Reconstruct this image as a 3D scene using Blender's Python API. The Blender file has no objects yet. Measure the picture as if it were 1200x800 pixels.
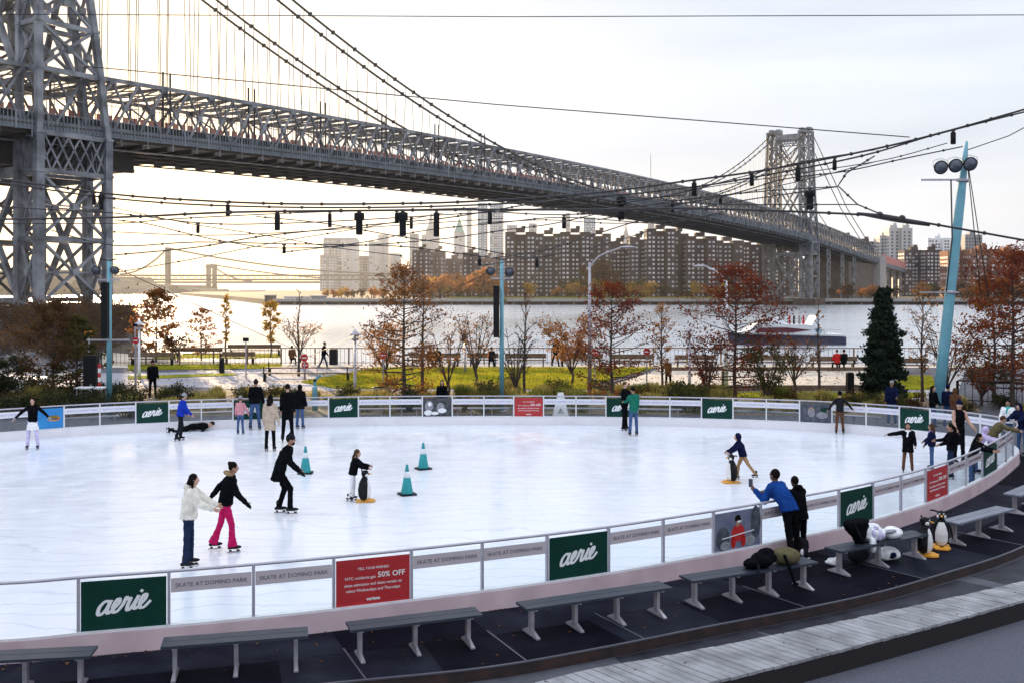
import bpy, math, random
from mathutils import Vector, Matrix, Quaternion
R = math.radians
rnd = random.Random(7)
SC = bpy.context.scene
COL = SC.collection
F, YH, HC = 1167.0, 338.0, 5.05      # focal length in photo pixels, horizon row, eye height above the rink
WATER = -4.7
def at(px, Y): return (px - 600) / F * Y
def zat(py, Y): return HC - (py - YH) * Y / F
def gy(py, z=0.0): return (HC - z) * F / (py - YH)

# ---------------------------------------------------------------- materials
MATS = {}
def mat(name, col, rough=0.7, metal=0.0, col2=None, scale=6.0, bump=0.0, bscale=None, trans=0.0, spec=0.5, detail=4, lo=.35, hi=.65, stretch=None, emit=0):
    m = bpy.data.materials.new(name); m.use_nodes = True
    nt = m.node_tree; b = nt.nodes['Principled BSDF']
    b.inputs['Base Color'].default_value = (*col, 1); b.inputs['Roughness'].default_value = rough
    b.inputs['Metallic'].default_value = metal; b.inputs['Specular IOR Level'].default_value = spec
    if spec < .13: b.inputs['IOR'].default_value = 1.16
    tc = nt.nodes.new('ShaderNodeTexCoord'); src = tc.outputs['Object']
    if stretch:
        mp = nt.nodes.new('ShaderNodeMapping'); mp.inputs['Scale'].default_value = stretch
        nt.links.new(src, mp.inputs['Vector']); src = mp.outputs[0]
    out = None
    if col2:
        n = nt.nodes.new('ShaderNodeTexNoise'); n.inputs['Scale'].default_value = scale; n.inputs['Detail'].default_value = detail
        nt.links.new(src, n.inputs['Vector'])
        r = nt.nodes.new('ShaderNodeValToRGB'); r.color_ramp.elements[0].position = lo; r.color_ramp.elements[1].position = hi
        r.color_ramp.elements[0].color = (*col, 1); r.color_ramp.elements[1].color = (*col2, 1)
        nt.links.new(n.outputs['Fac'], r.inputs[0]); nt.links.new(r.outputs[0], b.inputs['Base Color']); out = r.outputs[0]
    if bump:
        n2 = nt.nodes.new('ShaderNodeTexNoise'); n2.inputs['Scale'].default_value = bscale or scale * 3; n2.inputs['Detail'].default_value = 4
        nt.links.new(src, n2.inputs['Vector'])
        bp = nt.nodes.new('ShaderNodeBump'); bp.inputs['Strength'].default_value = bump; bp.inputs['Distance'].default_value = 0.03
        nt.links.new(n2.outputs['Fac'], bp.inputs['Height']); nt.links.new(bp.outputs[0], b.inputs['Normal'])
    if trans:
        t = nt.nodes.new('ShaderNodeBsdfTranslucent'); t.inputs['Color'].default_value = (*col, 1)
        if out: nt.links.new(out, t.inputs['Color'])
        mx = nt.nodes.new('ShaderNodeMixShader'); mx.inputs[0].default_value = trans
        nt.links.new(b.outputs[0], mx.inputs[1]); nt.links.new(t.outputs[0], mx.inputs[2])
        nt.links.new(mx.outputs[0], nt.nodes['Material Output'].inputs['Surface'])
    MATS[name] = m
    return m
def srgb(r, g, b):
    f = lambda c: ((c / 255 + 0.055) / 1.055) ** 2.4 if c > 10 else c / 255 / 12.92
    return (f(r), f(g), f(b))
def fab(name, col, col2=None, rough=.9):
    c2 = col2 or tuple(min(1, c * 1.4 + .0015) for c in col)
    return mat(name, col, rough, col2=c2, scale=9, bump=.5, bscale=26, spec=.06)

mat('ice', (.83, .845, .90), .3, col2=(.80, .82, .885), scale=.22, bump=.02, bscale=1.0, spec=.28)
def ice_nodes():
    m = MATS['ice']; nt = m.node_tree; b = nt.nodes['Principled BSDF']
    tc = nt.nodes.new('ShaderNodeTexCoord')
    # skate scratches: thin curved wave lines broken by noise
    w = nt.nodes.new('ShaderNodeTexWave'); w.wave_type = 'RINGS'; w.inputs['Scale'].default_value = 1.1; w.inputs['Distortion'].default_value = 9
    w.inputs['Detail'].default_value = 3; w.inputs['Detail Scale'].default_value = .6
    nt.links.new(tc.outputs['Object'], w.inputs['Vector'])
    r = nt.nodes.new('ShaderNodeValToRGB'); r.color_ramp.elements[0].position = .93; r.color_ramp.elements[1].position = .99
    nt.links.new(w.outputs['Fac'], r.inputs[0])
    n = nt.nodes.new('ShaderNodeTexNoise'); n.inputs['Scale'].default_value = 1.3; n.inputs['Detail'].default_value = 5
    nt.links.new(tc.outputs['Object'], n.inputs['Vector'])
    mr = nt.nodes.new('ShaderNodeMapRange'); mr.inputs[1].default_value = .35; mr.inputs[2].default_value = .7; mr.inputs[3].default_value = .15; mr.inputs[4].default_value = .30
    nt.links.new(n.outputs['Fac'], mr.inputs[0])
    ad = nt.nodes.new('ShaderNodeMath'); ad.operation = 'MULTIPLY_ADD'; ad.inputs[1].default_value = .04
    nt.links.new(r.outputs[0], ad.inputs[0]); nt.links.new(mr.outputs[0], ad.inputs[2])
    nt.links.new(ad.outputs[0], b.inputs['Roughness'])
    # fine cut marks and shaved snow
    w2 = nt.nodes.new('ShaderNodeTexWave'); w2.wave_type = 'RINGS'; w2.inputs['Scale'].default_value = .55; w2.inputs['Distortion'].default_value = 22; w2.inputs['Detail'].default_value = 5; w2.inputs['Detail Scale'].default_value = .35
    nt.links.new(tc.outputs['Object'], w2.inputs['Vector'])
    r2 = nt.nodes.new('ShaderNodeValToRGB'); r2.color_ramp.elements[0].position = .955; r2.color_ramp.elements[1].position = .99; nt.links.new(w2.outputs['Fac'], r2.inputs[0])
    n3 = nt.nodes.new('ShaderNodeTexNoise'); n3.inputs['Scale'].default_value = .8; n3.inputs['Detail'].default_value = 4; nt.links.new(tc.outputs['Object'], n3.inputs['Vector'])
    m3 = nt.nodes.new('ShaderNodeMath'); m3.operation = 'MULTIPLY'; nt.links.new(r2.outputs[0], m3.inputs[0]); nt.links.new(n3.outputs['Fac'], m3.inputs[1])
    m4 = nt.nodes.new('ShaderNodeMath'); m4.operation = 'MULTIPLY'; m4.inputs[1].default_value = .85; nt.links.new(m3.outputs[0], m4.inputs[0])
    old = b.inputs['Base Color'].links[0].from_socket; mxc = nt.nodes.new('ShaderNodeMix'); mxc.data_type = 'RGBA'; nt.links.new(m4.outputs[0], mxc.inputs[0]); nt.links.new(old, mxc.inputs[6]); mxc.inputs[7].default_value = (.52, .56, .68, 1)
    nt.links.new(mxc.outputs[2], b.inputs['Base Color'])
ice_nodes()
mat('asphalt', (.06, .06, .075), .8, col2=(.095, .095, .115), scale=3, bump=.5, bscale=60)
mat('asphalt_coarse', (.085, .085, .11), .85, col2=(.14, .14, .175), scale=40, bump=.8, bscale=90)
mat('mat_rubber', (.0055, .0052, .0095), .6, col2=(.011, .0108, .018), scale=1.1, bump=.25, bscale=9, lo=.4, hi=.75, spec=.06)
mat('mat_rubber_worn', (.010, .011, .019), .5, col2=(.022, .024, .037), scale=1.6, bump=.25, bscale=9, lo=.4, hi=.75, spec=.1)
mat('mat_lower', (.007, .007, .013), .65, col2=(.03, .03, .042), scale=2, bump=.2, spec=.3)
mat('rust_edge', (.05, .022, .018), .7, col2=(.02, .012, .012), scale=5)
mat('steel_strip', (.10, .10, .12), .5, .4)
mat('board', (.20, .195, .205), .8, col2=(.38, .37, .385), scale=2.2, bump=.4, bscale=30, stretch=(1, 1, 1))
mat('board_dark', (.012, .009, .010), .9)
mat('kick_outer', (.60, .43, .46), .5, col2=(.72, .54, .56), scale=1.7, detail=8, bump=.06, bscale=3)
mat('kick_inner', (.84, .80, .82), .5, col2=(.72, .68, .70), scale=1.2, lo=.5, hi=.85)
mat('white_metal', (.80, .80, .82), .4, col2=(.7, .7, .72), scale=5)
mat('rail_grey', (.42, .40, .45), .35, .3, col2=(.5, .48, .53), scale=4)
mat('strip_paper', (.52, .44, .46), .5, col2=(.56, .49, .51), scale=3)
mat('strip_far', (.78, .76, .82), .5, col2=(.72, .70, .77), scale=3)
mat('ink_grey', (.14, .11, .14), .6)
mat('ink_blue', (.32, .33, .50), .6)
mat('banner_green', (.003, .034, .024), .5, col2=(.005, .046, .034), scale=2, spec=.15)
mat('banner_red', (.42, .018, .022), .45, col2=(.48, .024, .028), scale=2)
mat('banner_blue', (.015, .20, .52), .45, col2=(.02, .26, .6), scale=2)
mat('photo_dark', (.03, .035, .05), .5, col2=(.10, .11, .14), scale=7)
mat('photo_sky', (.10, .12, .20), .5, col2=(.20, .20, .27), scale=4)
mat('photo_bw', (.015, .015, .018), .5, col2=(.08, .08, .09), scale=9)
mat('ink_white', (.85, .85, .85), .5)
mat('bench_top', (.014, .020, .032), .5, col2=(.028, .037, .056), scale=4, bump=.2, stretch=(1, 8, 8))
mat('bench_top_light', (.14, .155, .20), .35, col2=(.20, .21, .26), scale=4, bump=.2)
mat('galv', (.36, .33, .36), .4, .5, col2=(.48, .45, .48), scale=8)
mat('pole_blue', (.13, .34, .41), .4, .1, col2=(.17, .40, .47), scale=3)
mat('black', (.006, .006, .007), .65, col2=(.010, .010, .012), scale=10, spec=.2)
mat('black_gloss', (.01, .01, .012), .2)
mat('cable', (.035, .03, .03), .5, .3)
mat('lens', (.10, .11, .14), .15, .2)
mat('cone_teal', (.010, .25, .27), .5, col2=(.015, .31, .33), scale=6)
mat('cone_white', (.78, .78, .8), .4)
mat('orange_beak', (.72, .30, .02), .5, col2=(.80, .38, .04), scale=8)
mat('penguin_white', (.80, .77, .75), .4, col2=(.7, .66, .64), scale=6)
mat('lawn', (.14, .15, .02), .9, col2=(.34, .32, .03), scale=.5, bump=1, bscale=25, spec=.1)
mat('grass_blade', (.22, .25, .02), .8, col2=(.46, .40, .04), scale=.35, trans=.5, spec=.1)
mat('sand', (.52, .43, .33), .9, col2=(.64, .55, .44), scale=.9, bump=.5, bscale=12)
mat('paving', (.25, .24, .27), .8, col2=(.33, .32, .35), scale=.8, bump=.3, bscale=6)
mat('soil', (.12, .085, .055), .95, col2=(.25, .19, .11), scale=1.1, bump=1, bscale=6)
mat('concrete', (.34, .32, .31), .85, col2=(.44, .42, .41), scale=1.2, bump=.4, bscale=6)
mat('concrete_dark', (.08, .065, .055), .9, col2=(.13, .10, .085), scale=.3, bump=.4)
mat('stone_pier', (.045, .033, .027), .9, col2=(.085, .062, .05), scale=.25, bump=.8, bscale=.8)
mat('timber', (.13, .08, .05), .8, col2=(.18, .12, .08), scale=3)
mat('grass_gold', (.50, .36, .13), .9, col2=(.33, .31, .07), scale=1.4, trans=.45, spec=.1)
mat('grass_green', (.13, .15, .03), .9, col2=(.28, .27, .06), scale=1.5, trans=.35, spec=.1)
mat('shrub_dark', (.014, .024, .010), .85, col2=(.06, .06, .024), scale=2, trans=.2, spec=.15)
mat('leaf_rust', (.20, .07, .024), .8, col2=(.36, .15, .045), scale=.9, trans=.5, spec=.1)
mat('leaf_red', (.13, .028, .016), .8, col2=(.28, .065, .028), scale=.9, trans=.45, spec=.1)
mat('leaf_orange', (.34, .13, .04), .8, col2=(.48, .23, .08), scale=1.1, trans=.5, spec=.1)
mat('leaf_yellow', (.50, .33, .05), .8, col2=(.42, .22, .05), scale=1.1, trans=.5, spec=.1)
mat('leaf_brown', (.075, .042, .022), .8, col2=(.13, .07, .03), scale=.9, trans=.4, spec=.1)
mat('leaf_olive', (.05, .055, .02), .8, col2=(.12, .10, .03), scale=1.5, trans=.35, spec=.1)
mat('needle', (.010, .020, .012), .8, col2=(.022, .036, .018), scale=2, trans=.1, spec=.2)
mat('bark', (.05, .036, .028), .9, col2=(.085, .06, .045), scale=5, bump=.6)
mat('bridge_steel', (.095, .095, .105), .5, .15, col2=(.29, .295, .315), scale=.3, bump=.1, detail=8)
mat('bridge_warm', (.11, .10, .095), .6, .1, col2=(.20, .18, .165), scale=.35)
mat('bridge_deck', (.17, .20, .23), .6, .1, col2=(.18, .20, .22), scale=.2)
mat('bridge_under', (.055, .045, .038), .8, col2=(.10, .08, .065), scale=.15)
mat('bridge_dark', (.025, .022, .022), .8)
mat('bridge_red', (.50, .17, .12), .7, col2=(.62, .30, .22), scale=.3)
mat('bridge_pink', (.62, .22, .18), .7, col2=(.62, .30, .26), scale=.1)
mat('brick_dark', (.055, .034, .032), .9, col2=(.085, .056, .052), scale=.06)
mat('brick_mid', (.085, .062, .058), .9, col2=(.12, .09, .08), scale=.06)
mat('brick_tan', (.26, .19, .155), .9, col2=(.32, .24, .20), scale=.06)
mat('brick_orange', (.24, .105, .055), .9, col2=(.32, .15, .08), scale=.05)
mat('tower_grey', (.22, .22, .24), .7, col2=(.36, .36, .38), scale=.02)
mat('tower_pale', (.50, .48, .46), .7, col2=(.56, .54, .52), scale=.02)
mat('tower_glass', (.12, .20, .28), .2, .4, col2=(.18, .27, .36), scale=.02)
mat('window_light', (.50, .50, .52), .3, col2=(.72, .70, .69), scale=.13, lo=.4, hi=.6)
mat('window_dark', (.06, .065, .075), .2, col2=(.12, .12, .13), scale=.1)
mat('copper', (.10, .28, .24), .7)
mat('far_steel', (.10, .085, .075), .8)
mat('hull_purple', (.022, .022, .06), .4, col2=(.03, .03, .085), scale=.2)
mat('hull_white', (.80, .80, .82), .35)
mat('hull_window', (.10, .012, .025), .15)
mat('hull_blue', (.08, .35, .48), .3)
mat('sign_red', (.50, .02, .02), .4)
mat('sign_white', (.8, .8, .8), .5)
mat('orange_paint', (.75, .28, .02), .5)
mat('land_far', (.14, .11, .075), .95, col2=(.22, .17, .10), scale=.01)
mat('land_grass', (.24, .26, .04), .95, col2=(.30, .24, .06), scale=.02)
# people
mat('skin_light', (.52, .30, .215), .55, col2=(.56, .33, .24), scale=12, spec=.3)
mat('skin_tan', (.36, .19, .12), .55, col2=(.40, .21, .14), scale=12, spec=.3)
mat('skin_brown', (.12, .058, .036), .55, col2=(.145, .07, .045), scale=12, spec=.3)
mat('hair_black', (.009, .007, .006), .85, col2=(.016, .012, .010), scale=30, spec=.12)
mat('hair_brown', (.05, .024, .013), .8, col2=(.09, .045, .022), scale=25, spec=.15)
mat('lips', (.25, .07, .06), .5)
for n, c in dict(cl_black=(.0045, .0045, .006), cl_char=(.014, .014, .018), cl_navy=(.007, .010, .034), cl_cream=(.62, .58, .50), cl_magenta=(.42, .012, .085),
                 cl_jeans=(.05, .09, .19), cl_darkjeans=(.014, .022, .05), cl_blue=(.012, .035, .33), cl_royal=(.010, .045, .20), cl_beige=(.42, .33, .25),
                 cl_pink=(.55, .24, .27), cl_white=(.74, .72, .74), cl_lilac=(.50, .42, .62), cl_green=(.014, .13, .09), cl_tan=(.30, .18, .085),
                 cl_purple=(.22, .12, .33), cl_brown=(.10, .045, .025), cl_grey=(.24, .24, .26), cl_olive=(.10, .085, .045), cl_teal=(.05, .38, .36), cl_fur=(.26, .18, .10),
                 cl_red=(.4, .02, .02), cl_lavpants=(.50, .44, .62)).items(): fab(n, c)
def glass_mat():
    m = bpy.data.materials.new('panel_glass'); m.use_nodes = True; nt = m.node_tree; nt.nodes.clear()
    o = nt.nodes.new('ShaderNodeOutputMaterial'); t = nt.nodes.new('ShaderNodeBsdfTransparent'); t.inputs[0].default_value = (.95, .975, .98, 1)
    g = nt.nodes.new('ShaderNodeBsdfGlossy'); g.inputs['Roughness'].default_value = .05
    fr = nt.nodes.new('ShaderNodeFresnel'); fr.inputs[0].default_value = 1.45
    mx = nt.nodes.new('ShaderNodeMixShader')
    ge = nt.nodes.new('ShaderNodeNewGeometry'); iv = nt.nodes.new('ShaderNodeMath'); iv.operation = 'SUBTRACT'; iv.inputs[0].default_value = 1; nt.links.new(ge.outputs['Backfacing'], iv.inputs[1])
    mu = nt.nodes.new('ShaderNodeMath'); mu.operation = 'MULTIPLY'; nt.links.new(fr.outputs[0], mu.inputs[0]); nt.links.new(iv.outputs[0], mu.inputs[1]); nt.links.new(mu.outputs[0], mx.inputs[0]); nt.links.new(t.outputs[0], mx.inputs[1]); nt.links.new(g.outputs[0], mx.inputs[2]); nt.links.new(mx.outputs[0], o.inputs[0])
    MATS['panel_glass'] = m
glass_mat()
def water_mat():
    m = bpy.data.materials.new('water'); m.use_nodes = True; nt = m.node_tree; b = nt.nodes['Principled BSDF']
    b.inputs['Base Color'].default_value = (.84, .87, .90, 1); b.inputs['Roughness'].default_value = .16; b.inputs['IOR'].default_value = 1.4; b.inputs['Metallic'].default_value = .85
    tc = nt.nodes.new('ShaderNodeTexCoord'); mp = nt.nodes.new('ShaderNodeMapping'); mp.inputs['Scale'].default_value = (.35, 1, 1)
    nt.links.new(tc.outputs['Object'], mp.inputs[0])
    n = nt.nodes.new('ShaderNodeTexNoise'); n.inputs['Scale'].default_value = .35; n.inputs['Detail'].default_value = 6; n.inputs['Roughness'].default_value = .65
    n2 = nt.nodes.new('ShaderNodeTexNoise'); n2.inputs['Scale'].default_value = .03; n2.inputs['Detail'].default_value = 3
    nt.links.new(mp.outputs[0], n.inputs['Vector']); nt.links.new(mp.outputs[0], n2.inputs['Vector'])
    ad = nt.nodes.new('ShaderNodeMath'); ad.operation = 'MULTIPLY_ADD'; ad.inputs[1].default_value = 3.
    nt.links.new(n2.outputs['Fac'], ad.inputs[0]); nt.links.new(n.outputs['Fac'], ad.inputs[2])
    bp = nt.nodes.new('ShaderNodeBump'); bp.inputs['Strength'].default_value = .8; bp.inputs['Distance'].default_value = 1.3
    nt.links.new(ad.outputs[0], bp.inputs['Height']); nt.links.new(bp.outputs[0], b.inputs['Normal'])
    MATS['water'] = m
water_mat()

# ---------------------------------------------------------------- mesh builder
def V(*a): return Vector(a)
class MB:
    def __init__(s): s.v = []; s.f = []; s.mi = []; s.mats = []; s.cur = 0; s.sm = []
    def m(s, name):
        if name not in s.mats: s.mats.append(name)
        s.cur = s.mats.index(name); return s
    def add(s, vs, fs, smooth=False):
        o = len(s.v); s.v += [tuple(v) for v in vs]
        for f in fs: s.f.append(tuple(i + o for i in f)); s.mi.append(s.cur); s.sm.append(smooth)
        return s
    def box(s, c, size, rz=0, M=None):
        hx, hy, hz = size[0] / 2, size[1] / 2, size[2] / 2
        vs = [Vector((x * hx, y * hy, z * hz)) for x in (-1, 1) for y in (-1, 1) for z in (-1, 1)]
        q = M if M is not None else Matrix.Rotation(rz, 3, 'Z')
        vs = [q @ v + Vector(c) for v in vs]
        return s.add(vs, [(0, 1, 3, 2), (4, 6, 7, 5), (0, 4, 5, 1), (2, 3, 7, 6), (0, 2, 6, 4), (1, 5, 7, 3)])
    def beam(s, a, b, w, h=None, up=(0, 0, 1)):
        a, b = Vector(a), Vector(b); d = b - a; L = d.length
        if L < 1e-5: return s
        d /= L; u = Vector(up)
        if abs(d.dot(u)) > .98: u = Vector((1, 0, 0))
        x = d.cross(u).normalized(); z = x.cross(d).normalized(); h = h or w
        M = Matrix((x, d, z)).transposed()
        return s.box((a + b) / 2, (w, L, h), M=M)
    def loft(s, rings, n=8, xa=(1, 0, 0), cap=True, smooth=True):
        """rings: (centre, rx, ry); round-ended tube with elliptical section"""
        P = [Vector(r[0]) for r in rings]; k0 = len(s.v); N = len(P); xr = Vector(xa)
        vs = []
        for i, p in enumerate(P):
            d = (P[min(i + 1, N - 1)] - P[max(i - 1, 0)])
            d = d.normalized() if d.length > 1e-7 else Vector((0, 0, 1))
            x = xr - d * xr.dot(d)
            if x.length < .15: x = Vector((0, 1, 0)) - d * d.y
            x.normalize(); y = d.cross(x)
            xr = x
            for j in range(n):
                a = 2 * math.pi * j / n
                vs.append(p + x * math.cos(a) * rings[i][1] + y * math.sin(a) * rings[i][2])
        fs = [(i * n + j, i * n + (j + 1) % n, (i + 1) * n + (j + 1) % n, (i + 1) * n + j) for i in range(N - 1) for j in range(n)]
        if cap: fs += [tuple(range(n))[::-1], tuple((N - 1) * n + j for j in range(n))]
        return s.add(vs, fs, smooth)
    def tube(s, pts, r, n=6, cap=True):
        rr = r if isinstance(r, (list, tuple)) else [r] * len(pts)
        return s.loft([(p, q, q) for p, q in zip(pts, rr)], n, cap=cap)
    def caps(s, a, b, ra, rb, n=10):
        """round-ended tapered limb"""
        a, b = Vector(a), Vector(b); d = (b - a); d = d.normalized() if d.length > 1e-6 else Vector((0, 0, 1))
        rg = [(a - d * ra * math.cos(t), ra * math.sin(t) + 1e-4, ra * math.sin(t) + 1e-4) for t in (.12, .5, .95, 1.4)]
        rg += [(b + d * rb * math.cos(t), rb * math.sin(t) + 1e-4, rb * math.sin(t) + 1e-4) for t in (1.4, .95, .5, .12)]
        return s.loft(rg, n)
    def ell(s, c, r, M=None, nu=12, nv=8):
        vs = []; c = Vector(c)
        for i in range(nv + 1):
            t = math.pi * (i + .02 if i == 0 else i - .02 if i == nv else i) / nv
            for j in range(nu):
                a = 2 * math.pi * j / nu
                v = Vector((r[0] * math.sin(t) * math.cos(a), r[1] * math.sin(t) * math.sin(a), r[2] * math.cos(t)))
                vs.append((M @ v if M is not None else v) + c)
        fs = [(i * nu + j, (i + 1) * nu + j, (i + 1) * nu + (j + 1) % nu, i * nu + (j + 1) % nu) for i in range(nv) for j in range(nu)]
        fs += [tuple(range(nu)), tuple(nv * nu + j for j in range(nu))[::-1]]
        return s.add(vs, fs, True)
    def prism(s, poly, z0, z1):
        n = len(poly)
        vs = [(p[0], p[1], z0) for p in poly] + [(p[0], p[1], z1) for p in poly]
        return s.add(vs, [tuple(range(n))[::-1], tuple(range(n, 2 * n))] + [(i, (i + 1) % n, n + (i + 1) % n, n + i) for i in range(n)])
    def sheet(s, poly, z): return s.add([(p[0], p[1], z) for p in poly], [tuple(range(len(poly)))])
    def lathe(s, prof, c=(0, 0, 0), n=16):
        return s.loft([((c[0], c[1], c[2] + z), r, r) for r, z in prof], n)
    def mesh(s, name):
        me = bpy.data.meshes.new(name); me.from_pydata(s.v, [], s.f)
        for m in s.mats: me.materials.append(MATS[m])
        if s.f: me.polygons.foreach_set('material_index', s.mi); me.polygons.foreach_set('use_smooth', s.sm)
        me.update(); return me
    def build(s, name, parent=None, loc=None, rz=0, **kw):
        o = bpy.data.objects.new(name, s.mesh(name)); COL.objects.link(o)
        if parent: o.parent = parent
        if loc: o.location = loc
        if rz: o.rotation_euler = (0, 0, rz)
        return tag(o, **kw)
def tag(o, label=None, cat=None, group=None, kind=None):
    if label: o['label'] = label
    if cat: o['category'] = cat
    if group: o['group'] = group
    if kind: o['kind'] = kind
    return o
def empty(name, loc=(0, 0, 0), rz=0, **kw):
    o = bpy.data.objects.new(name, None); o.empty_display_size = .2; COL.objects.link(o); o.location = loc; o.rotation_euler = (0, 0, rz)
    return tag(o, **kw)
def put(name, me, parent=None, loc=None, rz=0, sc=None, **kw):
    o = bpy.data.objects.new(name, me); COL.objects.link(o); o.parent = parent
    if loc: o.location = loc
    if rz: o.rotation_euler = (0, 0, rz)
    if sc: o.scale = sc
    return tag(o, **kw)
def kids(o): return [c for c in COL.objects if c.parent == o]
def dup(root, loc, rz=0, label=None, group=None, sc=None, subs=None):
    subs = subs if subs is not None else [(c, kids(c)) for c in kids(root)]
    r = root.copy(); COL.objects.link(r); r.location = loc; r.rotation_euler = (0, 0, rz)
    if sc: r.scale = sc
    if label: r['label'] = label
    if group: r['group'] = group
    for c, gs in subs:
        c2 = c.copy(); COL.objects.link(c2); c2.parent = r
        for g in gs:
            g2 = g.copy(); COL.objects.link(g2); g2.parent = c2
    return r
def catmull(P, per=6, closed=False):
    P = [Vector(p) for p in P]; n = len(P); out = []
    for i in range(n if closed else n - 1):
        p0, p1, p2, p3 = (P[(i + k - 1) % n] if closed else P[min(max(i + k - 1, 0), n - 1)] for k in range(4))
        for j in range(per):
            t = j / per
            out.append(.5 * ((2 * p1) + (p2 - p0) * t + (2 * p0 - 5 * p1 + 4 * p2 - p3) * t * t + (3 * p1 - p0 - 3 * p2 + p3) * t ** 3))
    if not closed: out.append(P[-1])
    return out
def text_mesh(body, size, matname, align='CENTER', bold=0.0, space=1.0):
    cu = bpy.data.curves.new('lettering', 'FONT'); cu.body = body; cu.size = size; cu.align_x = align; cu.align_y = 'CENTER'
    cu.offset = bold; cu.space_character = space; cu.resolution_u = 2; cu.extrude = .0015
    o = bpy.data.objects.new('lettering', cu); COL.objects.link(o)
    dg = bpy.context.evaluated_depsgraph_get()
    me = bpy.data.meshes.new_from_object(o.evaluated_get(dg)); bpy.data.objects.remove(o)
    me.materials.clear(); me.materials.append(MATS[matname]); me.name = 'lettering'
    # stand the text up: x stays, y -> z, front faces -Y
    me.transform(Matrix.Rotation(R(90), 4, 'X')); return me
CLO, CHI, CLOUD, WSTR, SUNE, HAZE, EXPO = .45, .9, (4.2, 4.25, 4.5), .12, 4.0, .00022, 1.6
CLO, CHI, CLOUD, WSTR, SUNE, HAZE, EXPO = .82, .96, (4.25, 4.6, 5.3), .12, 5.0, .00006, .9
ZLO, ZHI = .87, 1.6
GLOW = (2.4, 1.0, -.9)
from mathutils import noise as mnoise
# ---------------------------------------------------------------- people
def remeshed(mb, name, voxel, smooth=3, scale=1.0):
    me0 = mb.mesh('tmp'); o = bpy.data.objects.new('tmp', me0); COL.objects.link(o)
    md = o.modifiers.new('r', 'REMESH'); md.mode = 'VOXEL'; md.voxel_size = voxel; md.use_smooth_shade = True
    if smooth:
        sm = o.modifiers.new('s', 'SMOOTH'); sm.factor = .5; sm.iterations = smooth
    dg = bpy.context.evaluated_depsgraph_get()
    me = bpy.data.meshes.new_from_object(o.evaluated_get(dg)); bpy.data.objects.remove(o); bpy.data.meshes.remove(me0)
    me.name = name; me.materials.clear()
    for m in mb.mats: me.materials.append(MATS[m])
    for p in me.polygons: p.material_index = 0; p.use_smooth = True
    if name in ('jacket', 'trousers', 'sleeves', 'coat_body', 'bag_body', 'skirt'):
        am = .011 if name == 'jacket' else .009; ox = rnd.uniform(0, 50)
        nv = len(me.vertices); cs = [0.0] * (3 * nv); ns = [0.0] * (3 * nv); me.vertices.foreach_get('co', cs); me.vertices.foreach_get('normal', ns)
        for i in range(0, 3 * nv, 3):
            c = Vector(cs[i:i + 3]); cs[i:i + 3] = c + Vector(ns[i:i + 3]) * am * (mnoise.noise(Vector((c.x * 9 + ox, c.y * 9, c.z * 15))) + .6 * mnoise.noise(Vector((c.x * 22, c.y * 22 + ox, c.z * 30))))
        me.vertices.foreach_set('co', cs); me.update()
    if scale != 1: me.transform(Matrix.Scale(scale, 4))
    return me
def join_raw(me, mb, scale):
    """append small raw pieces (fingers) to a remeshed body"""
    import bmesh
    bm = bmesh.new(); bm.from_mesh(me)
    vs = [bm.verts.new(Vector(v) * scale) for v in mb.v]
    for f in mb.f:
        fc = bm.faces.new([vs[i] for i in f]); fc.smooth = True
    bm.to_mesh(me); bm.free()
def rotx(a): return Matrix.Rotation(R(a), 3, 'X')
def rotz(a): return Matrix.Rotation(R(a), 3, 'Z')
PEOPLE = {}
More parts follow.
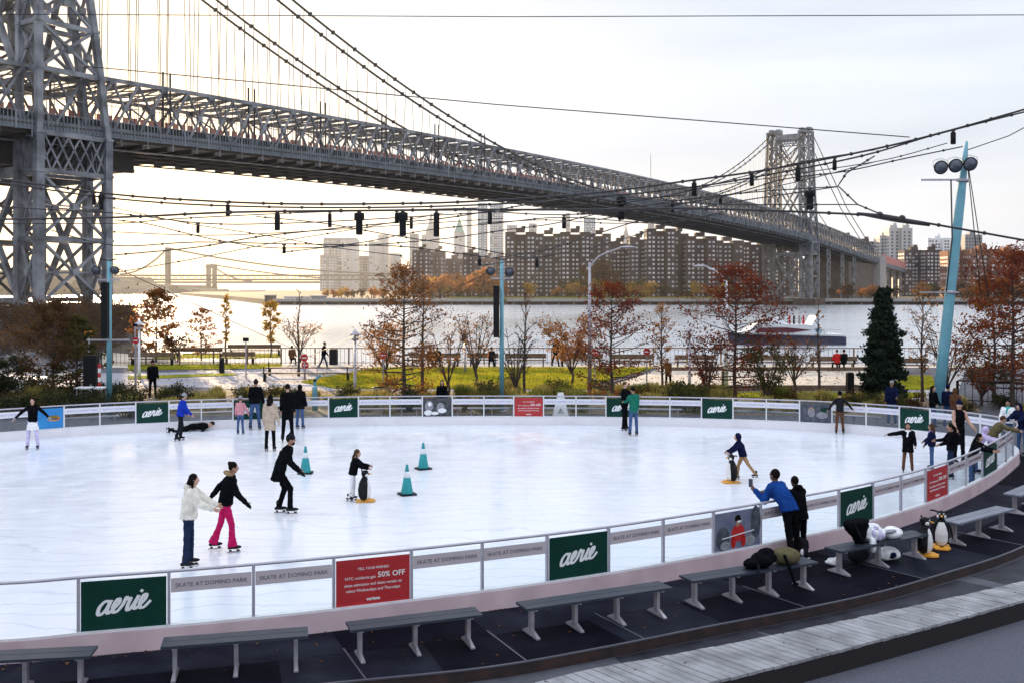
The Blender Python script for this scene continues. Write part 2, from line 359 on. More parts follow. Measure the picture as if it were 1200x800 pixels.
def person(key, x, y, face, H, label, top='cl_black', bottom='cl_black', skin='skin_light', hair='hair_black', style='short', hat=None,
           lean=0, tilt=0, La=(5, 8, 10), Ra=(5, 8, 10), Ll=(0, 4, 0), Rl=(0, 4, 0), head=(0, 0), hem=.04, puff=.0, flare=0, hood=None,
           skates=True, boots='black', z=0, gloves=None, vest=False, skirt=None, group=None, fine=True, rot=None, backpack=None, scarf=None, legs=True, curl=35):
    s = H / 1.75; hf = 1 + max(0, (1.5 - H)) * .75
    vx = (.014 if fine else .022)
    P = V(0, 0, 0)
    t = V(math.sin(R(tilt)), math.sin(R(lean)) * math.cos(R(tilt)), math.cos(R(lean)) * math.cos(R(tilt)))
    t1 = V(t.x, math.sin(R(lean * .7)), math.cos(R(lean * .7))).normalized()
    X = V(math.cos(R(tilt)), 0, -math.sin(R(tilt))); fw = t.cross(X) * -1
    if fw.y < 0: fw = -fw
    waist = P + t1 * .17; chest = waist + t * .20; Sc = chest + t * .14; neck = Sc + t * .04
    hp = lean * .45 + head[0]
    HM = rotz(-head[1]) @ rotx(-hp); hd = HM @ V(0, 0, 1)
    Hc = neck + hd * (.065 + .105 * hf) + fw * .02
    def limb(o, a1, b1, a2, b2, l1, l2, sg):
        d1 = V(sg * math.sin(R(b1)), math.sin(R(a1)) * math.cos(R(b1)), -math.cos(R(a1)) * math.cos(R(b1)))
        d2 = V(sg * math.sin(R(b2)), math.sin(R(a2)) * math.cos(R(b2)), -math.cos(R(a2)) * math.cos(R(b2)))
        k = o + d1 * l1; return k, k + d2 * l2, d2
    arms = []; lg = []
    for sg, A in ((-1, La), (1, Ra)):
        sh = Sc + X * sg * .165 - t * .02; b2 = A[3] if len(A) > 3 else A[1] * .6
        e, w, d = limb(sh, A[0], A[1], A[0] + A[2], b2, .285, .255, sg); arms.append((sg, sh, e, w, d))
    for sg, L in ((-1, Ll), (1, Rl)):
        h = P + X * sg * .085 - V(0, 0, .02); k, a, d = limb(h, L[0], L[1], L[0] - L[2], L[1] * .8, .425, .41, sg); lg.append((sg, h, k, a, d))
    low = min(l[3].z for l in lg); dz = (.145 if skates else .085) - low
    off = V(0, -(lg[0][3].y + lg[1][3].y) / 2 - .03, dz) if legs else V(0, 0, dz)
    if rot: off = V(0, 0, 0)
    def T(p): return p + off
    root = empty('person', (x, y, z), -R(face), label=label, cat='person', group=group)
    if rot: root.rotation_euler = rot
    # body: one continuous figure
    b = MB().m(skin)
    b.ell(T(Hc), (.074 * hf, .092 * hf, .112 * hf), HM); b.ell(T(Hc + HM @ V(0, .026, -.058) * hf), (.052 * hf, .058 * hf, .058 * hf), HM)
    b.ell(T(Hc + HM @ V(0, .096, -.012) * hf), (.014 * hf, .020 * hf, .024 * hf), HM)
    for sg in (-1, 1): b.ell(T(Hc + HM @ V(sg * .076, -.005, -.008) * hf), (.012, .02 * hf, .032 * hf), HM)
    b.caps(T(Sc - t * .04), T(Hc - hd * .05), .058, .052)
    b.loft([(T(P - t * .08), .11, .08), (T(P), .135, .10), (T(waist), .12, .09), (T(chest), .145, .10), (T(Sc), .12, .08), (T(Sc + t * .04), .05, .05)], 12)
    raw = MB()
    for sg, sh, e, w, d in arms:
        b.caps(T(sh), T(e), .052, .038); b.caps(T(e), T(w), .038, .028)
        n = X * -sg; n = (n - d * n.dot(d)).normalized(); sd = d.cross(n).normalized()  # sd: thumb side
        if (sd @ V(0, 1, 0.3)) < 0: sd = -sd
        hm = Matrix((n, sd, d)).transposed()
        pm = T(w + d * .055)
        b.ell(pm, (.018, .040, .058), hm)
        hs = 1.0
        for q in range(4):
            ln = (.078, .088, .082, .064)[q] * hs; a = T(w + d * .095 + sd * (.028 - .018 * q)); c1 = R(curl); c2 = R(curl * 2)
            m1 = a + (d * math.cos(c1) + n * math.sin(c1)) * ln * .5; m2 = m1 + (d * math.cos(c2) + n * math.sin(c2)) * ln * .5
            raw.tube([a - d * .02, a, m1, m2], [.009, .0095, .0085, .0065], 6)
        th = T(w + d * .035 + sd * .032); k1 = th + (d * .7 + sd * .6 + n * .3).normalized() * .038; k2 = k1 + (d * .9 + sd * .15 + n * .4).normalized() * .03
        raw.tube([th - sd * .015, th, k1, k2], [.012, .012, .0105, .008], 6)
    if legs:
        for sg, h, k, a, d in lg: b.caps(T(h), T(k), .07, .045); b.caps(T(k), T(a), .045, .034)
    if gloves: raw.mats = []
    me = remeshed(b, 'body', .0135 if fine else .019, 2, s); join_raw(me, raw, s)
    bo = put('body', me, root)
    if gloves:
        for sg, sh, e, w, d in arms:
            g = MB().m(gloves); g.caps(T(w - d * .02), T(w + d * .09), .042, .043); g.caps(T(w + d * .08), T(w + d * .15), .038, .026)
            put('glove', remeshed(g, 'glove', .016, 2, s), root)
    # face
    for sg in (-1, 1):
        e = MB().m('ink_white'); e.ell(T(Hc + HM @ V(sg * .029, .0845, .014) * hf) * s, (.0135 * hf * s, .008 * s, .009 * hf * s), HM, 8, 6)
        e.m('hair_black').ell(T(Hc + HM @ V(sg * .029, .0905, .014) * hf) * s, (.0075 * hf * s, .005 * s, .0075 * hf * s), HM, 8, 6); e.build('eye', root)
    MB().m('lips').ell(T(Hc + HM @ V(0, .0855, -.055) * hf) * s, (.022 * hf * s, .008 * s, .007 * hf * s), HM, 8, 6).build('mouth', root)
    if 'bearded' in label:
        bd_ = MB().m('hair_black'); bd_.ell(T(Hc + HM @ V(0, .045, -.082) * hf), (.055, .050, .045), HM); put('beard', remeshed(bd_, 'beard', .012, 1, s), root)
    # hair / hat
    if style != 'bald':
        h = MB().m(hair); h.ell(T(Hc + HM @ V(0, -.016, .026) * hf), (.085 * hf, .094 * hf, .103 * hf), HM)
        if style in ('long', 'verylong'):
            L_ = .30 if style == 'long' else .45
            p0 = Hc + HM @ V(0, -.06, 0) * hf
            h.loft([(T(p0), .08, .055), (T(p0 - t * .13 - fw * .035), .095, .05), (T(p0 - t * L_ * .7 - fw * .04), .09, .045), (T(p0 - t * L_ - fw * .03), .05, .03)], 10)
            for sg in (-1, 1): h.caps(T(Hc + HM @ V(sg * .07, -.01, -.02) * hf), T(Hc + HM @ V(sg * .085, -.01, -.20) * hf), .028, .02)
        if style == 'pony':
            p0 = Hc + HM @ V(0, -.10, .03) * hf
            h.loft([(T(p0), .03, .03), (T(p0 - fw * .05 - t * .05), .042, .042), (T(p0 - fw * .06 - t * .2), .04, .04), (T(p0 - fw * .04 - t * .34), .012, .012)], 8)
        if style == 'bun': h.ell(T(Hc + HM @ V(0, -.085, .085) * hf), (.045, .045, .045))
        put('hair', remeshed(h, 'hair', .014, 1, s), root)
    if hat:
        kind, hc = hat; h = MB().m(hc)
        if kind == 'beanie':
            h.ell(T(Hc + HM @ V(0, -.008, .045) * hf), (.090 * hf, .104 * hf, .092 * hf), HM); h.ell(T(Hc + HM @ V(0, -.005, .03) * hf), (.096 * hf, .108 * hf, .026 * hf), HM)
            h.ell(T(Hc + HM @ V(0, -.02, .145) * hf), (.028, .028, .026))
        elif kind == 'hoodup':
            h.ell(T(Hc + HM @ V(0, -.03, .012) * hf), (.105 * hf, .108 * hf, .130 * hf), HM); h.caps(T(Hc - hd * .08 - fw * .03), T(Sc - fw * .01), .085, .11)
        elif kind == 'cap':
            h.ell(T(Hc + HM @ V(0, -.008, .05) * hf), (.088 * hf, .100 * hf, .075 * hf), HM); h.ell(T(Hc + HM @ V(0, .10, .045) * hf), (.06 * hf, .07 * hf, .010 * hf), HM)
        elif kind == 'helmet':
            h.ell(T(Hc + HM @ V(0, -.012, .045) * hf), (.105 * hf, .122 * hf, .10 * hf), HM)
        put('hat', remeshed(h, 'hat', .013, 1, s), root)
    # jacket
    dn = V(0, -math.sin(R(lean * .35)), -1).normalized()
    j = MB().m(top); pf = puff
    rg = [(T(P + dn * hem), .165 + pf + hem * .12, .130 + pf + hem * .10), (T(P + dn * hem * .4), .168 + pf, .132 + pf), (T(waist), .158 + pf, .122 + pf), (T(chest), .178 + pf, .135 + pf),
          (T(Sc - t * .02), .168 + pf * .6, .115 + pf * .6), (T(Sc + t * .045), .095, .085), (T(Sc + t * .075), .072, .07)]
    j.loft(rg, 14)
    if not vest:
        for sg, sh, e, w, d in arms:
            j.caps(T(sh), T(e), .073 + pf * .6, .058 + pf * .7); j.caps(T(e), T(w - d * .015), .058 + pf * .7, .046 + pf * .4)
    if hood and hood[0] == 'down' and hood[1] is None: j.ell(T(Sc + t * .065 - fw * .095), (.125, .075, .07))
    put('jacket', remeshed(j, 'jacket', vx, 3, s), root)
    if vest:   # bare or pale sleeves
        sl = MB().m(vest)
        for sg, sh, e, w, d in arms: sl.caps(T(sh), T(e), .062, .05); sl.caps(T(e), T(w - d * .015), .05, .04)
        put('sleeves', remeshed(sl, 'sleeves', vx, 2, s), root)
    if hood and hood[1]:
        hh = MB().m(hood[1])
        for q in range(9):
            a = math.pi * (q / 8) ; c = Sc + t * (.07 + .02 * math.sin(a)) - fw * (.02 + .12 * math.sin(a)) + X * .13 * math.cos(a)
            hh.ell(T(c), (.045, .042, .042))
        put('hood', remeshed(hh, 'hood', .016, 1, s), root)
    if scarf:
        c = MB().m(scarf); c.loft([(T(Sc + t * .01), .11, .10), (T(Sc + t * .05), .115, .105), (T(Sc + t * .09), .09, .085)], 12); c.caps(T(Sc + fw * .10), T(chest + fw * .15 + X * .03), .04, .035)
        put('scarf', remeshed(c, 'scarf', .016, 2, s), root)
    if skirt:
        k = MB().m(skirt); k.loft([(T(P + V(0, 0, -.30)), .21, .18), (T(P + V(0, 0, -.15)), .185, .155), (T(P), .155, .12)], 16)
        put('skirt', remeshed(k, 'skirt', vx, 2, s), root)
    if backpack:
        k = MB().m(backpack); k.ell(T(chest - fw * .20 - t * .03), (.15, .10, .22)); k.ell(T(chest - fw * .28 - t * .10), (.11, .06, .12))
        put('backpack', remeshed(k, 'backpack', .018, 2, s), root)
    if legs:
        p = MB().m(bottom); p.ell(T(P - V(0, 0, .03)), (.160, .125, .125))
        for sg, h, k, a, d in lg:
            p.caps(T(h), T(k), .093, .066); p.caps(T(k - V(0, 0, .0)), T(a - d * .0), .066, .056)
            if flare: p.loft([(T(k + d * .1), .06, .06), (T(k + (a - k) * .6), .066, .07), (T(a + d * .03), .078 + flare, .09 + flare)], 12)
            else: p.loft([(T(k + (a - k) * .5), .058, .06), (T(a + d * .015), .058, .064)], 12)
        put('trousers', remeshed(p, 'trousers', vx, 3, s), root)
        for sg, h, k, a, d in lg:
            f = MB().m(boots); A = T(a)
            fr = rotz(-sg * -6)
            sh_ = A.z - (.145 if skates else .085)
            f.caps(A + V(0, -.01, .09), A + V(0, -.005, -.01), .052, .05); f.ell(A + V(0, .055, -.042), (.046, .135, .040)); f.ell(A + V(0, -.05, -.045), (.04, .05, .038))
            bt = put('skate_boot' if skates else 'shoe', remeshed(f, 'boot', .012, 2, s), root)
            if skates:
                q = MB().m('galv'); c = (A + V(0, .03, -.118)) * s
                q.box(c + V(0, 0, -.014) * s, (.006 * s, .27 * s, .022 * s)); q.m('black').box(c + V(0, .08, .010) * s, (.03 * s, .06 * s, .03 * s)).box(c + V(0, -.07, .010) * s, (.03 * s, .05 * s, .03 * s))
                q.build('blade', bt)
            else:
                q = MB().m('ink_white'); q.box((A + V(0, .03, -.078)) * s, (.085 * s, .27 * s, .014 * s)); q.build('sole', bt)
    PEOPLE[key] = (root, {'T': T, 's': s, 'arms': arms, 'Hc': Hc})
    return root
def on(px, py): Y = gy(py); return at(px, Y), Y
SK = 'people skating on the ice'
x, y = on(222, 664); person('a', x, y, 80, 1.62, 'skater in white hooded jacket and dark jeans reaching towards the pink trousers', 'cl_cream', 'cl_darkjeans', 'skin_light', style='verylong', hair='hair_black', lean=8, La=(48, 8, 12), Ra=(40, 14, 30), Ll=(4, 4, 6), Rl=(-2, 5, 2), puff=.035, hood=('down', None), group=SK)
x, y = on(263, 645); person('b', x, y, 72, 1.66, 'skater in black jacket with fur hood and magenta flared trousers', 'cl_black', 'cl_magenta', 'skin_tan', style='bun', hair='hair_black', gloves='cl_black', lean=14, La=(-48, 18, 10), Ra=(22, 10, 20), Ll=(-12, 5, 8), Rl=(16, 6, 14), puff=.02, flare=.012, hood=('down', 'cl_fur'), group=SK)
x, y = on(335, 602); person('c', x, y, 78, 1.80, 'bearded skater in long black coat and knitted hat bending forward', 'cl_black', 'cl_black', 'skin_tan', style='short', hat=('beanie', 'cl_char'), gloves='cl_char', lean=26, La=(4, 5, 42), Ra=(10, 5, 38), Ll=(16, 7, 34), Rl=(34, 6, 34), hem=.22, puff=.01, head=(-8, 0), group=SK)
x, y = on(38, 526); person('d', x, y, 172, 1.55, 'girl with arms spread, black jacket over white skirt and pale leggings', 'cl_black', 'cl_lavpants', 'skin_light', style='long', hair='hair_black', La=(8, 50, 0, 45), Ra=(8, 50, 0, 45), Ll=(0, 7, 0), Rl=(0, 7, 0), skirt='cl_white', group=SK, gloves='cl_grey')
x, y = on(210, 516); person('e', x, y, 60, 1.52, 'child in bright blue jacket and grey hat beside the fallen skater', 'cl_blue', 'cl_char', 'skin_light', hat=('beanie', 'cl_grey'), lean=12, La=(14, 10, 20), Ra=(20, 10, 20), Ll=(12, 5, 20), Rl=(-8, 6, 10), puff=.02, group=SK, fine=False)
x, y = on(236, 504); person('f', x - .3, y - .1, 90, 1.65, 'skater in black who has fallen flat on the ice', 'cl_black', 'cl_black', 'skin_light', La=(110, 55, 20), Ra=(60, 20, 60), Ll=(10, 20, 30), Rl=(25, 16, 50), head=(-20, 30), rot=(R(-87), 0, R(-78)), z=.15, group=SK, fine=False)
x, y = on(282, 508); person('g', x, y, 10, 1.22, 'small child in pale pink jacket and blue jeans at the far barrier', 'cl_pink', 'cl_jeans', 'skin_light', hair='hair_brown', hat=('beanie', 'cl_grey'), La=(5, 16, 10), Ra=(15, 22, 10), puff=.02, group=SK, fine=False)
x, y = on(299, 503); person('h', x, y, 5, 1.72, 'man in black jacket and light jeans bending over the pink child', 'cl_black', 'cl_jeans', 'skin_tan', style='short', hat=('beanie', 'cl_char'), lean=10, La=(18, 14, 20), Ra=(10, 10, 20), puff=.03, Ll=(2, 7, 2), Rl=(0, 7, 2), group=SK, fine=False)
x, y = on(317, 528); person('i', x, y, 8, 1.66, 'skater in beige coat and black leggings with dark hat', 'cl_beige', 'cl_black', 'skin_light', style='long', hair='hair_black', hat=('beanie', 'cl_black'), La=(2, 10, 10), Ra=(5, 12, 10), hem=.30, puff=.01, group=SK, fine=False)
x, y = on(337, 518); person('j', x, y, -12, 1.84, 'tall slim skater in long black coat seen from behind', 'cl_black', 'cl_black', 'skin_light', lean=3, La=(10, 5, 20), Ra=(6, 6, 10), hem=.28, Ll=(6, 5, 8), Rl=(-6, 5, 4), group=SK, fine=False)
x, y = on(352, 502); person('k', x, y, 20, 1.52, 'skater in black hooded coat and jeans beside the tall one', 'cl_black', 'cl_jeans', 'skin_light', hat=('hoodup', 'cl_black'), La=(6, 8, 14), Ra=(6, 8, 14), hem=.16, puff=.03, group=SK, fine=False)
x, y = on(733, 504); person('l', x, y, 120, 1.66, 'skater in black hugging the one in the green jacket', 'cl_black', 'cl_black', 'skin_light', hair='hair_brown', La=(50, 2, 40), Ra=(30, 6, 40), Ll=(0, 5, 0), Rl=(4, 5, 6), hem=.10, group=SK, fine=False)
x, y = on(742, 510); person('m', x, y, -15, 1.60, 'skater in dark green jacket and blue jeans at the far barrier', 'cl_green', 'cl_jeans', 'skin_tan', style='short', La=(40, 10, 40), Ra=(10, 8, 15), head=(12, -20), hem=.10, group=SK, fine=False)
x, y = on(874, 562); person('n', x, y, 268, 1.18, 'child in navy jacket and tan trousers pushing a penguin', 'cl_navy', 'cl_tan', 'skin_light', hat=('hoodup', 'cl_navy'), lean=20, La=(44, 4, 16), Ra=(42, 4, 18), Ll=(-30, 6, 8), Rl=(20, 6, 16), puff=.03, group=SK)
x, y = on(412, 586); person('o', x, y, 86, 1.14, 'child with long brown hair and white trousers pushing a penguin', 'cl_black', 'cl_white', 'skin_light', style='long', hair='hair_brown', lean=14, La=(48, 6, 30), Ra=(45, 6, 30), Ll=(4, 5, 10), Rl=(-6, 5, 8), puff=.035, group=SK)
x, y = on(984, 508); person('p', x, y, 8, 1.40, 'skater in black and brown with both arms held out', 'cl_char', 'cl_brown', 'skin_light', La=(0, 38, 0, 34), Ra=(0, 44, 0, 40), Ll=(0, 5, 0), Rl=(6, 5, 10), hat=('beanie', 'cl_black'), group=SK, fine=False)
x, y = on(1064, 553); person('q', x, y, 200, 1.28, 'girl in long black coat stretching one arm sideways', 'cl_black', 'cl_brown', 'skin_tan', style='long', La=(10, 12, 40), Ra=(20, 78, 0, 78), Ll=(0, 5, 0), Rl=(8, 6, 6), hem=.24, puff=.03, scarf='cl_white', group=SK)
x, y = on(1091, 549); person('r', x, y, 300, 1.18, 'girl in navy jacket with purple scarf and light jeans', 'cl_navy', 'cl_jeans', 'skin_tan', style='long', hair='hair_brown', La=(20, 30, 10), Ra=(30, 20, 20), puff=.03, scarf='cl_purple', group=SK)
x, y = on(1113, 560); person('s', x, y, 285, 1.38, 'girl in black jacket with backpack and long ponytail', 'cl_black', 'cl_darkjeans', 'skin_tan', style='pony', La=(30, 10, 40), Ra=(40, 10, 40), Ll=(0, 5, 0), Rl=(6, 6, 10), puff=.02, backpack='cl_black', group=SK)
x, y = on(1140, 572); person('t', x, y, 130, 1.36, 'skater with very long black hair and blue jeans leaning on the rail', 'cl_black', 'cl_jeans', 'skin_light', style='verylong', lean=22, La=(60, 10, 20), Ra=(64, 10, 20), hem=.03, puff=.02, group=SK)
x, y = 12.75, 27.3; person('u', x, y, 115, 1.26, 'child in lilac jacket bending over the rail', 'cl_lilac', 'cl_jeans', 'skin_light', hat=('hoodup', 'cl_lilac'), lean=34, La=(66, 8, 20), Ra=(66, 8, 20), puff=.04, group=SK)
x, y = 12.9, 28.7; person('v', x, y, 170, 1.74, 'adult in black vest with bare arms and dark knitted hat', 'cl_black', 'cl_black', 'skin_light', hat=('beanie', 'cl_navy'), vest='skin_light', La=(22, 14, 30), Ra=(14, 10, 24), head=(0, 40), group=SK)
x, y = 13.55, 28.1; person('w', x, y, 95, 1.50, 'skater in olive jacket with brown hair reaching for the rail', 'cl_olive', 'cl_char', 'skin_light', hair='hair_brown', style='short', lean=38, La=(70, 8, 10), Ra=(66, 8, 14), puff=.02, group=SK)
# spectators
SP = 'people standing round the rink'
x, y = on(912, 656); person('aa', x + .28, y - .12, -38, 1.78, 'man in royal blue top and black trousers leaning on the rail with a phone', 'cl_royal', 'cl_black', 'skin_brown', lean=42, La=(22, 8, 108), Ra=(30, 10, 62), Ll=(-12, 6, 2), Rl=(-6, 6, 4), hem=.02, puff=.02, head=(-25, 0), skates=False, boots='cl_white', group=SP)
x, y = on(938, 654); person('bb', x, y, -25, 1.52, 'boy in black hooded jacket beside the man in blue', 'cl_black', 'cl_black', 'skin_brown', hair='hair_black', lean=16, La=(52, 10, 50), Ra=(30, 8, 50), Ll=(-6, 6, 2), Rl=(6, 6, 10), hood=('down', None), hem=.08, puff=.025, skates=False, boots='black', group=SP)
person('cc', at(518, 38.6), 38.6, 180, 1.50, 'person in black hood behind the black and white photo banner', 'cl_black', 'cl_black', 'skin_light', style='long', hat=None, La=(10, 8, 30), Ra=(10, 8, 30), skates=False, group=SP, fine=False, puff=.02)
person('dd', at(1045, 37.2), 37.2, 205, 1.60, 'man in navy coat and grey cap outside the far barrier', 'cl_navy', 'cl_jeans', 'skin_tan', hat=('cap', 'cl_grey'), La=(20, 8, 60), Ra=(10, 8, 20), skates=False, group=SP, fine=False, puff=.03, hem=.1)
person('ee', at(1094, 36.2), 36.2, 150, 1.50, 'woman in black with dark hair outside the barrier below the mast', 'cl_black', 'cl_jeans', 'skin_light', style='long', La=(10, 8, 30), Ra=(20, 8, 30), skates=False, group=SP, fine=False, puff=.02)
person('ff', at(1111, 36.4), 36.4, 40, 1.52, 'person in navy and grey jacket beside the brown coat', 'cl_navy', 'cl_jeans', 'skin_light', hat=('beanie', 'cl_navy'), skates=False, group=SP, fine=False, puff=.02)
person('gg', at(1120, 35.4), 35.4, 60, 1.50, 'person in brown hooded coat seen from behind', 'cl_brown', 'cl_char', 'skin_light', hat=('hoodup', 'cl_brown'), skates=False, group=SP, fine=False, puff=.03, hem=.1)
person('hh', at(1181, 31.9), 31.9, 215, 1.46, 'woman with white and teal jacket outside the rink bend', 'cl_white', 'cl_jeans', 'skin_tan', style='short', scarf='cl_teal', La=(30, 8, 40), Ra=(30, 8, 40), skates=False, group=SP, fine=False, puff=.03)
person('ii', at(1197, 30.4), 30.4, 240, 1.55, 'person in navy blue hooded jacket at the rink bend', 'cl_navy', 'cl_jeans', 'skin_light', hat=('hoodup', 'cl_navy'), lean=15, La=(50, 8, 30), Ra=(50, 8, 30), skates=False, group=SP, fine=False, puff=.04)
PK = 'people in the park'
x, y = on(179, 466); person('ka', x, y, 150, 1.72, 'person in black standing among the shrubs by the path', 'cl_black', 'cl_black', 'skin_tan', hat=('beanie', 'cl_black'), La=(10, 6, 30), Ra=(4, 6, 20), skates=False, group=PK, fine=False, hem=.08, puff=.02)
x, y = on(379, 432); person('kb', x, y, 90, 1.70, 'walker in black on the path left of the lawn', 'cl_black', 'cl_darkjeans', 'skin_tan', lean=6, La=(-20, 6, 10), Ra=(20, 6, 20), Ll=(18, 3, 4), Rl=(-18, 3, 8), skates=False, group=PK, fine=False, puff=.02)
x, y = on(651, 429); person('kc', x, y, 150, 1.70, 'walker in black trousers behind the orange tree', 'cl_char', 'cl_black', 'skin_tan', Ll=(15, 3, 2), Rl=(-15, 3, 8), skates=False, group=PK, fine=False)
x, y = on(659, 429); person('kd', x, y, 150, 1.66, 'walker in brown coat behind the orange tree', 'cl_brown', 'cl_black', 'skin_light', style='long', Ll=(-12, 3, 2), Rl=(14, 3, 8), skates=False, group=PK, fine=False)
x, y = on(783, 456); person('ke', x, y, 200, 1.60, 'dark figure bending by a bare tree on the sand', 'cl_brown', 'cl_black', 'skin_tan', lean=25, La=(20, 8, 30), Ra=(40, 8, 20), skates=False, group=PK, fine=False, hem=.2)
def sitter(key, px, py, label, col, **k):
    x, y = on(px, py); person(key, x, y, 0, 1.68, label, col, 'cl_black', 'skin_light', La=(20, 8, 40), Ra=(20, 8, 40), Ll=(85, 6, 80), Rl=(85, 6, 80), skates=False, group=PK, fine=False, puff=.02, **k)
sitter('kf', 978, 434, 'person with dark red top sitting on the waterside bench', 'cl_red', hair='hair_brown')
sitter('kg', 986, 434, 'person in black cap sitting on the waterside bench', 'cl_black', hat=('cap', 'cl_black'))
sitter('kh', 505, 430, 'person in brown sitting on the bench behind the oak', 'cl_brown')
sitter('ki', 513, 430, 'person in black leaning over on the bench behind the oak', 'cl_black', lean=14)
sitter('kj', 576, 430, 'person in dark coat sitting left of the middle pole', 'cl_char')
sitter('kl', 344, 428, 'person in brown coat sitting on the bench near the bare tree', 'cl_brown')
# phone in the raised hand
r_, d_ = PEOPLE['aa']; sg, sh, e, w, dd_ = d_['arms'][0]
ph = MB().m('black_gloss').box((0, 0, 0), (.075, .010, .15)).m('lens').box((0, -.006, .0), (.065, .002, .13))
hp_ = r_.matrix_basis @ (d_['T'](w + dd_ * .12) * d_['s'])
ph.build('phone', None, hp_ + V(0, .02, .05), -R(10), label='black phone held up by the man in royal blue', cat='phone')

# ---------------------------------------------------------------- penguins and cones
def penguin_proto():
    r = empty('penguin_skate_aid', (0, 0, 0), label='x', cat='skating aid')
    b = MB().m('black').loft([((0, 0, .06), .10, .09), ((0, -.01, .14), .145, .13), ((0, -.015, .28), .155, .14), ((0, -.01, .42), .135, .12), ((0, 0, .52), .095, .085), ((0, .01, .58), .065, .06)], 16)
    put('body', remeshed(b, 'body', .014, 3), r)
    w = MB().m('penguin_white').loft([((0, .035, .07), .085, .075), ((0, .045, .15), .12, .105), ((0, .045, .29), .125, .115), ((0, .035, .42), .10, .10), ((0, .03, .52), .06, .07)], 16)
    put('belly', remeshed(w, 'belly', .014, 3), r)
    h = MB().m('black'); h.ell((0, .02, .66), (.085, .095, .085)); h.caps((0, .01, .56), (0, .01, .64), .06, .07); hd = put('head', remeshed(h, 'head', .012, 2), r)
    MB().m('orange_beak').loft([((0, .10, .655), .026, .020), ((0, .145, .650), .018, .014), ((0, .185, .640), .004, .004)], 8).build('beak', hd)
    for sg in (-1, 1):
        MB().m('cone_white').ell((sg * .038, .096, .685), (.016, .010, .018), None, 8, 6).build('eye', hd)
        MB().m('penguin_white').ell((sg * .062, .055, .63), (.03, .045, .04), None, 10, 6).build('cheek_patch', hd)
        wg = MB().m('black').loft([((sg * .125, -.01, .50), .02, .05), ((sg * .175, -.01, .40), .022, .06), ((sg * .20, -.02, .26), .018, .05), ((sg * .205, -.03, .18), .008, .02)], 8); wg.build('wing', r)
        MB().m('orange_beak').loft([((sg * .075, .02, .045), .05, .03), ((sg * .085, .13, .035), .062, .025), ((sg * .09, .20, .03), .05, .018)], 8, ).build('foot', r)
        MB().m('black').tube([(sg * .05, -.03, .70), (sg * .13, -.06, .72), (sg * .20, -.06, .72)], .017, 8).build('handle', r)
    MB().m('orange_beak').prism([(-.15, -.20), (.15, -.20), (.17, .15), (.10, .26), (-.10, .26), (-.17, .15)], .008, .03).build('base_plate', r)
    return r
pg = penguin_proto(); psubs = [(c, kids(c)) for c in kids(pg)]
G = 'penguin skating aids'
x, y = on(427, 587); pg.location = (x, y, 0); pg.rotation_euler = (0, 0, -R(80)); pg['label'] = 'penguin skating aid pushed by the long haired child'; pg['group'] = G
x, y = on(857.5, 565); dup(pg, (x, y, 0), -R(262), 'penguin skating aid pushed by the child in navy', G, subs=psubs)
x, y = on(1083, 650); dup(pg, (x, y, 0), -R(115), 'nearer penguin parked beside the bench, turned sideways', G, (.98,) * 3, psubs)
x, y = on(1103, 641); dup(pg, (x, y, 0), -R(200), 'penguin parked beside the bench with white belly facing out', G, (.98,) * 3, psubs)
def cone(label, px, py, s):
    x, y = on(px, py); r = empty('traffic_cone', (x, y, 0), rnd.uniform(0, 1), label=label, cat='traffic cone', group='teal cones on the ice'); r.scale = (s, s, s)
    MB().m('cone_teal').lathe([(.155, .03), (.15, .05), (.085, .42), (.080, .43)]).build('cone_body', r)
    MB().m('cone_white').lathe([(.083, .425), (.058, .56), (.052, .575)]).build('reflective_collar', r)
    MB().m('cone_teal').lathe([(.054, .57), (.033, .70), (.030, .73), (.026, .74)]).build('cone_tip', r)
    MB().m('black').prism([(-.2, -.17), (-.17, -.2), (.17, -.2), (.2, -.17), (.2, .17), (.17, .2), (-.17, .2), (-.2, .17)], .002, .035).build('cone_base', r)
cone('teal cone just right of the skater bending in black coat', 358, 554, 1.0)
cone('teal cone nearest the long haired child, lowest in the picture', 477, 579, 1.0)
cone('teal cone alone further back, highest of those on open ice', 496, 549, 1.0)
# ---------------------------------------------------------------- rink outline
RH = 1.065
rail_px = [(0, 683), (100, 675.5), (200, 668.5), (300, 660.5), (400, 651.5), (480, 643.5), (560, 635), (640, 626), (715, 616.5), (780, 607), (890, 589.5), (1000, 569.5), (1080, 550), (1130, 533), (1165, 517), (1184, 505),
           (1192, 498), (1187, 492.5), (1165, 487.3), (1125, 482), (1090, 478.6), (1050, 475.2), (980, 470.8), (898, 467.6), (822, 465.6), (740, 464.4), (640, 463.7), (530, 463.7), (450, 464.2), (380, 465.1), (310, 466.4), (235, 468.2), (159, 470.8), (75, 474.8), (0, 479.5)]
def rp(px, py): D = (HC - RH) * F / (py - YH); return (at(px, D), D)
ctrl = [rp(*p) for p in rail_px] + [(-20.3, 30.6), (-23.8, 27.9), (-26.8, 24.6), (-28.6, 21.3), (-29.0, 18.4), (-27.4, 16.0), (-23.5, 14.3), (-18.0, 13.4), (-12.6, 13.15), (-9.4, 13.2)]
LOOP = [V(p.x, p.y, 0) for p in catmull([(a, b, 0) for a, b in ctrl], 14, True)]
NEAR_N = 16 * 14
def cross_px(px, near):
    rng = range(0, NEAR_N) if near else range(NEAR_N, 34 * 14 + 14)
    for i in rng:
        a, b = LOOP[i], LOOP[(i + 1) % len(LOOP)]
        pa, pb = 600 + F * a.x / a.y, 600 + F * b.x / b.y
        if (pa - px) * (pb - px) <= 0 and pa != pb: return i, a.lerp(b, (px - pa) / (pb - pa))
    raise ValueError((px, near))
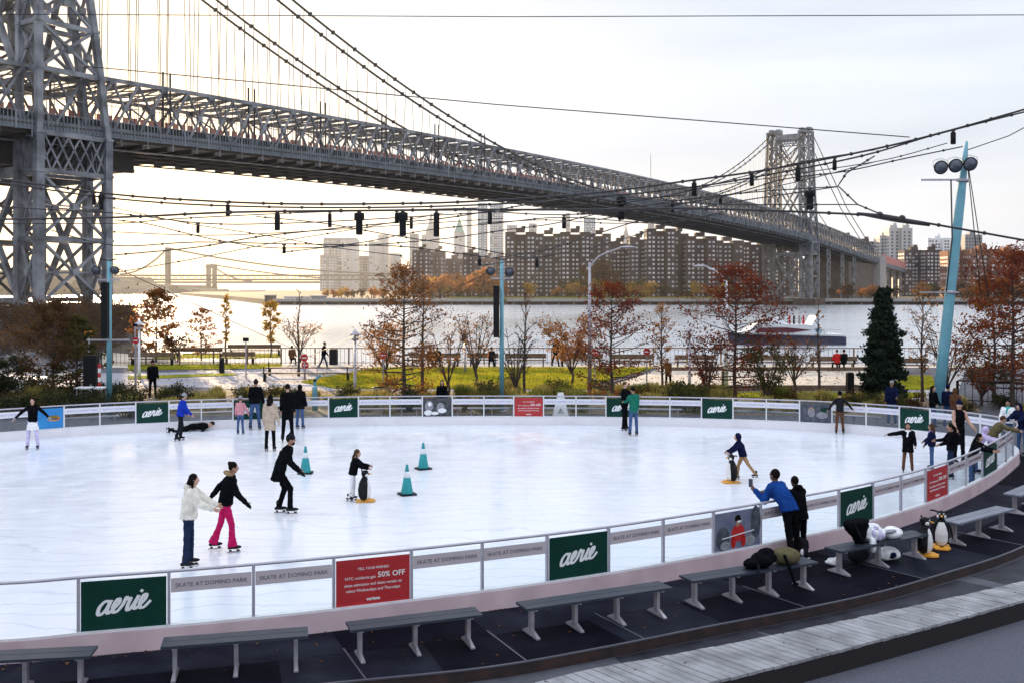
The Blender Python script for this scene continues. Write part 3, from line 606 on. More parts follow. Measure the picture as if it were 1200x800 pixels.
near_posts = [92, 198, 297, 391, 482, 565, 641, 713, 777, 836, 891, 940, 983, 1022.6, 1055.5, 1084.7, 1110, 1132, 1151, 1167.5, 1179, 1187]
far_posts = [1172, 1149, 1123, 1090, 1054, 1015, 975, 937, 898, 859, 822, 785, 747, 710, 675, 637, 602, 567, 530, 495, 457, 420, 385, 348, 311, 273, 236, 198, 159, 117, 75, 34, -8]
posts = [(cross_px(p, True), 'n', p) for p in near_posts] + [(cross_px(p, False), 'f', p) for p in far_posts]
idx_end = posts[-1][0][0]
# hidden rest of the loop, out of the frame to the left
i = idx_end; acc = 0; rest = []
start = posts[0][0][1]
while True:
    a, b = LOOP[i % len(LOOP)], LOOP[(i + 1) % len(LOOP)]; acc += (b - a).length; i += 1
    if acc >= 1.2: rest.append(((i % len(LOOP), b), 'h', 0)); acc = 0
    if i > len(LOOP) and (b - start).length < 1.3: break
posts += rest
PP = [p[0][1] for p in posts]; NP = len(PP)
def off_loop(d):
    out = []; n = len(LOOP)
    for k in range(0, n, 3):
        a, b = LOOP[(k - 3) % n], LOOP[(k + 3) % n]; t = (b - a).normalized(); out.append((LOOP[k].x + t.y * d, LOOP[k].y - t.x * d))
    return out
def curved_wall(pts, z0, z1, d0, d1, matn):
    """closed strip following the loop, from offset d0 to d1 outward"""
    mb = MB().m(matn); n = len(pts); vs = []
    for k in range(n):
        a, b = pts[(k - 1) % n], pts[(k + 1) % n]; t = (b - a).normalized(); o = V(t.y, -t.x, 0)
        for d, z in ((d0, z0), (d1, z0), (d1, z1), (d0, z1)): vs.append(pts[k] + o * d + V(0, 0, z))
    fs = [(k * 4 + j, ((k + 1) % n) * 4 + j, ((k + 1) % n) * 4 + (j + 1) % 4, k * 4 + (j + 1) % 4) for k in range(n) for j in range(4)]
    return mb.add(vs, fs)
L2 = LOOP[::3]
barrier = empty('rink_barrier', (0, 0, 0), label='white and pink oval rink barrier with glass panels and grey handrail', cat='barrier')
curved_wall(L2, -.02, .285, .012, .06, 'kick_outer').build('kickboard', barrier)
curved_wall(L2, -.02, .285, -.04, .010, 'kick_inner').build('inner_kickboard', barrier)
curved_wall(L2, .287, .318, -.045, .045, 'white_metal').build('sill', barrier)
MB().m('rail_grey').loft([(p + V(0, 0, RH), .024, .024) for p in L2 + [L2[0]]], 8, xa=(0, 0, 1), cap=False).build('handrail', barrier)
strip_txt = text_mesh('SKATE AT DOMINO PARK', .088, 'ink_grey', bold=0)
strip_txt_far = text_mesh('SKATE AT DOMINO PARK', .088, 'ink_blue', bold=0)
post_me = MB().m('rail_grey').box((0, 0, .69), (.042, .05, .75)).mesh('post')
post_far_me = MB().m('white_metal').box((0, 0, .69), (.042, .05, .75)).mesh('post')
AERIE = {('n', 92), ('n', 641), ('n', 983), ('n', 1151), ('f', 198), ('f', 420), ('f', 747), ('f', 859), ('f', 1090), ('f', 311)}
RED = {('n', 391), ('n', 1084.7), ('f', 637)}
PHOTO = {('n', 836), ('f', 530), ('f', 975)}
BLUE = {('f', 75)}
def cursive(w, matn):
    pts = [[(.80, .88), (.45, 1.0), (.12, .62), (.13, .12), (.38, .0), (.68, .35), (.86, .98), (.76, .30), (.92, .0), (1.18, .22), (1.50, .62), (1.52, .95), (1.32, .98), (1.16, .5), (1.30, .03), (1.58, .05), (1.86, .48), (2.0, 1.04), (2.08, .86), (2.34, .90), (2.28, .45), (2.30, .06), (2.50, .02), (2.72, .42), (2.92, .98), (2.78, .25), (2.94, .0), (3.20, .22), (3.50, .62), (3.52, .95), (3.32, .98), (3.16, .5), (3.30, .03), (3.60, .02), (3.95, .42)],
           [(3.03, 1.32), (3.08, 1.40)]]
    mb = MB().m(matn); k = w / 3.95
    for st in pts:
        c = catmull([(a, b, 0) for a, b in st], 5)
        for a, b in zip(c[:-1], c[1:]):
            d = b - a
            if d.length < 1e-4: continue
            th = .075 + .075 * abs(d.normalized().y)
            n = V(-d.y, d.x, 0).normalized() * th; e = d.normalized() * .05
            q = [a - n - e, b - n + e, b + n + e, a + n - e]
            ky = len(mb.f) * .00004; q = [V((p.x + p.y * .28 - 2.1) * k, -.001 - ky, (p.y - .5 + (p.x - 2) * .11) * k) for p in q]
            mb.add(q, [(0, 1, 2, 3)])
    return mb.mesh('lettering')
aer = cursive(.70, 'ink_white')
AL = {('n', 92): 'large dark green banner with white script lettering at lower left', ('n', 641): 'dark green banner with white script lettering between grey strips above the longest bench',
      ('n', 983): 'green banner with white script lettering right of the man in royal blue', ('n', 1151): 'narrow looking green banner near the right bend of the rink',
      ('f', 198): 'green banner left of the child in bright blue on the far barrier', ('f', 420): 'green banner between the jeans skaters and the black and white photo banner',
      ('f', 747): 'green banner partly hidden behind the hugging skaters', ('f', 859): 'green banner on the far barrier below the dark red oak', ('f', 1090): 'green banner below the tall leaning blue mast',
      ('f', 311): 'green banner mostly hidden behind the pink child and bending man'}
RL = {('n', 391): 'large red discount banner with white text on the near barrier', ('n', 1084.7): 'red text banner below the three girls at the right bend', ('f', 637): 'small red banner in the middle of the far barrier'}
PL = {('n', 836): 'photo banner of a person in red beside the man in royal blue', ('f', 530): 'black and white photo banner on the far barrier', ('f', 975): 'dark photo banner left of the skater with arms out'}
red_lines = [('TELL YOUR FRIENDS', .052, .20), ('skate admission and skate rentals on', .060, -.035), ('select Wednesdays and Thursdays', .060, -.12)]
def disc(mb, cx, cz, rx, rz_, y, n=14):
    vs = [(cx + rx * math.cos(2 * math.pi * i / n), y, cz + rz_ * math.sin(2 * math.pi * i / n)) for i in range(n)]
    return mb.add(vs, [tuple(range(n))])
for i in range(NP):
    kind, key = posts[i][1], (posts[i][1], posts[i][2])
    a, b = PP[i], PP[(i + 1) % NP]; d = b - a; L = d.length; d.normalize(); c = (a + b) / 2
    if L < .25: continue
    o = V(d.y, -d.x, 0); near = kind == 'n'
    put('post', post_me if near or kind == 'h' else post_far_me, barrier, a, math.atan2(d.y, d.x))
    rzo = math.atan2(d.y, d.x) if near else math.atan2(-d.y, -d.x)
    face = o if near else -o
    full = key in AERIE or key in RED or key in PHOTO or key in BLUE
    if kind == 'h': 
        continue
    w = L - .055
    gp = MB().m('panel_glass').box((0, 0, 0), (w, .010, .70)); gp.build('glass_panel', barrier, c + V(0, 0, .67), rzo)
    if not full:
        st = MB().m('strip_paper' if near else 'strip_far').box((0, 0, 0), (w, .004, .20)).build('lettered_strip', barrier, c + V(0, 0, .865) + face * .013, rzo)
        tx = put('lettering', strip_txt if near else strip_txt_far, st, (0, -.0045, -.005)); tx.scale = (min(1, w / 1.14),) * 3
    else:
        W, H_ = w - .01, .70
        k = W / 1.13
        nm, ct = 'banner', 'banner'
        lab = AL.get(key) or RL.get(key) or PL.get(key) or 'blue banner with a burger picture behind the girl with spread arms'
        base = 'banner_green' if key in AERIE else 'banner_red' if key in RED else 'banner_blue' if key in BLUE else 'photo_bw' if key == ('f', 530) else 'photo_sky' if near else 'photo_dark'
        bn = MB().m(base).box((0, 0, 0), (W, .006, H_)).build('banner', None, c + V(0, 0, .655) + face * .016, rzo, label=lab, cat='banner', group='printed banners on the rink barrier')
        if key in AERIE: put('lettering', aer, bn, (0, -.0045, 0), sc=(k, 1, 1))
        elif key in RED:
            for tb, sz, zz in red_lines: put('lettering', text_mesh(tb, sz, 'ink_white', bold=.0002), bn, (0, -.0048, zz), sc=(k, 1, 1))
            put('lettering', text_mesh('NYC residents get', .062, 'ink_white'), bn, (-.20 * k, -.0048, .065), sc=(k, 1, 1))
            put('lettering', text_mesh('50% OFF', .115, 'ink_white', bold=.0015), bn, (.28 * k, -.0048, .085), sc=(k, 1, 1))
            put('lettering', text_mesh('verizon', .07, 'ink_white', bold=.0022), bn, (0, -.0048, -.26), sc=(k, 1, 1))
        elif key in BLUE:
            p = MB().m('orange_paint'); disc(p, .22, .0, .20, .09, -.006); p.m('leaf_yellow'); disc(p, .22, .05, .17, .05, -.008); p.m('photo_dark'); disc(p, .22, -.02, .19, .03, -.009); p.build('picture', bn)
        else:
            p = MB()
            if near:
                p.m('photo_dark'); disc(p, -.38, -.12, .17, .22, -.005); disc(p, .45, .10, .13, .30, -.005); p.m('sign_red'); disc(p, .0, -.05, .17, .16, -.007); p.m('cl_red'); disc(p, -.12, -.20, .06, .12, -.008); disc(p, .13, -.20, .06, .12, -.008)
                p.m('skin_tan'); disc(p, -.01, .12, .05, .06, -.008); p.m('hair_black'); disc(p, -.01, .21, .075, .07, -.009); p.m('ink_white'); disc(p, .02, .155, .06, .018, -.010); p.add([(-.40, -.012, -.125), (.40, -.012, -.055), (.40, -.012, -.035), (-.40, -.012, -.105)], [(0, 1, 2, 3)])
                p.m('cl_grey'); disc(p, -.32, -.25, .12, .08, -.006); disc(p, .30, -.22, .13, .10, -.006)
            elif key == ('f', 530):
                p.m('cl_grey'); disc(p, -.30, .05, .16, .20, -.005); disc(p, .12, -.02, .15, .20, -.005); p.m('ink_white'); disc(p, -.34, -.20, .15, .10, -.007); disc(p, .18, -.12, .16, .09, -.007); disc(p, -.10, -.22, .16, .06, -.007); disc(p, -.28, .12, .07, .08, -.008)
            else:
                p.m('cl_grey'); disc(p, -.15, .02, .12, .18, -.005); disc(p, .22, -.08, .2, .12, -.005); p.m('skin_tan'); disc(p, -.16, .15, .05, .06, -.008); p.m('banner_green'); disc(p, .32, .12, .16, .09, -.007)
            p.build('picture', bn)
# ---------------------------------------------------------------- ice and ground
MB().m('ice').sheet([(p.x, p.y) for p in L2], 0.0).build('ice_rink', kind='structure')
mat_edge = [V(p.x, p.y, 0) for p in catmull([(-60, 14, 0), (-40, 11.5, 0), (-30, 10.6, 0), (-20, 10.5, 0), (-12, 10.9, 0), (-6.5, 11.7, 0), (-2.35, 12.76, 0), (-.34, 13.3, 0), (1.2, 14.0, 0), (2.8, 14.84, 0), (5.58, 16.28, 0), (7.55, 17.6, 0), (10.1, 19.6, 0), (13.9, 23.6, 0), (17.5, 28, 0), (23, 31.5, 0), (40, 34, 0)], 6)]
shore = [(400, 36), (400, 66.3), (-27, 66.3), (-40, 100), (-64, 168), (-72, 174), (-150, 180), (-500, 200), (-500, 14)]
gp = [(p.x, p.y) for p in mat_edge] + shore
g = MB().m('asphalt'); g.add([(x, y, -.012) for x, y in gp], [tuple(range(len(gp)))])
g.m('rust_edge')
for a, b in zip(mat_edge[:-1], mat_edge[1:]): g.add([a + V(0, 0, -.7), b + V(0, 0, -.7), b + V(0, 0, -.012), a + V(0, 0, -.012)], [(0, 1, 2, 3)])
g.m('stone_pier')
for (ax, ay), (bx, by) in zip(shore[:-2], shore[1:-1]): g.add([(ax, ay, -6), (bx, by, -6), (bx, by, -.012), (ax, ay, -.012)], [(3, 2, 1, 0)])
g.build('ground', kind='structure')
# rubber mats laid between barrier and step
n = len(mat_edge); k0, k1 = 6 * 5, 6 * 15
out_off = off_loop(.066)
def nearest(pts, p): return min(range(len(pts)), key=lambda i: (pts[i][0] - p.x) ** 2 + (pts[i][1] - p.y) ** 2)
mats_ = MB(); seam = MB().m('steel_strip')
LV = [V(a, b, 0) for a, b in off_loop(.10)]
vs = []
for i in range(k0, k1 + 1):
    e = mat_edge[i]; q = LV[nearest(out_off, e)]; vs.append((e, q))
for i in range(len(vs) - 1):
    (e0, q0), (e1, q1) = vs[i], vs[i + 1]
    mats_.m('mat_rubber_worn' if (i // 5) % 3 == 1 else 'mat_rubber')
    for lo, hi in ((.015, .52), (.525, 1.0)):
        if hi == 1.0: mats_.m('mat_rubber_worn' if (i // 7) % 3 != 1 else 'mat_rubber')
        mats_.add([e0.lerp(q0, lo) + V(0, 0, -.004), e1.lerp(q1, lo) + V(0, 0, -.004), e1.lerp(q1, hi) + V(0, 0, -.004), e0.lerp(q0, hi) + V(0, 0, -.004)], [(0, 1, 2, 3)])
    if i % 7 == 0 and i > 4: seam.beam(e0.lerp(q0, .02) + V(0, 0, -.003), e0.lerp(q0, .62) + V(0, 0, -.003), .022, .012)
mats_.build('rubber_matting', kind='structure')
for i in range(k0, k1): seam.beam(mat_edge[i] + V(0, 0, -.004), mat_edge[i + 1] + V(0, 0, -.004), .035, .02)
seam.build('edging_strip', label='thin metal edging along the black rubber matting', cat='edging')
bf = [V(p.x, p.y, 0) for p in catmull([(-9, 7.4, 0), (-5, 9.6, 0), (-2, 11.55, 0), (.35, 13.05, 0), (1.16, 13.53, 0), (2.14, 13.97, 0), (3.69, 14.72, 0), (5.9, 15.85, 0), (8.84, 17.45, 0), (12, 19.4, 0), (16, 22.4, 0), (20, 26, 0)], 10)]
bn_ = [V(p.x, p.y, 0) for p in catmull([(-8.2, 6.4, 0), (-4.2, 8.5, 0), (-1, 10.6, 0), (1.1, 12.15, 0), (2.0, 12.72, 0), (2.95, 13.22, 0), (4.5, 14.1, 0), (6.6, 15.33, 0), (9.4, 17.05, 0), (12.6, 19.05, 0), (16.6, 21.5, 0), (20.7, 25.2, 0)], 10)]
lower = [(p.x, p.y) for p in bf] + [(60, 31), (60, 36), (20, 36), (-20, 20), (-60, 20), (-60, 6)]
MB().m('asphalt').add([(x, y, -.17) for x, y in lower], [tuple(range(len(lower)))]).build('lower_pavement', kind='structure')
lm = MB().m('mat_lower')
for a0, b0, a1, b1 in ((45, .08, 62, .60), (62, .05, 80, .66), (80, .05, 98, .7)):
    pts_a = [bf[i] for i in range(a0, min(a1, len(bf)))]
    ed = []
    for p in pts_a:
        q = mat_edge[min(range(n), key=lambda i: (mat_edge[i] - p).length)]; ed.append((p, q))
    for (p0, q0), (p1, q1) in zip(ed[:-1], ed[1:]):
        lm.add([p0.lerp(q0, b0) + V(0, 0, -.163), p1.lerp(q1, b0) + V(0, 0, -.163), p1.lerp(q1, .93) + V(0, 0, -.163), p0.lerp(q0, .93) + V(0, 0, -.163)], [(0, 1, 2, 3)])
lm.build('lower_matting', kind='structure')
# boardwalk of short cross planks
bd = MB(); 
def along(P, s):
    acc = 0
    for a, b in zip(P[:-1], P[1:]):
        l = (b - a).length
        if acc + l >= s: return a.lerp(b, (s - acc) / l)
        acc += l
    return P[-1]
Lf = sum((b - a).length for a, b in zip(bf[:-1], bf[1:])); Ln = sum((b - a).length for a, b in zip(bn_[:-1], bn_[1:]))
NPL = int(Lf / .155)
for k in range(NPL):
    u0, u1 = (k + .03) / NPL, (k + .93) / NPL
    f0, f1, n0, n1 = along(bf, u0 * Lf), along(bf, u1 * Lf), along(bn_, u0 * Ln), along(bn_, u1 * Ln)
    zt = -.095 + rnd.uniform(-.003, .003); j = rnd.uniform(-.012, .012)
    dv = (n0 - f0).normalized() * j
    bd.m('board')
    P4 = [f0 + dv, f1 + dv, n1 + dv, n0 + dv]
    bd.prism([(p.x, p.y) for p in P4][::-1], -.135, zt)
bd.m('board_dark')
for a, b in zip(bn_[:-1], bn_[1:]): bd.add([a + V(0, 0, -.6), b + V(0, 0, -.6), b + V(0, 0, -.138), a + V(0, 0, -.138)], [(0, 1, 2, 3)])
q = [(p.x, p.y) for p in bf] + [(p.x, p.y) for p in reversed(bn_)]; bd.add([(x, y, -.139) for x, y in q], [tuple(range(len(q)))])
bd.build('boardwalk_path', kind='structure')
MB().m('asphalt_coarse').sheet([(-80, -25), (80, -25), (80, 31), (20, 27), (10, 18), (0, 12.5), (-8, 9), (-80, 9)], -.42).build('road', kind='structure')
# ---------------------------------------------------------------- benches
def bench_proto(L, nleg, label, group, top='bench_top'):
    r = empty('bench', (0, 0, 0), label=label, cat='bench', group=group)
    for y in (-.098, .098): MB().m(top).box((0, y, .435), (L, .185, .035)).build('seat_plank', r)
    for q in range(nleg):
        x = -L / 2 + .16 + (L - .32) * q / (nleg - 1)
        m = MB().m('galv').box((x, 0, .225), (.055, .09, .385)).box((x, 0, .405), (.05, .34, .022))
        M = MB(); m.add([(x - .03, -.24, .0), (x + .03, -.24, 0), (x + .03, .24, 0), (x - .03, .24, 0), (x - .03, -.24, .02), (x + .03, -.24, .02), (x + .03, .24, .02), (x - .03, .24, .02), (x - .012, -.07, .10), (x + .012, -.07, .10), (x + .012, .07, .10), (x - .012, .07, .10)],
                       [(0, 3, 2, 1), (0, 1, 5, 4), (1, 2, 6, 5), (2, 3, 7, 6), (3, 0, 4, 7), (4, 5, 9, 8), (5, 6, 10, 9), (6, 7, 11, 10), (7, 4, 8, 11), (8, 9, 10, 11)])
        m.build('leg', r)
    return r
def bp(px, py): D = (HC - .45) * F / (py - YH); return V(at(px, D), D, 0)
GB = 'grey benches on the matting along the near barrier'
for (a, b, nl, lab, tp) in [
    ((-118, 773), (110, 762), 4, 'grey bench in the lower left corner, cut by the frame', 'bench_top'),
    ((190, 752), (361, 739), 3, 'grey bench below the green banner and its right neighbour strip', 'bench_top'),
    ((408, 733), (561, 715), 3, 'grey bench below the large red banner', 'bench_top'),
    ((611, 709), (780, 684), 4, 'long grey bench below the middle green banner', 'bench_top'),
    ((804, 677), (950, 655), 4, 'grey bench carrying the black bags beside the man in blue', 'bench_top'),
    ((976, 643), (1078, 623), 3, 'grey bench carrying the pale patterned coat and white bag', 'bench_top'),
    ((1113, 611), (1178, 594), 3, 'grey bench just beyond the two parked penguins', 'bench_top_light'),
    ((1186, 579), (1232, 560), 3, 'grey bench at the right edge of the picture', 'bench_top_light')]:
    A, B = bp(*a), bp(*b); d = B - A
    r = bench_proto(d.length, nl, lab, GB, tp); r.location = (A + B) / 2; r.rotation_euler = (0, 0, math.atan2(d.y, d.x))
GF = 'grey benches outside the far barrier'
fb = bench_proto(1.9, 3, 'grey bench outside the far barrier, seen through the glass', GF, 'bench_top_light'); fsub = [(c, kids(c)) for c in kids(fb)]; first = True
OL = off_loop(1.5)
for px in (330, 440, 510, 570, 625, 690, 770, 880, 915, 1000, 250, 100):
    k = min((i for i in range(len(OL)) if OL[i][1] > 30), key=lambda i: abs(600 + F * OL[i][0] / OL[i][1] - px))
    a, b = OL[k - 1], OL[(k + 1) % len(OL)]; rz = math.atan2(b[1] - a[1], b[0] - a[0])
    if first: fb.location = (*OL[k], 0); fb.rotation_euler = (0, 0, rz); first = False
    else: dup(fb, (*OL[k], 0), rz, subs=fsub)
# bags on the benches
A, B = bp(804, 677), bp(950, 655); dn = (B - A).normalized()
def bag(name, label, pos, parts, cat, rz=0, group=None):
    r = empty(name, pos, rz, label=label, cat=cat, group=group)
    for pn, mn, mb, sm in parts: 
        mb.mats = [mn]; put(pn, remeshed(mb, pn, .016, sm), r)
    return r
def E(*l):
    m = MB().m('cl_black')
    for c, r in l: m.ell(c, r, rotz(rnd.uniform(-20, 20)) @ rotx(rnd.uniform(-15, 15)))
    return m
rzb = math.atan2(dn.y, dn.x)
bag('backpack', 'black backpack lying on the bench left of the olive bag', bp(893, 664) + V(0, 0, .455), [('bag_body', 'cl_black', E(((0, 0, .12), (.20, .19, .13)), ((-.22, 0, .08), (.14, .15, .09)), ((.08, .0, .22), (.15, .12, .09)), ((.1, -.1, .16), (.12, .06, .08))), 3), ('strap', 'cl_char', MB().tube([(-.2, -.15, .1), (-.24, -.22, -.05), (-.18, -.22, -.2)], .022, 6), 1)], 'bag', rzb, 'bags and coats left on the benches')
bag('duffel_bag', 'dark olive duffel bag between the black backpack and the standing man', bp(921, 660) + V(0, 0, .455), [('bag_body', 'cl_olive', E(((0, 0, .13), (.26, .17, .14)), ((.16, .02, .1), (.14, .14, .1)), ((-.14, 0, .14), (.12, .15, .12))), 3), ('strap', 'cl_black', MB().tube([(-.16, -.15, .2), (-.1, -.2, .0), (.0, -.22, -.28), (.08, -.2, -.30)], .03, 6), 1)], 'bag', rzb)
bag('backpack', 'black backpack on the matting behind the boy in black', V(at(938, 18.75), 18.75, 0), [('bag_body', 'cl_char', E(((0, 0, .2), (.17, .13, .2)), ((0, -.1, .12), (.12, .08, .1))), 3)], 'bag', 0)
c0 = bp(1006, 637)
bag('handbag', 'wide black bag perched at the left end of the coat bench', c0 + V(0, .05, .455), [('bag_body', 'cl_black', MB().loft([((.06, 0, .0), .10, .09), ((.03, 0, .16), .15, .12), ((-.02, 0, .30), .25, .15), ((-.03, 0, .38), .29, .16), ((-.03, 0, .42), .25, .13)], 14).caps((.1, .02, .05), (.18, .02, .3), .08, .09), 3), ('strap', 'cl_char', MB().tube([(-.2, -.13, .38), (-.1, -.2, .15), (.06, -.14, .05)], .02, 6), 1)], 'bag', rzb)
bag('winter_coat', 'pale grey patterned coat heaped in the middle of the bench', bp(1022, 634) + V(0, .05, .455), [('coat_body', 'cl_white', E(((0, 0, .15), (.24, .17, .17)), ((.14, 0, .11), (.18, .15, .12)), ((-.12, .02, .22), (.13, .12, .12)), ((-.1, -.14, -.02), (.08, .06, .16))), 3), ('coat_pattern', 'cl_lavpants', E(((-.08, -.13, .16), (.05, .05, .08)), ((.06, -.15, .12), (.045, .05, .10)), ((.0, -.11, .25), (.06, .05, .05)), ((.16, -.13, .1), (.04, .04, .06))), 1)], 'coat', rzb)
bag('tote_bag', 'white tote bag at the right end of the coat bench', bp(1045, 630) + V(0, 0, .455), [('bag_body', 'cl_white', E(((0, 0, .10), (.20, .15, .11)), ((.12, 0, .09), (.10, .12, .09))), 3), ('flap', 'cl_grey', E(((-.12, -.05, .14), (.17, .12, .04))), 1)], 'bag', rzb)
bag('duffel_bag', 'pale bag with blue side under the coat bench', V(at(1040, gy(656)), gy(656), 0), [('bag_body', 'cl_white', E(((0, 0, .13), (.25, .14, .13)), ((.16, 0, .10), (.12, .13, .10))), 3), ('side_pocket', 'cl_navy', E(((.0, -.10, .12), (.10, .06, .07))), 1)], 'bag', rzb)
bag('backpack', 'dark bag under the left half of the coat bench', V(at(1006, gy(658)), gy(658), 0), [('bag_body', 'cl_char', E(((0, 0, .14), (.24, .15, .14))), 3)], 'bag', rzb)
bag('shoe_pair', 'pale shoes on the mat left of the coat bench', V(at(975, gy(662)), gy(662), 0), [('shoe', 'cl_white', MB().ell((0, 0, .05), (.05, .14, .05)).ell((0, -.06, .08), (.04, .06, .06)), 1), ('shoe', 'cl_white', MB().ell((.17, .03, .05), (.05, .14, .05)).ell((.17, -.03, .08), (.04, .06, .06)), 1)], 'shoes', R(50))
# white A-frame board standing outside the far barrier
c_ = V(at(657, 37.75), 37.75, 0); r = empty('a_frame_sign', c_, label='white wedge shaped sign board outside the far barrier', cat='sign')
MB().m('sign_white').add([(-.36, -.22, 0), (.36, -.22, 0), (.10, -.03, 1.12), (-.10, -.03, 1.12), (-.36, -.18, 0), (.36, -.18, 0), (.10, 0, 1.12), (-.10, 0, 1.12)], [(0, 1, 2, 3), (7, 6, 5, 4), (0, 4, 5, 1), (3, 2, 6, 7), (1, 5, 6, 2), (4, 0, 3, 7)]).build('front_board', r)
MB().m('sign_white').add([(-.36, .22, 0), (.36, .22, 0), (.10, .05, 1.12), (-.10, .05, 1.12), (-.36, .18, 0), (.36, .18, 0), (.10, .02, 1.12), (-.10, .02, 1.12)], [(3, 2, 1, 0), (4, 5, 6, 7), (1, 5, 4, 0), (7, 6, 2, 3), (2, 6, 5, 1), (7, 3, 0, 4)]).build('rear_board', r)
mm = MB().m('ink_grey')
for a in range(3):
    an = R(90 + 120 * a); mm.beam((0, -.155, .42), (.13 * math.cos(an), -.15, .42 + .13 * math.sin(an)), .03, .01); mm.beam((.13 * math.cos(an), -.15, .42 + .13 * math.sin(an)), (.13 * math.cos(an + 2.09), -.15, .42 + .13 * math.sin(an + 2.09)), .02, .01)
mm.build('emblem', r)

# fallen leaves blown against the barrier, over the matting, boardwalk and road
fl_ = MB()
def leaf_at(x, y, z, s):
    a = rnd.uniform(0, 6.28); c_, s_ = math.cos(a) * s, math.sin(a) * s; h = rnd.uniform(.003, .014)
    fl_.m(rnd.choice(('leaf_brown', 'leaf_rust', 'leaf_brown', 'leaf_orange'))).add([(x - c_, y - s_, z + .003), (x + s_ * .6, y - c_ * .6, z + h), (x + c_, y + s_, z + .004), (x - s_ * .6, y + c_ * .6, z + h * .6)], [(0, 1, 2, 3)])
for _ in range(420):
    k = rnd.randrange(len(LOOP)); p = LOOP[k]; t = (LOOP[(k + 1) % len(LOOP)] - p).normalized()
    if p.y > 30: continue
    d = .08 + abs(rnd.gauss(0, .12)); leaf_at(p.x + t.y * d, p.y - t.x * d, 0, rnd.uniform(.015, .035))
for _ in range(160):
    i = rnd.randint(k0, k1); e = mat_edge[i]; q = LV[nearest(out_off, e)]; p = e.lerp(q, rnd.random()); leaf_at(p.x, p.y, -.003, rnd.uniform(.014, .03))
for _ in range(60):
    u = rnd.uniform(.2, .8); p = along(bf, u * Lf).lerp(along(bn_, u * Ln), rnd.random()); leaf_at(p.x, p.y, -.09, rnd.uniform(.014, .028))
for _ in range(120): leaf_at(rnd.uniform(2, 10), rnd.uniform(8, 14), -.42, rnd.uniform(.014, .03))
fl_.build('fallen_leaves', kind='stuff')
# ---------------------------------------------------------------- suspension bridge
BN = V(-79.4, 195, 0); BD = V(.5445, .8388, 0); BP = V(.8388, -.5445, 0); BL = 471.0
def bpt(u, v, z): return BN + BD * u + BP * v + V(0, 0, z)
def u_px(px, v):      # distance along the bridge where a line at offset v crosses a photo column
    k = (px - 600) / F; X0 = BN.x + BP.x * v; Y0 = BN.y + BP.y * v
    return (k * Y0 - X0) / (BD.x - k * BD.y)
def fitq(pts, v):
    us, zs = [], []
    for px, py in pts:
        u = u_px(px, v); Y = bpt(u, v, 0).y; us.append(u / BL); zs.append(zat(py, Y))
    # least squares quadratic
    n = len(us); S = [sum(u ** k for u in us) for k in range(5)]; T = [sum(z * u ** k for u, z in zip(us, zs)) for k in range(3)]
    M = Matrix(((S[0], S[1], S[2]), (S[1], S[2], S[3]), (S[2], S[3], S[4]))); c = M.inverted() @ Vector(T)
    print('FIT', [round(x, 2) for x in c], [round(z - (c[0] + c[1] * u + c[2] * u * u), 2) for u, z in zip(us, zs)])
    return c
cd = fitq([(150, 152), (300, 171.5), (450, 196), (600, 213), (700, 228), (775, 239), (850, 254), (900, 266), (940, 277)], 2.5)
ct = fitq([(125, 88), (155, 98), (185, 103), (215, 109), (240, 114), (300, 119), (360, 134), (425, 148), (500, 160), (560, 169), (600, 179), (700, 196), (750, 207), (800, 218), (850, 230), (900, 243), (940, 256)], 0)
zend = zat(308, 733); zend2 = zat(331, 951)
def zdeck(u):
    if u > BL:
        a = cd[0] + cd[1] + cd[2]
        if u < BL + 171: return a + (zend - a) * (u - BL) / 171
        return zend + (zend2 - zend) * (u - BL - 171) / 260
    s = max(u, -15) / BL; z = cd[0] + cd[1] * s + cd[2] * s * s
    return z + (0 if u > -15 else (u + 15) * .02)
def ztop(u):
    if u > BL: return zdeck(u) + (ct[0] + ct[1] + ct[2] - cd[0] - cd[1] - cd[2])
    s = max(u, -15) / BL; z = ct[0] + ct[1] * s + ct[2] * s * s
    return z + (0 if u > -15 else (u + 15) * .02)
bridge = empty('suspension_bridge', bpt(0, 0, WATER), label='huge grey steel suspension bridge with lattice towers crossing the river', cat='bridge')
Minv = Matrix.Translation(-bpt(0, 0, WATER))
def bb(mb, name, parent=None):
    me = mb.mesh(name); me.transform(Minv); return put(name, me, parent or bridge)
U0, U1 = -72, BL + 171; PW = 6.1
nP = int((U1 - U0) / PW)
for v, mn in ((0, 'bridge_steel'), (-22, 'bridge_warm')):
    t = MB().m(mn)
    for k in range(nP):
        a, b = U0 + k * PW, U0 + (k + 1) * PW
        t.beam(bpt(a, v, ztop(a)), bpt(b, v, ztop(b)), .75, .75); t.beam(bpt(a, v, zdeck(a) + .3), bpt(b, v, zdeck(b) + .3), .7, .9)
        t.beam(bpt(a, v + .22, zdeck(a)), bpt(b, v + .22, ztop(b)), .34, .4); t.beam(bpt(a, v - .22, ztop(a)), bpt(b, v - .22, zdeck(b)), .34, .4); t.beam(bpt(a, v, zdeck(a)), bpt(a, v, ztop(a)), .14, .14); t.beam(bpt(a, v, (zdeck(a) + ztop(a)) / 2), bpt(b, v, (zdeck(b) + ztop(b)) / 2), .14, .14)
        if k % 2 == 0: t.box(bpt(a, v, ztop(a) - .4), (1.6, .9, 1.1), math.atan2(BD.y, BD.x))
        if v == 0: t.box(bpt((a + b) / 2, v, (zdeck(a) + ztop(a)) / 2), (1.1, .8, 1.1), math.atan2(BD.y, BD.x))
    bb(t, 'stiffening_truss')
t = MB().m('bridge_warm')
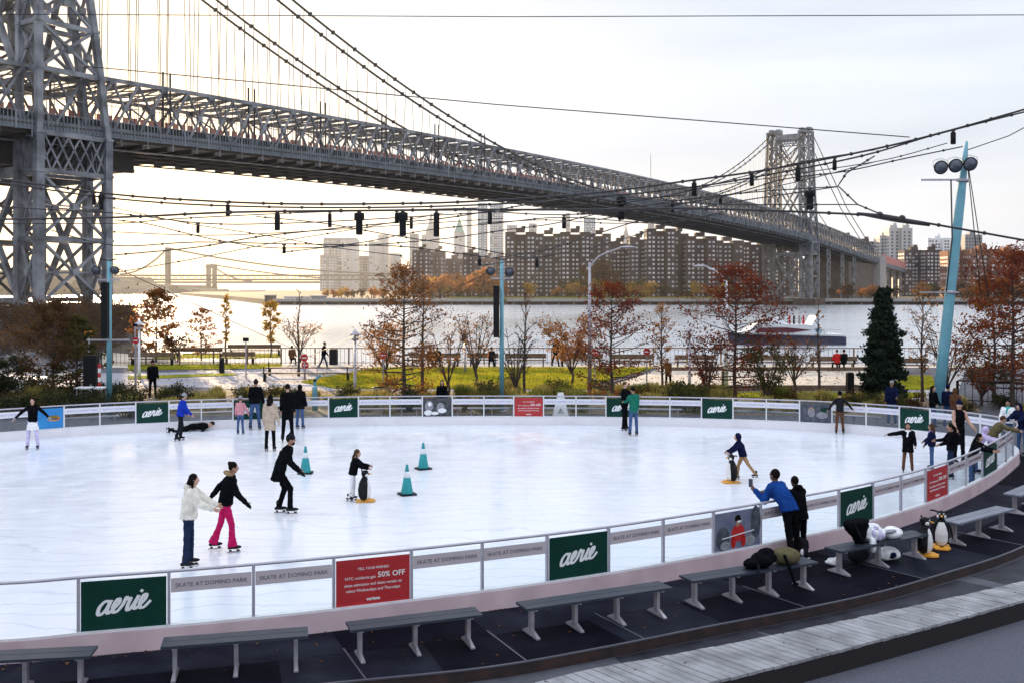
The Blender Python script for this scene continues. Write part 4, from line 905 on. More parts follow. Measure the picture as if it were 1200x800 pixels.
for k in range(0, nP):
    a, b = U0 + k * PW, U0 + (k + 1) * PW
    t.beam(bpt(a, 0, ztop(a)), bpt(a, -22, ztop(a)), .5, .6)
    t.beam(bpt(a, 0, ztop(a)), bpt(b, -22, ztop(b)), .25, .25); t.beam(bpt(b, 0, ztop(b)), bpt(a, -22, ztop(a)), .25, .25)
    if k % 3 == 0:
        t.beam(bpt(a, 0, ztop(a)), bpt(a, -11, zdeck(a) + 4), .3); t.beam(bpt(a, -22, ztop(a)), bpt(a, -11, zdeck(a) + 4), .3)
    t.beam(bpt(a, -11, zdeck(a) + 1), bpt(a, -11, ztop(a)), .35)
bb(t, 'top_bracing')
t = MB(); f = MB(); uf = MB().m('bridge_under')
for k in range(nP * 2):
    a, b = U0 + k * PW / 2, U0 + (k + 1) * PW / 2; za, zb_ = zdeck(a), zdeck(b)
    if a >= U1: break
    t.m('bridge_under')
    t.add([bpt(a, 2.5, za), bpt(a, -28, za), bpt(a, -27.5, za - 2.0), bpt(a, 1.5, za - 2.0), bpt(b, 2.5, zb_), bpt(b, -28, zb_), bpt(b, -27.5, zb_ - 2.0), bpt(b, 1.5, zb_ - 2.0)],
          [(0, 1, 5, 4), (2, 3, 7, 6), (1, 2, 6, 5), (3, 0, 4, 7)])
    f.m('bridge_deck').add([bpt(a, 2.52, za + .1), bpt(a, 2.8, za + .1), bpt(a, 2.8, za - 1.5), bpt(a, 2.52, za - 1.5), bpt(b, 2.52, zb_ + .1), bpt(b, 2.8, zb_ + .1), bpt(b, 2.8, zb_ - 1.5), bpt(b, 2.52, zb_ - 1.5)],
          [(0, 1, 5, 4), (2, 3, 7, 6), (1, 2, 6, 5), (3, 0, 4, 7)])
    f.m('bridge_steel').beam(bpt(a, 2.95, za - 1.6), bpt(a, 2.95, za + 1.6), .25)
    for q in (.25, .5, .75): f.beam(bpt(a, 2.95, za - 1.3).lerp(bpt(b, 2.95, zb_ - 1.3), q), bpt(a, 2.95, za + 1.6).lerp(bpt(b, 2.95, zb_ + 1.6), q), .12)
    f.m('bridge_under').beam(bpt(a, 2.84, za - .45), bpt(b, 2.84, zb_ - .45), .06, .35); f.m('bridge_steel'); f.beam(bpt(a, 2.95, za + 1.6), bpt(b, 2.95, zb_ + 1.6), .14)
    if k % 2 == 0:
        uf.m('bridge_under').beam(bpt(a, 1.2, za - 2.4), bpt(a, -27.2, za - 2.4), .35, 1.2)
        uf.m('bridge_steel').beam(bpt(a, 2.9, za - 1.7), bpt(a, 6.0 - 3, za - 3.0), .22); uf.beam(bpt(a, 2.9, za - 2.7), bpt(a, -3, za - 1.9), .22)
for v in (-2.5, -8, -14, -20, -25.5):
    mn = 'bridge_steel' if v == -2.5 else 'bridge_under'
    for k in range(0, nP):
        a, b = U0 + k * PW, U0 + (k + 1) * PW; uf.m(mn).beam(bpt(a, v, zdeck(a) - 3.1), bpt(b, v, zdeck(b) - 3.1), .3, .3)
ug = MB().m('bridge_under')  # platform girders under the deck, extended and floored solid to shade the ice
for k in range(nP):
    a, b = U0 + k * PW, U0 + (k + 1) * PW
    if b > 16: break
    for v_ in (-10, -26): ug.beam(bpt(a, v_, zdeck(a) - 4.6), bpt(b, v_, zdeck(b) - 4.6), .4, 4.2)
    ug.beam(bpt(a, -18, zdeck(a) - 6.2), bpt(b, -18, zdeck(b) - 6.2), 17, .4); ug.beam(bpt(a, -10, zdeck(a) - 6.5), bpt(a, -26, zdeck(a) - 6.5), .5)
bb(ug, 'shading_platform')
bb(t, 'deck'); bb(f, 'deck_fascia'); bb(uf, 'floor_beams')
for v, h in ((-5, 1.5), (-16, 1.8)):
    t = MB().m('bridge_red')
    for k in range(nP * 3):
        a, b = U0 + k * PW / 3, U0 + (k + 1) * PW / 3 - .75
        t.add([bpt(a, v, zdeck(a) + 2.6), bpt(a, v + .15, zdeck(a) + 2.6), bpt(a, v + .15, zdeck(a) + 2.6 + h), bpt(a, v, zdeck(a) + 2.6 + h), bpt(b, v, zdeck(b) + 2.6), bpt(b, v + .15, zdeck(b) + 2.6), bpt(b, v + .15, zdeck(b) + 2.6 + h), bpt(b, v, zdeck(b) + 2.6 + h)],
              [(0, 1, 5, 4), (2, 3, 7, 6), (1, 2, 6, 5), (3, 0, 4, 7), (0, 3, 2, 1), (4, 5, 6, 7)])
    bb(t, 'walkway_fence')
    t = MB().m('bridge_dark')
    for k in range(nP):
        a, b = U0 + k * PW, U0 + (k + 1) * PW; t.beam(bpt(a, v, zdeck(a) + 1.9), bpt(b, v, zdeck(b) + 1.9), 3.0, 1.5)
    bb(t, 'walkway_deck')
ZT = 97.3
TC = (-9.0, BL - 3.0); ZM = 40.6
def zcable(u): 
    s = (u - TC[0]) / (TC[1] - TC[0]); return ZM + (ZT - ZM) * (2 * s - 1) ** 2
def tower(uc, base, top_visible=True, tag_=''):
    cols = []; br = MB().m('bridge_steel')
    zd = zdeck(uc)
    def col(gv, su, sv, z):
        g = 0 if gv == 0 else 1
        k = max(0, min(1, (z - zd) / (ZT - zd)))
        u = uc + su * 7 * (1 - (.58 * min(1, k / .5) if su > 0 else 0)) + (1.2 * k if su < 0 else 0)
        sidev = (1 if gv == 0 else -1)
        v = gv + sv * 3.1 * (1 - .1 * k) - sidev * 1.6 * k
        return bpt(u, v, z)
    levels = [base, base + 2.4]
    z = base
    step = (zd - 9 - base) / 2
    lv = [base, base + step, zd - 9, zd - 2]
    zz = zd - 2; m = 7
    up = [zd + 1 + (ZT - zd - 1) * q / m for q in range(1, m + 1)]
    lv += up
    for gv in (0, -22):
        for su in (-1, 1):
            for sv in (-1, 1):
                cm = MB().m('bridge_steel' if gv == 0 else 'bridge_warm')
                for a, b in zip(lv[:-1], lv[1:]):
                    wd = 1.15 if a >= zd - 3 else 1.5
                    qs = [col(gv, su, sv, z) + BD * dx * wd / 2 + BP * dy * wd / 2 for z in (a, b) for dx, dy in ((-1, -1), (1, -1), (1, 1), (-1, 1))]
                    cm.add(qs, [(0, 1, 5, 4), (1, 2, 6, 5), (2, 3, 7, 6), (3, 0, 4, 7), (4, 5, 6, 7)])
                    cm.beam(col(gv, su, sv, b) - BP * wd * .6, col(gv, su, sv, b) + BP * wd * .6, wd * 1.15, .5)
                cols.append(cm)
        pairs = [((-1, -1), (1, -1)), ((-1, 1), (1, 1)), ((-1, -1), (-1, 1)), ((1, -1), (1, 1))]
        for (p, q) in pairs:
            br.m('bridge_steel' if gv == 0 else 'bridge_warm')
            for i, (a, b) in enumerate(zip(lv[:-1], lv[1:])):
                P0, P1, Q0, Q1 = col(gv, *p, a), col(gv, *p, b), col(gv, *q, a), col(gv, *q, b)
                br.beam(P0, Q0, .7, .9)
                sub = 1
                if abs(a - (zd - 9)) < .1: # dense lattice girder below the deck
                    for j in range(6):
                        for w0, w1 in ((j / 6, (j + 1.6) / 6), ((j + 1) / 6, (j - .6) / 6)):
                            w1 = min(1, max(0, w1)); br.beam(P0.lerp(Q0, w0), P1.lerp(Q1, w1), .3, .3)
                    continue
                if a > zd - 3 and a < zd: continue
                br.beam(P0, Q1, .5, .5); br.beam(Q0, P1, .5, .5)
                M0 = (P0 + Q0 + P1 + Q1) / 4; br.box(M0, (1.2, 1.2, 1.3), math.atan2(BD.y, BD.x))
                if a > zd: pass
                elif b < zd - 5:
                    br.beam(P0.lerp(P1, .5), M0, .3); br.beam(Q0.lerp(Q1, .5), M0, .3)
            a = lv[-1]; br.beam(col(gv, *p, a), col(gv, *q, a), 1, 1.2)
    # wide bracing between the two leg groups
    for su in (-1, 1):
        A = lambda z, su=su: col(0, su, -1, z); B = lambda z, su=su: col(-22, su, 1, z)
        br.m('bridge_steel')
        for z0, z1 in ((zd + 8, (zd + ZT) / 2 + 2), ((zd + ZT) / 2 + 2, ZT - 8)): br.beam(A(z0), B(z1), 1.0, .9); br.beam(B(z0), A(z1), 1.0, .9)
        br.beam(A(ZT - 3), B(ZT - 3), 1.4, 3.2); br.beam(A(ZT - 7), B(ZT - 7), .6, .6)
        for q in range(8): br.beam(A(ZT - 7).lerp(B(ZT - 7), q / 8), A(ZT - 4).lerp(B(ZT - 4), (q + 1) / 8), .3)
        br.beam(A(zd + 8), B(zd + 8), .8, 1)
        for z0, z1 in ((base + 1, zd - 9),): br.beam(A(z0), B(z1), .9, .9); br.beam(B(z0), A(z1), .9, .9); br.beam(A(z0), B(z0), .9, .9); br.beam(A(z1), B(z1), 1.2, 2)
    tw = bb(br, 'tower')
    for cm in cols: bb(cm, 'column', tw)
    for gv in (1.2, -2.8, -19.2, -23.2): cp = MB().m('bridge_deck'); cp.box(bpt(uc, gv - (1.6 if gv > -10 else -1.6) + (.5 if gv > -10 else -.5), ZT + 1.2), (6, 2.6, 2.6), math.atan2(BD.y, BD.x)); bb(cp, 'cable_saddle', tw)
    for gv in (0, -22):
        pr = MB().m('stone_pier')
        for k, (ex, z0, z1) in enumerate(((1.5, WATER - 1, base - 4), (.6, base - 4, base))):
            P = [bpt(uc - 10 - ex, gv - 6 - ex, 0), bpt(uc + 10 + ex, gv - 6 - ex, 0), bpt(uc + 10 + ex, gv + 6 + ex, 0), bpt(uc - 10 - ex, gv + 6 + ex, 0)]
            pr.prism([(p.x, p.y) for p in P], z0, z1)
        bb(pr, 'pier', tw)
    return tw
b_near = zat(358, 187); b_far = zat(350, 588)
tower(TC[0], b_near); tower(TC[1], b_far)
for v in (1.2, -2.8, -19.2, -23.2):
    mb = MB().m('cable'); pts = []
    for k in range(61):
        u = TC[0] + (TC[1] - TC[0]) * k / 60; pts.append(bpt(u, v, zcable(u)))
    mb.tube(pts, .30, 6)
    mb.tube([bpt(TC[1], v, ZT), bpt(TC[1] + 80, v, (ZT + zdeck(BL + 171)) / 2 - 3), bpt(BL + 158, v, zdeck(BL + 158) + 4)], .28, 6)
    mb.tube([bpt(TC[0], v, ZT), bpt(TC[0] - 70, v, 66)], .30, 6)
    for k in range(1, 60, 1): 
        u = TC[0] + (TC[1] - TC[0]) * k / 60; mb.box(bpt(u, v, zcable(u)), (.9, .75, .9))
    bb(mb, 'main_cable')
hm = {}
for v in (-.8, -21.2):
    for k in range(1, 62):
        u = TC[0] + (TC[1] - TC[0]) * k / 62
        if zcable(u) < ztop(u) + 1.5: continue
        h = MB().m('cable')
        for dv in (2.0, -2.0): h.beam(bpt(u, v + dv, zcable(u)), bpt(u, v + dv * .4, zdeck(u) + 1), .12)
        h.m('cable')
        if k % 3 == 0 and v > -5 and u < BL / 2 + 60:
            for du in (-.9, .9): h.beam(bpt(u + du, v + .8, zdeck(u)), bpt(u + du, v + .8, ztop(u) + 3.4), .32)
        bb(h, 'hanger')
# approach viaduct beyond the far tower
t = MB()
ue = BL + 171
for k in range(26):
    a, b = ue + k * 11, ue + (k + 1) * 11
    t.m('bridge_deck').beam(bpt(a, -12, zdeck(a) - 1), bpt(b, -12, zdeck(b) - 1), 30, 3)
    t.m('bridge_pink'); t.add([bpt(a, 2.6, zdeck(a) + .4), bpt(b, 2.6, zdeck(b) + .4), bpt(b, 2.6, zdeck(b) + 6), bpt(a, 2.6, zdeck(a) + 6), bpt(a, 2.2, zdeck(a) + .4), bpt(b, 2.2, zdeck(b) + .4), bpt(b, 2.2, zdeck(b) + 6), bpt(a, 2.2, zdeck(a) + 6)], [(0, 1, 2, 3), (7, 6, 5, 4), (3, 2, 6, 7), (0, 4, 5, 1)])
    if k % 2 == 0: t.m('bridge_steel').beam(bpt(a, 1, 0 - 2), bpt(a, 1, zdeck(a) - 2), 2.2, 2.2)
bb(t, 'approach_viaduct')
t = MB().m('concrete_dark')
ab = [bpt(BL + 70, 3, 0), bpt(BL + 70, -27, 0), bpt(BL + 171, -27, 0), bpt(BL + 171, 3, 0)]
t.prism([(p.x, p.y) for p in [bpt(BL + 84, .5, 0), bpt(BL + 84, -26, 0), bpt(BL + 152, -26, 0), bpt(BL + 152, .5, 0)]][::-1], -3, zdeck(BL + 140) - 3)
bb(t, 'abutment'); t = MB(); t.m('concrete').prism([(p.x, p.y) for p in [bpt(BL + 158, 4, 0), bpt(BL + 158, -28, 0), bpt(BL + 176, -28, 0), bpt(BL + 176, 4, 0)]][::-1], -3, zdeck(BL + 165) + 4)
bb(t, 'abutment')
for uu in (BL + 34, BL + 66, BL + 96):
    for v in (1, -22):
        t = MB().m('bridge_steel')
        for du in (-3, 3): t.beam(bpt(uu + du, v, -2), bpt(uu + du, v, zdeck(uu) - 2), .8, .8, up=BP)
        for q in range(6):
            z0, z1 = -2 + q * (zdeck(uu) + 0) / 6, -2 + (q + 1) * (zdeck(uu)) / 6; t.beam(bpt(uu - 3, v, z0), bpt(uu + 3, v, z1), .5); t.beam(bpt(uu + 3, v, z0), bpt(uu - 3, v, z1), .5)
        bb(t, 'side_span_support')

# ---------------------------------------------------------------- water, far shore, skyline
MB().m('water').sheet([(-9000, 40), (9000, 40), (9000, 12000), (-9000, 12000)], WATER).build('water', kind='structure')
fs = MB().m('land_far'); FY = 598
sh = [(-148, FY + 4), (-60, FY), (700, FY), (2500, FY + 200), (2500, 3900), (-900, 3900), (-700, 2300), (-500, 1500), (-260, 900)]
fs.prism(sh[::-1][::-1], WATER - 1, -1.6); fs.build('far_shore', kind='structure')
MB().m('land_grass').prism([(-40, FY + 12), (130, FY + 12), (130, FY + 26), (-40, FY + 26)], -1.59, -.4).build('riverside_grass', kind='structure')
sw = MB().m('concrete')
for (a, b) in ((at(322, FY), at(445, FY)), (at(452, FY), at(590, FY)), (at(594, FY), 420)):
    sw.box(((a + b) / 2, FY - 3, -2.0), (b - a, 6, 1.6))
    sw.m('black').box(((a + b) / 2, FY - 2.4, -4.0), (b - a - 1, 4.4, 2.2)); sw.m('concrete')
    for q in range(int((b - a) / 9)): sw.m('concrete_dark').box((a + 4 + q * 9, FY - 5.6, -3.9), (1, 1, 2.6)); sw.m('concrete')
sw.build('sea_wall', label='long pale concrete river wall on dark piles along the opposite shore', cat='river wall')
fl = MB().m('land_far')
def hill(x0, x1, Y, ytop, name='hills'):
    mb = MB().m('land_far'); N = 24; P = []
    for k in range(N + 1):
        t = k / N; px = x0 + (x1 - x0) * t; e = math.sin(math.pi * t) ** .5 * (1 + .22 * math.sin(t * 23) + .15 * math.sin(t * 51 + 2)); P.append((at(px, Y), zat(348 - (348 - ytop) * e, Y)))
    vs = [(x, Y, WATER - 1) for x, z in P] + [(x, Y, z) for x, z in P] + [(x, Y + 200, WATER - 1) for x, z in P] + [(x, Y + 200, z) for x, z in P]; n = N + 1
    fs_ = []
    for k in range(N): fs_ += [(k, k + 1, n + k + 1, n + k), (n + k, n + k + 1, 3 * n + k + 1, 3 * n + k), (3 * n + k, 3 * n + k + 1, 2 * n + k + 1, 2 * n + k)]
    mb.add(vs, fs_); return mb.build(name, kind='structure')
hill(60, 172, 1750, 329); hill(140, 245, 1900, 337); hill(255, 300, 2050, 342); hill(-60, 120, 1500, 322)
bcount = 0
def building(name, label, x0, x1, ytop, Y, depth, wall, win='window_light', bays=3, fl=2.9, ww=1.5, wh=1.35, gap=2.6, cat='apartment block', group=None, setb=3.0, roof=True, crown=None, base=-2, stepz=0):
    X0, X1 = at(x0, Y), at(x1, Y); zt = zat(ytop, Y); cx = (X0 + X1) / 2
    r = empty(name, (cx, Y, base), 0, label=label, cat=cat, group=group)
    H = zt - base; W = X1 - X0; w = MB().m(wall); wn = MB().m(win)
    bw = W / bays
    for k in range(bays):
        yo = setb if k % 2 else 0; bx = -W / 2 + (k + .5) * bw; h = H - (stepz if k % 2 else 0)
        w.box((bx, yo + depth / 2, h / 2), (bw - .02, depth, h))
        nw = max(1, int((bw - .6) / gap))
        for j in range(int((h - 2.5) / fl)):
            z = 2.6 + j * fl
            for q in range(nw):
                if fl < 5 and rnd.random() < .03: continue
                x = bx + (q - (nw - 1) / 2) * gap; wn.m(win if rnd.random() < (.93 if k % 2 else .84) else ('window_dark' if win == 'window_light' else win))
                wn.box((x, yo - .03, z), (ww, .12, wh))
            if k in (0, bays - 1):
                sx = -1 if k == 0 else 1
                if (k == 0 and cx > 0) or (k == bays - 1 and cx < 0):
                    for q in range(max(1, int(depth / gap / 1.2))): wn.box((bx + sx * bw / 2, yo + 2 + q * gap * 1.2, z), (.12, ww, wh))
    w.build('wall', r)
    o = wn.build('window', r); o['kind'] = 'stuff'
    if roof:
        rf = MB().m(wall)
        for q in range(max(1, bays // 2)):
            bx = -W / 2 + (q + .5) * W / max(1, bays // 2); rf.box((bx, depth / 2, H + 1.3), (min(6, W * .3), 6, 2.6)); rf.box((bx + 2, depth / 2 + 1, H + 3.2), (2.6, 3, 2.4))
        rf.build('roof_bulkhead', r)
    if crown == 'pyramid': MB().m('copper').add([(-W / 2, 0, H), (W / 2, 0, H), (W / 2, W, H), (-W / 2, W, H), (0, W / 2, H + W * 1.5)], [(0, 1, 4), (1, 2, 4), (2, 3, 4), (3, 0, 4)]).build('roof', r)
    if crown == 'spire': MB().m(wall).loft([((0, W / 2, H), W * .35, W * .35), ((0, W / 2, H + W * .7), W * .16, W * .16), ((0, W / 2, H + W * 1.3), .8, .8), ((0, W / 2, H + W * 2.4), .3, .3)], 8).build('spire', r)
    return r
G1 = 'brown brick apartment towers behind the river wall'
blk = [('brown brick tower at the left end of the tall row beside the slim skyscrapers', 592, 628, 272, 660, 'brick_dark', 3), ('brown brick tower second in the tall row, above the middle light pole', 626, 660, 274, 668, 'brick_mid', 3),
       ('brown brick tower with rooftop turrets third in the tall row', 657, 692, 272, 655, 'brick_dark', 3), ('brown brick tower behind the curved street lamp head', 689, 716, 274, 664, 'brick_mid', 3),
       ('lower set back brown tower between two taller blocks', 713, 742, 283, 690, 'brick_dark', 2), ('brown tower with a pale stripe left of the bridge shadow line', 738, 762, 278, 672, 'brick_mid', 2),
       ('tall brown brick tower meeting the bridge underside', 758, 792, 268, 655, 'brick_dark', 3), ('pale windowed brown tower under the bridge deck', 788, 808, 271, 665, 'brick_mid', 2),
       ('dark brown tower under the deck left of the dark red oak', 804, 840, 277, 655, 'brick_dark', 3), ('brown tower partly behind the upper dark red oak', 836, 872, 282, 662, 'brick_mid', 3), ('brown block between oak and far bridge tower', 868, 905, 284, 690, 'brick_dark', 3)]
for lab, a, b, yt, Y, m_, bays in blk: building('apartment_tower', lab, a, b, yt, Y, 14, m_, bays=bays, group=G1, stepz=1.5)
G2 = 'lower tan apartment blocks left of the tall row'
for lab, a, b, yt, Y, m_ in [('tan apartment block at the left end of the low row', 483, 503, 293, 720, 'brick_mid'), ('orange tan apartment block second in the low row', 503, 521, 295, 735, 'brick_tan'), ('grey tan block just left of the green pyramid roofed skyscraper', 520, 544, 303, 750, 'brick_tan'),
                              ('brown grey block directly below the green pyramid roof', 542, 561, 296, 720, 'brick_mid'), ('tan block left of the middle light pole head', 561, 580, 303, 740, 'brick_tan'), ('tan block behind the middle light pole head', 577, 593, 302, 755, 'brick_tan'), ('pale tan block between the far tower pair and the tan row', 462, 484, 320, 900, 'brick_tan')]:
    building('apartment_block', lab, a, b, yt, Y, 14, m_, bays=3, group=G2, ww=1.3)
G3 = 'downtown skyscrapers fading in the haze'
for lab, a, b, yt, Y, m_, wn, c, n_ in [
    ('low pale block at the left end of the hazy skyline', 375, 392, 299, 2300, 'tower_grey', 'window_light', None, 2), ('broad flat topped grey office slab in the hazy skyline', 379, 417, 279, 2400, 'tower_grey', 'window_light', None, 5),
    ('pale office slab joined to the right of the broad grey one', 400, 418, 281, 2350, 'tower_pale', 'window_light', None, 3), ('small hazy office block right of the broad slabs', 420, 432, 300, 2450, 'tower_grey', 'window_light', None, 2),
    ('pale mint office tower with flat top', 432, 443, 283, 2400, 'tower_pale', 'window_light', None, 2), ('pinkish twin topped tower beside the mint one', 443, 453, 275, 2450, 'tower_pale', 'window_light', None, 2),
    ('low domed hazy civic building', 455, 468, 297, 2500, 'tower_pale', 'window_light', None, 2), ('slender hazy tower above the left end of the low tan row', 480, 489, 274, 2500, 'tower_grey', 'window_light', None, 2),
    ('gothic looking white tower with pointed spire', 494, 514, 275, 2550, 'tower_pale', 'window_light', 'spire', 3), ('tan tower crowned by a green pyramid roof', 532, 544, 273, 2450, 'tower_pale', 'window_light', 'pyramid', 2),
    ('very tall slim pale tower left of the blue glass one', 547, 552, 246, 2600, 'tower_pale', 'window_light', None, 1), ('very tall blue glass skyscraper reaching behind the bridge', 560, 571, 238, 2500, 'tower_glass', 'window_light', None, 2),
    ('pale blue glass skyscraper right of the tallest blue one', 574, 590, 240, 2600, 'tower_glass', 'window_light', None, 3), ('slender grey skyscraper seen above the tall brown row', 663, 668, 250, 2500, 'tower_grey', 'window_light', None, 1),
    ('pale blue skyscraper seen above the third brown tower', 684, 698, 255, 2550, 'tower_glass', 'window_light', None, 2), ('dark topped tower between brown roofs and blue glass', 594, 606, 264, 2400, 'tower_grey', 'window_light', None, 2), ('white pointed tower peeking over the low gap in the brown row', 729, 739, 276, 2550, 'tower_pale', 'window_light', 'spire', 2), ('grey tower behind the first brown block roof', 620, 629, 262, 2450, 'tower_grey', 'window_light', None, 2)]:
    building('skyscraper', lab, a, b, yt, Y, 40, m_, wn, bays=n_, fl=6.5, ww=3.2, wh=3.2, gap=5.6, cat='skyscraper', group=G3, setb=4, roof=False, crown=c)
r = building('skyscraper', 'distant tower carrying the thin red tipped radio mast', 759, 767, 262, 2500, 30, 'tower_grey', bays=2, fl=9, ww=5.5, wh=4.2, gap=9, cat='skyscraper', group=G3, roof=False)
MB().m('cable').loft([((0, 8, zat(262, 2500) + 2), 2.5, 2.5), ((0, 8, zat(215, 2500) + 2), 1.2, 1.2), ((0, 8, zat(180, 2500) + 2), .5, .5)], 6).build('radio_mast', r)
G4 = 'buildings right of the bridge'
for lab, a, b, yt, Y, m_, bays, wn in [
    ('small brown block just right of the far bridge tower', 989, 1000, 278, 900, 'brick_mid', 2, 'window_light'), ('brown block with two roof boxes above the bridge end', 1004, 1029, 283, 880, 'brick_mid', 2, 'window_light'),
    ('lower wing of the white balcony tower', 1031, 1044, 276, 860, 'tower_pale', 2, 'window_dark'), ('white striped balcony tower, tallest right of the bridge', 1042, 1071, 267, 850, 'tower_pale', 4, 'window_dark'),
    ('grey brown blocks right of the white balcony tower', 1060, 1088, 293, 800, 'brick_mid', 3, 'window_light'), ('grey block left of the leaning mast', 1085, 1106, 293, 790, 'brick_dark', 2, 'window_light'), ('white and glass building with terraces left of the leaning mast', 1087, 1114, 279, 950, 'hull_white', 3, 'window_dark'),
    ('grey tower standing above the big orange brick slab', 1131, 1153, 275, 900, 'tower_grey', 2, 'window_dark'), ('left part of the big orange brown slab behind the mast', 1111, 1140, 294, 700, 'brick_orange', 3, 'window_light'),
    ('middle part of the big orange brown slab', 1138, 1172, 292, 690, 'brick_orange', 3, 'window_light'), ('right part of the big orange brown slab cut by the frame', 1170, 1230, 294, 700, 'brick_orange', 5, 'window_light'), ('brown block low behind the far tower legs', 903, 935, 296, 760, 'brick_mid', 3, 'window_light'), ('brown block behind the side span of the bridge', 940, 990, 306, 900, 'brick_dark', 4, 'window_light')]:
    building('apartment_building', lab, a, b, yt, Y, 14, m_, wn, bays=bays, group=G4, ww=1.6, wh=1.5)
# the two bridges downstream
def sb(px, ytop, ydeck, Y, mn, px0, px1, label, stone):
    r = empty('distant_bridge', (at(px, Y), Y, WATER), label=label, cat='bridge'); m4 = Matrix.Translation(-V(at(px, Y), Y, WATER))
    def p_(mb, nm): me = mb.mesh(nm); me.transform(m4); return put(nm, me, r)
    zt, zd = zat(ytop, Y), zat(ydeck, Y); t = MB().m(mn); cx = at(px, Y)
    if stone:
        for dx in (-7.5, 7.5): t.box((cx + dx, Y, (zt + WATER) / 2), (8.5, 14, zt - WATER))
        t.box((cx, Y, zt - 5), (25, 15, 10)); t.box((cx, Y, (zd + WATER) / 2 - 6), (26, 14, zd - WATER - 8))
    else:
        for dy in (-9, 9): t.box((cx - 2, Y + dy, (zt + WATER) / 2), (5, 5, zt - WATER)); 
        for q in range(6): t.box((cx - 2, Y, WATER + (zt - WATER) * (q + 1) / 6), (6, 20, 2.5))
        t.box((cx - 2, Y, WATER + 4), (18, 26, 9))
    p_(t, 'tower'); d = MB().m(mn)
    for dz in ((0, -9) if not stone else (0,)): d.box(((at(px0, Y) + at(px1, Y)) / 2, Y, zd + dz), (at(px1, Y) - at(px0, Y), 24, 3.4 if not stone else 5))
    if not stone:
        N = 60
        for q in range(N):
            a = at(px0 + (px1 - px0) * q / N, Y); b = at(px0 + (px1 - px0) * (q + 1) / N, Y); d.beam((a, Y - 12, zd), (b, Y - 12, zd - 9), 1); d.beam((a, Y - 12, zd - 9), (b, Y - 12, zd), 1)
    p_(d, 'deck')
    for sgn, px2 in ((-1, 2 * px - (px1 - px) * .9), (1, px1)):
        c = MB().m(mn); pts = []
        for q in range(21):
            w = q / 20; X = cx + (at(px2, Y) - cx) * w; z = zt - (zt - zd - 3) * (1 - (1 - w) ** 2); pts.append((X, Y - 8, z))
        c.tube(pts, 1.9, 5)
        for q in range(1, 20): c.beam(pts[q], (pts[q][0], Y - 8, zd), .5)
        p_(c, 'cable')
sb(198, 291, 323, 2100, 'far_steel', 20, 480, 'hazy steel suspension bridge with slim tower downstream, nearer of two', False)
sb(248, 310, 331, 2500, 'far_steel', 60, 470, 'hazy stone towered bridge seen beyond the slim steel one', True)
# ---------------------------------------------------------------- park ground
def poly_px(name, pts, z, m_, kind='structure'):
    return MB().m(m_).sheet([(at(x, gy(y, z)), gy(y, z)) for x, y in pts][::-1], z).build(name, kind=kind)
poly_px('planting_bed', [(-700, 492), (150, 487), (600, 484), (1090, 487), (1150, 482), (1130, 462), (600, 459), (140, 455), (-700, 468)], -.004, 'soil')
poly_px('path', [(140, 450), (330, 457), (1110, 459.5), (1110, 456.2), (395, 455), (352, 447), (440, 431), (330, 431), (200, 436), (-200, 440), (-200, 466)], -.003, 'paving')
poly_px('lawn', [(352, 447), (392, 454.5), (700, 456), (688, 452), (768, 430.5), (440, 430.5)], 0.02, 'lawn')
poly_px('sand_court', [(705, 455), (1000, 456), (1042, 430.5), (778, 430.5)], 0.015, 'sand')
poly_px('lawn', [(1035, 456), (1098, 456), (1092, 440), (1062, 440)], 0.02, 'lawn')
poly_px('lawn', [(600, 464), (1085, 466), (1085, 459.8), (600, 458.2)], 0.02, 'lawn')
poly_px('lawn', [(150, 433), (330, 431), (330, 426), (150, 427)], 0.02, 'lawn')
poly_px('lawn', [(150, 444), (280, 439), (270, 436.5), (150, 440)], 0.02, 'lawn')
poly_px('lawn', [(180, 420), (330, 419), (330, 414), (180, 415)], 0.03, 'lawn')
gb = MB().m('lawn')
def in_poly(x, y, P):
    c = False
    for i in range(len(P)):
        (x1, y1), (x2, y2) = P[i], P[i - 1]
        if (y1 > y) != (y2 > y) and x < (x2 - x1) * (y - y1) / (y2 - y1) + x1: c = not c
    return c
for PP_, NN in (([(352, 447), (392, 454.5), (700, 456), (688, 452), (768, 430.5), (440, 430.5)], 42000), ([(1035, 456), (1098, 456), (1092, 440), (1062, 440)], 4000), ([(600, 464), (1085, 466), (1085, 459.8), (600, 458.2)], 6000), ([(150, 433), (330, 431), (330, 426), (150, 427)], 4000), ([(180, 420), (330, 419), (330, 414), (180, 415)], 3000)):
    W_ = [(at(x, gy(y)), gy(y)) for x, y in PP_]; xs = [a for a, b in W_]; ys = [b for a, b in W_]
    for _ in range(NN):
        x, y = rnd.uniform(min(xs), max(xs)), rnd.uniform(min(ys), max(ys))
        if not in_poly(x, y, W_): continue
        a = rnd.uniform(0, 3.14); h = rnd.uniform(.05, .11); c_, s_ = math.cos(a) * .022, math.sin(a) * .022
        gb.add([(x - c_, y - s_, .02), (x + c_, y + s_, .02), (x + rnd.gauss(0, .03), y + rnd.gauss(0, .03), .02 + h)], [(0, 1, 2)])
lv_ = MB()
for _ in range(2600):
    px, py = rnd.uniform(150, 1090), rnd.uniform(431, 466); Y = gy(py); X = at(px, Y); a = rnd.uniform(0, 3.14); s__ = rnd.uniform(.035, .075)
    lv_.m(rnd.choice(('leaf_brown', 'leaf_rust', 'leaf_orange', 'leaf_brown'))).add([(X - math.cos(a) * s__, Y - math.sin(a) * s__, .03), (X + math.sin(a) * s__ * .6, Y - math.cos(a) * s__ * .6, .075), (X + math.cos(a) * s__, Y + math.sin(a) * s__, .035), (X - math.sin(a) * s__ * .6, Y + math.cos(a) * s__ * .6, .06)], [(0, 1, 2, 3)])
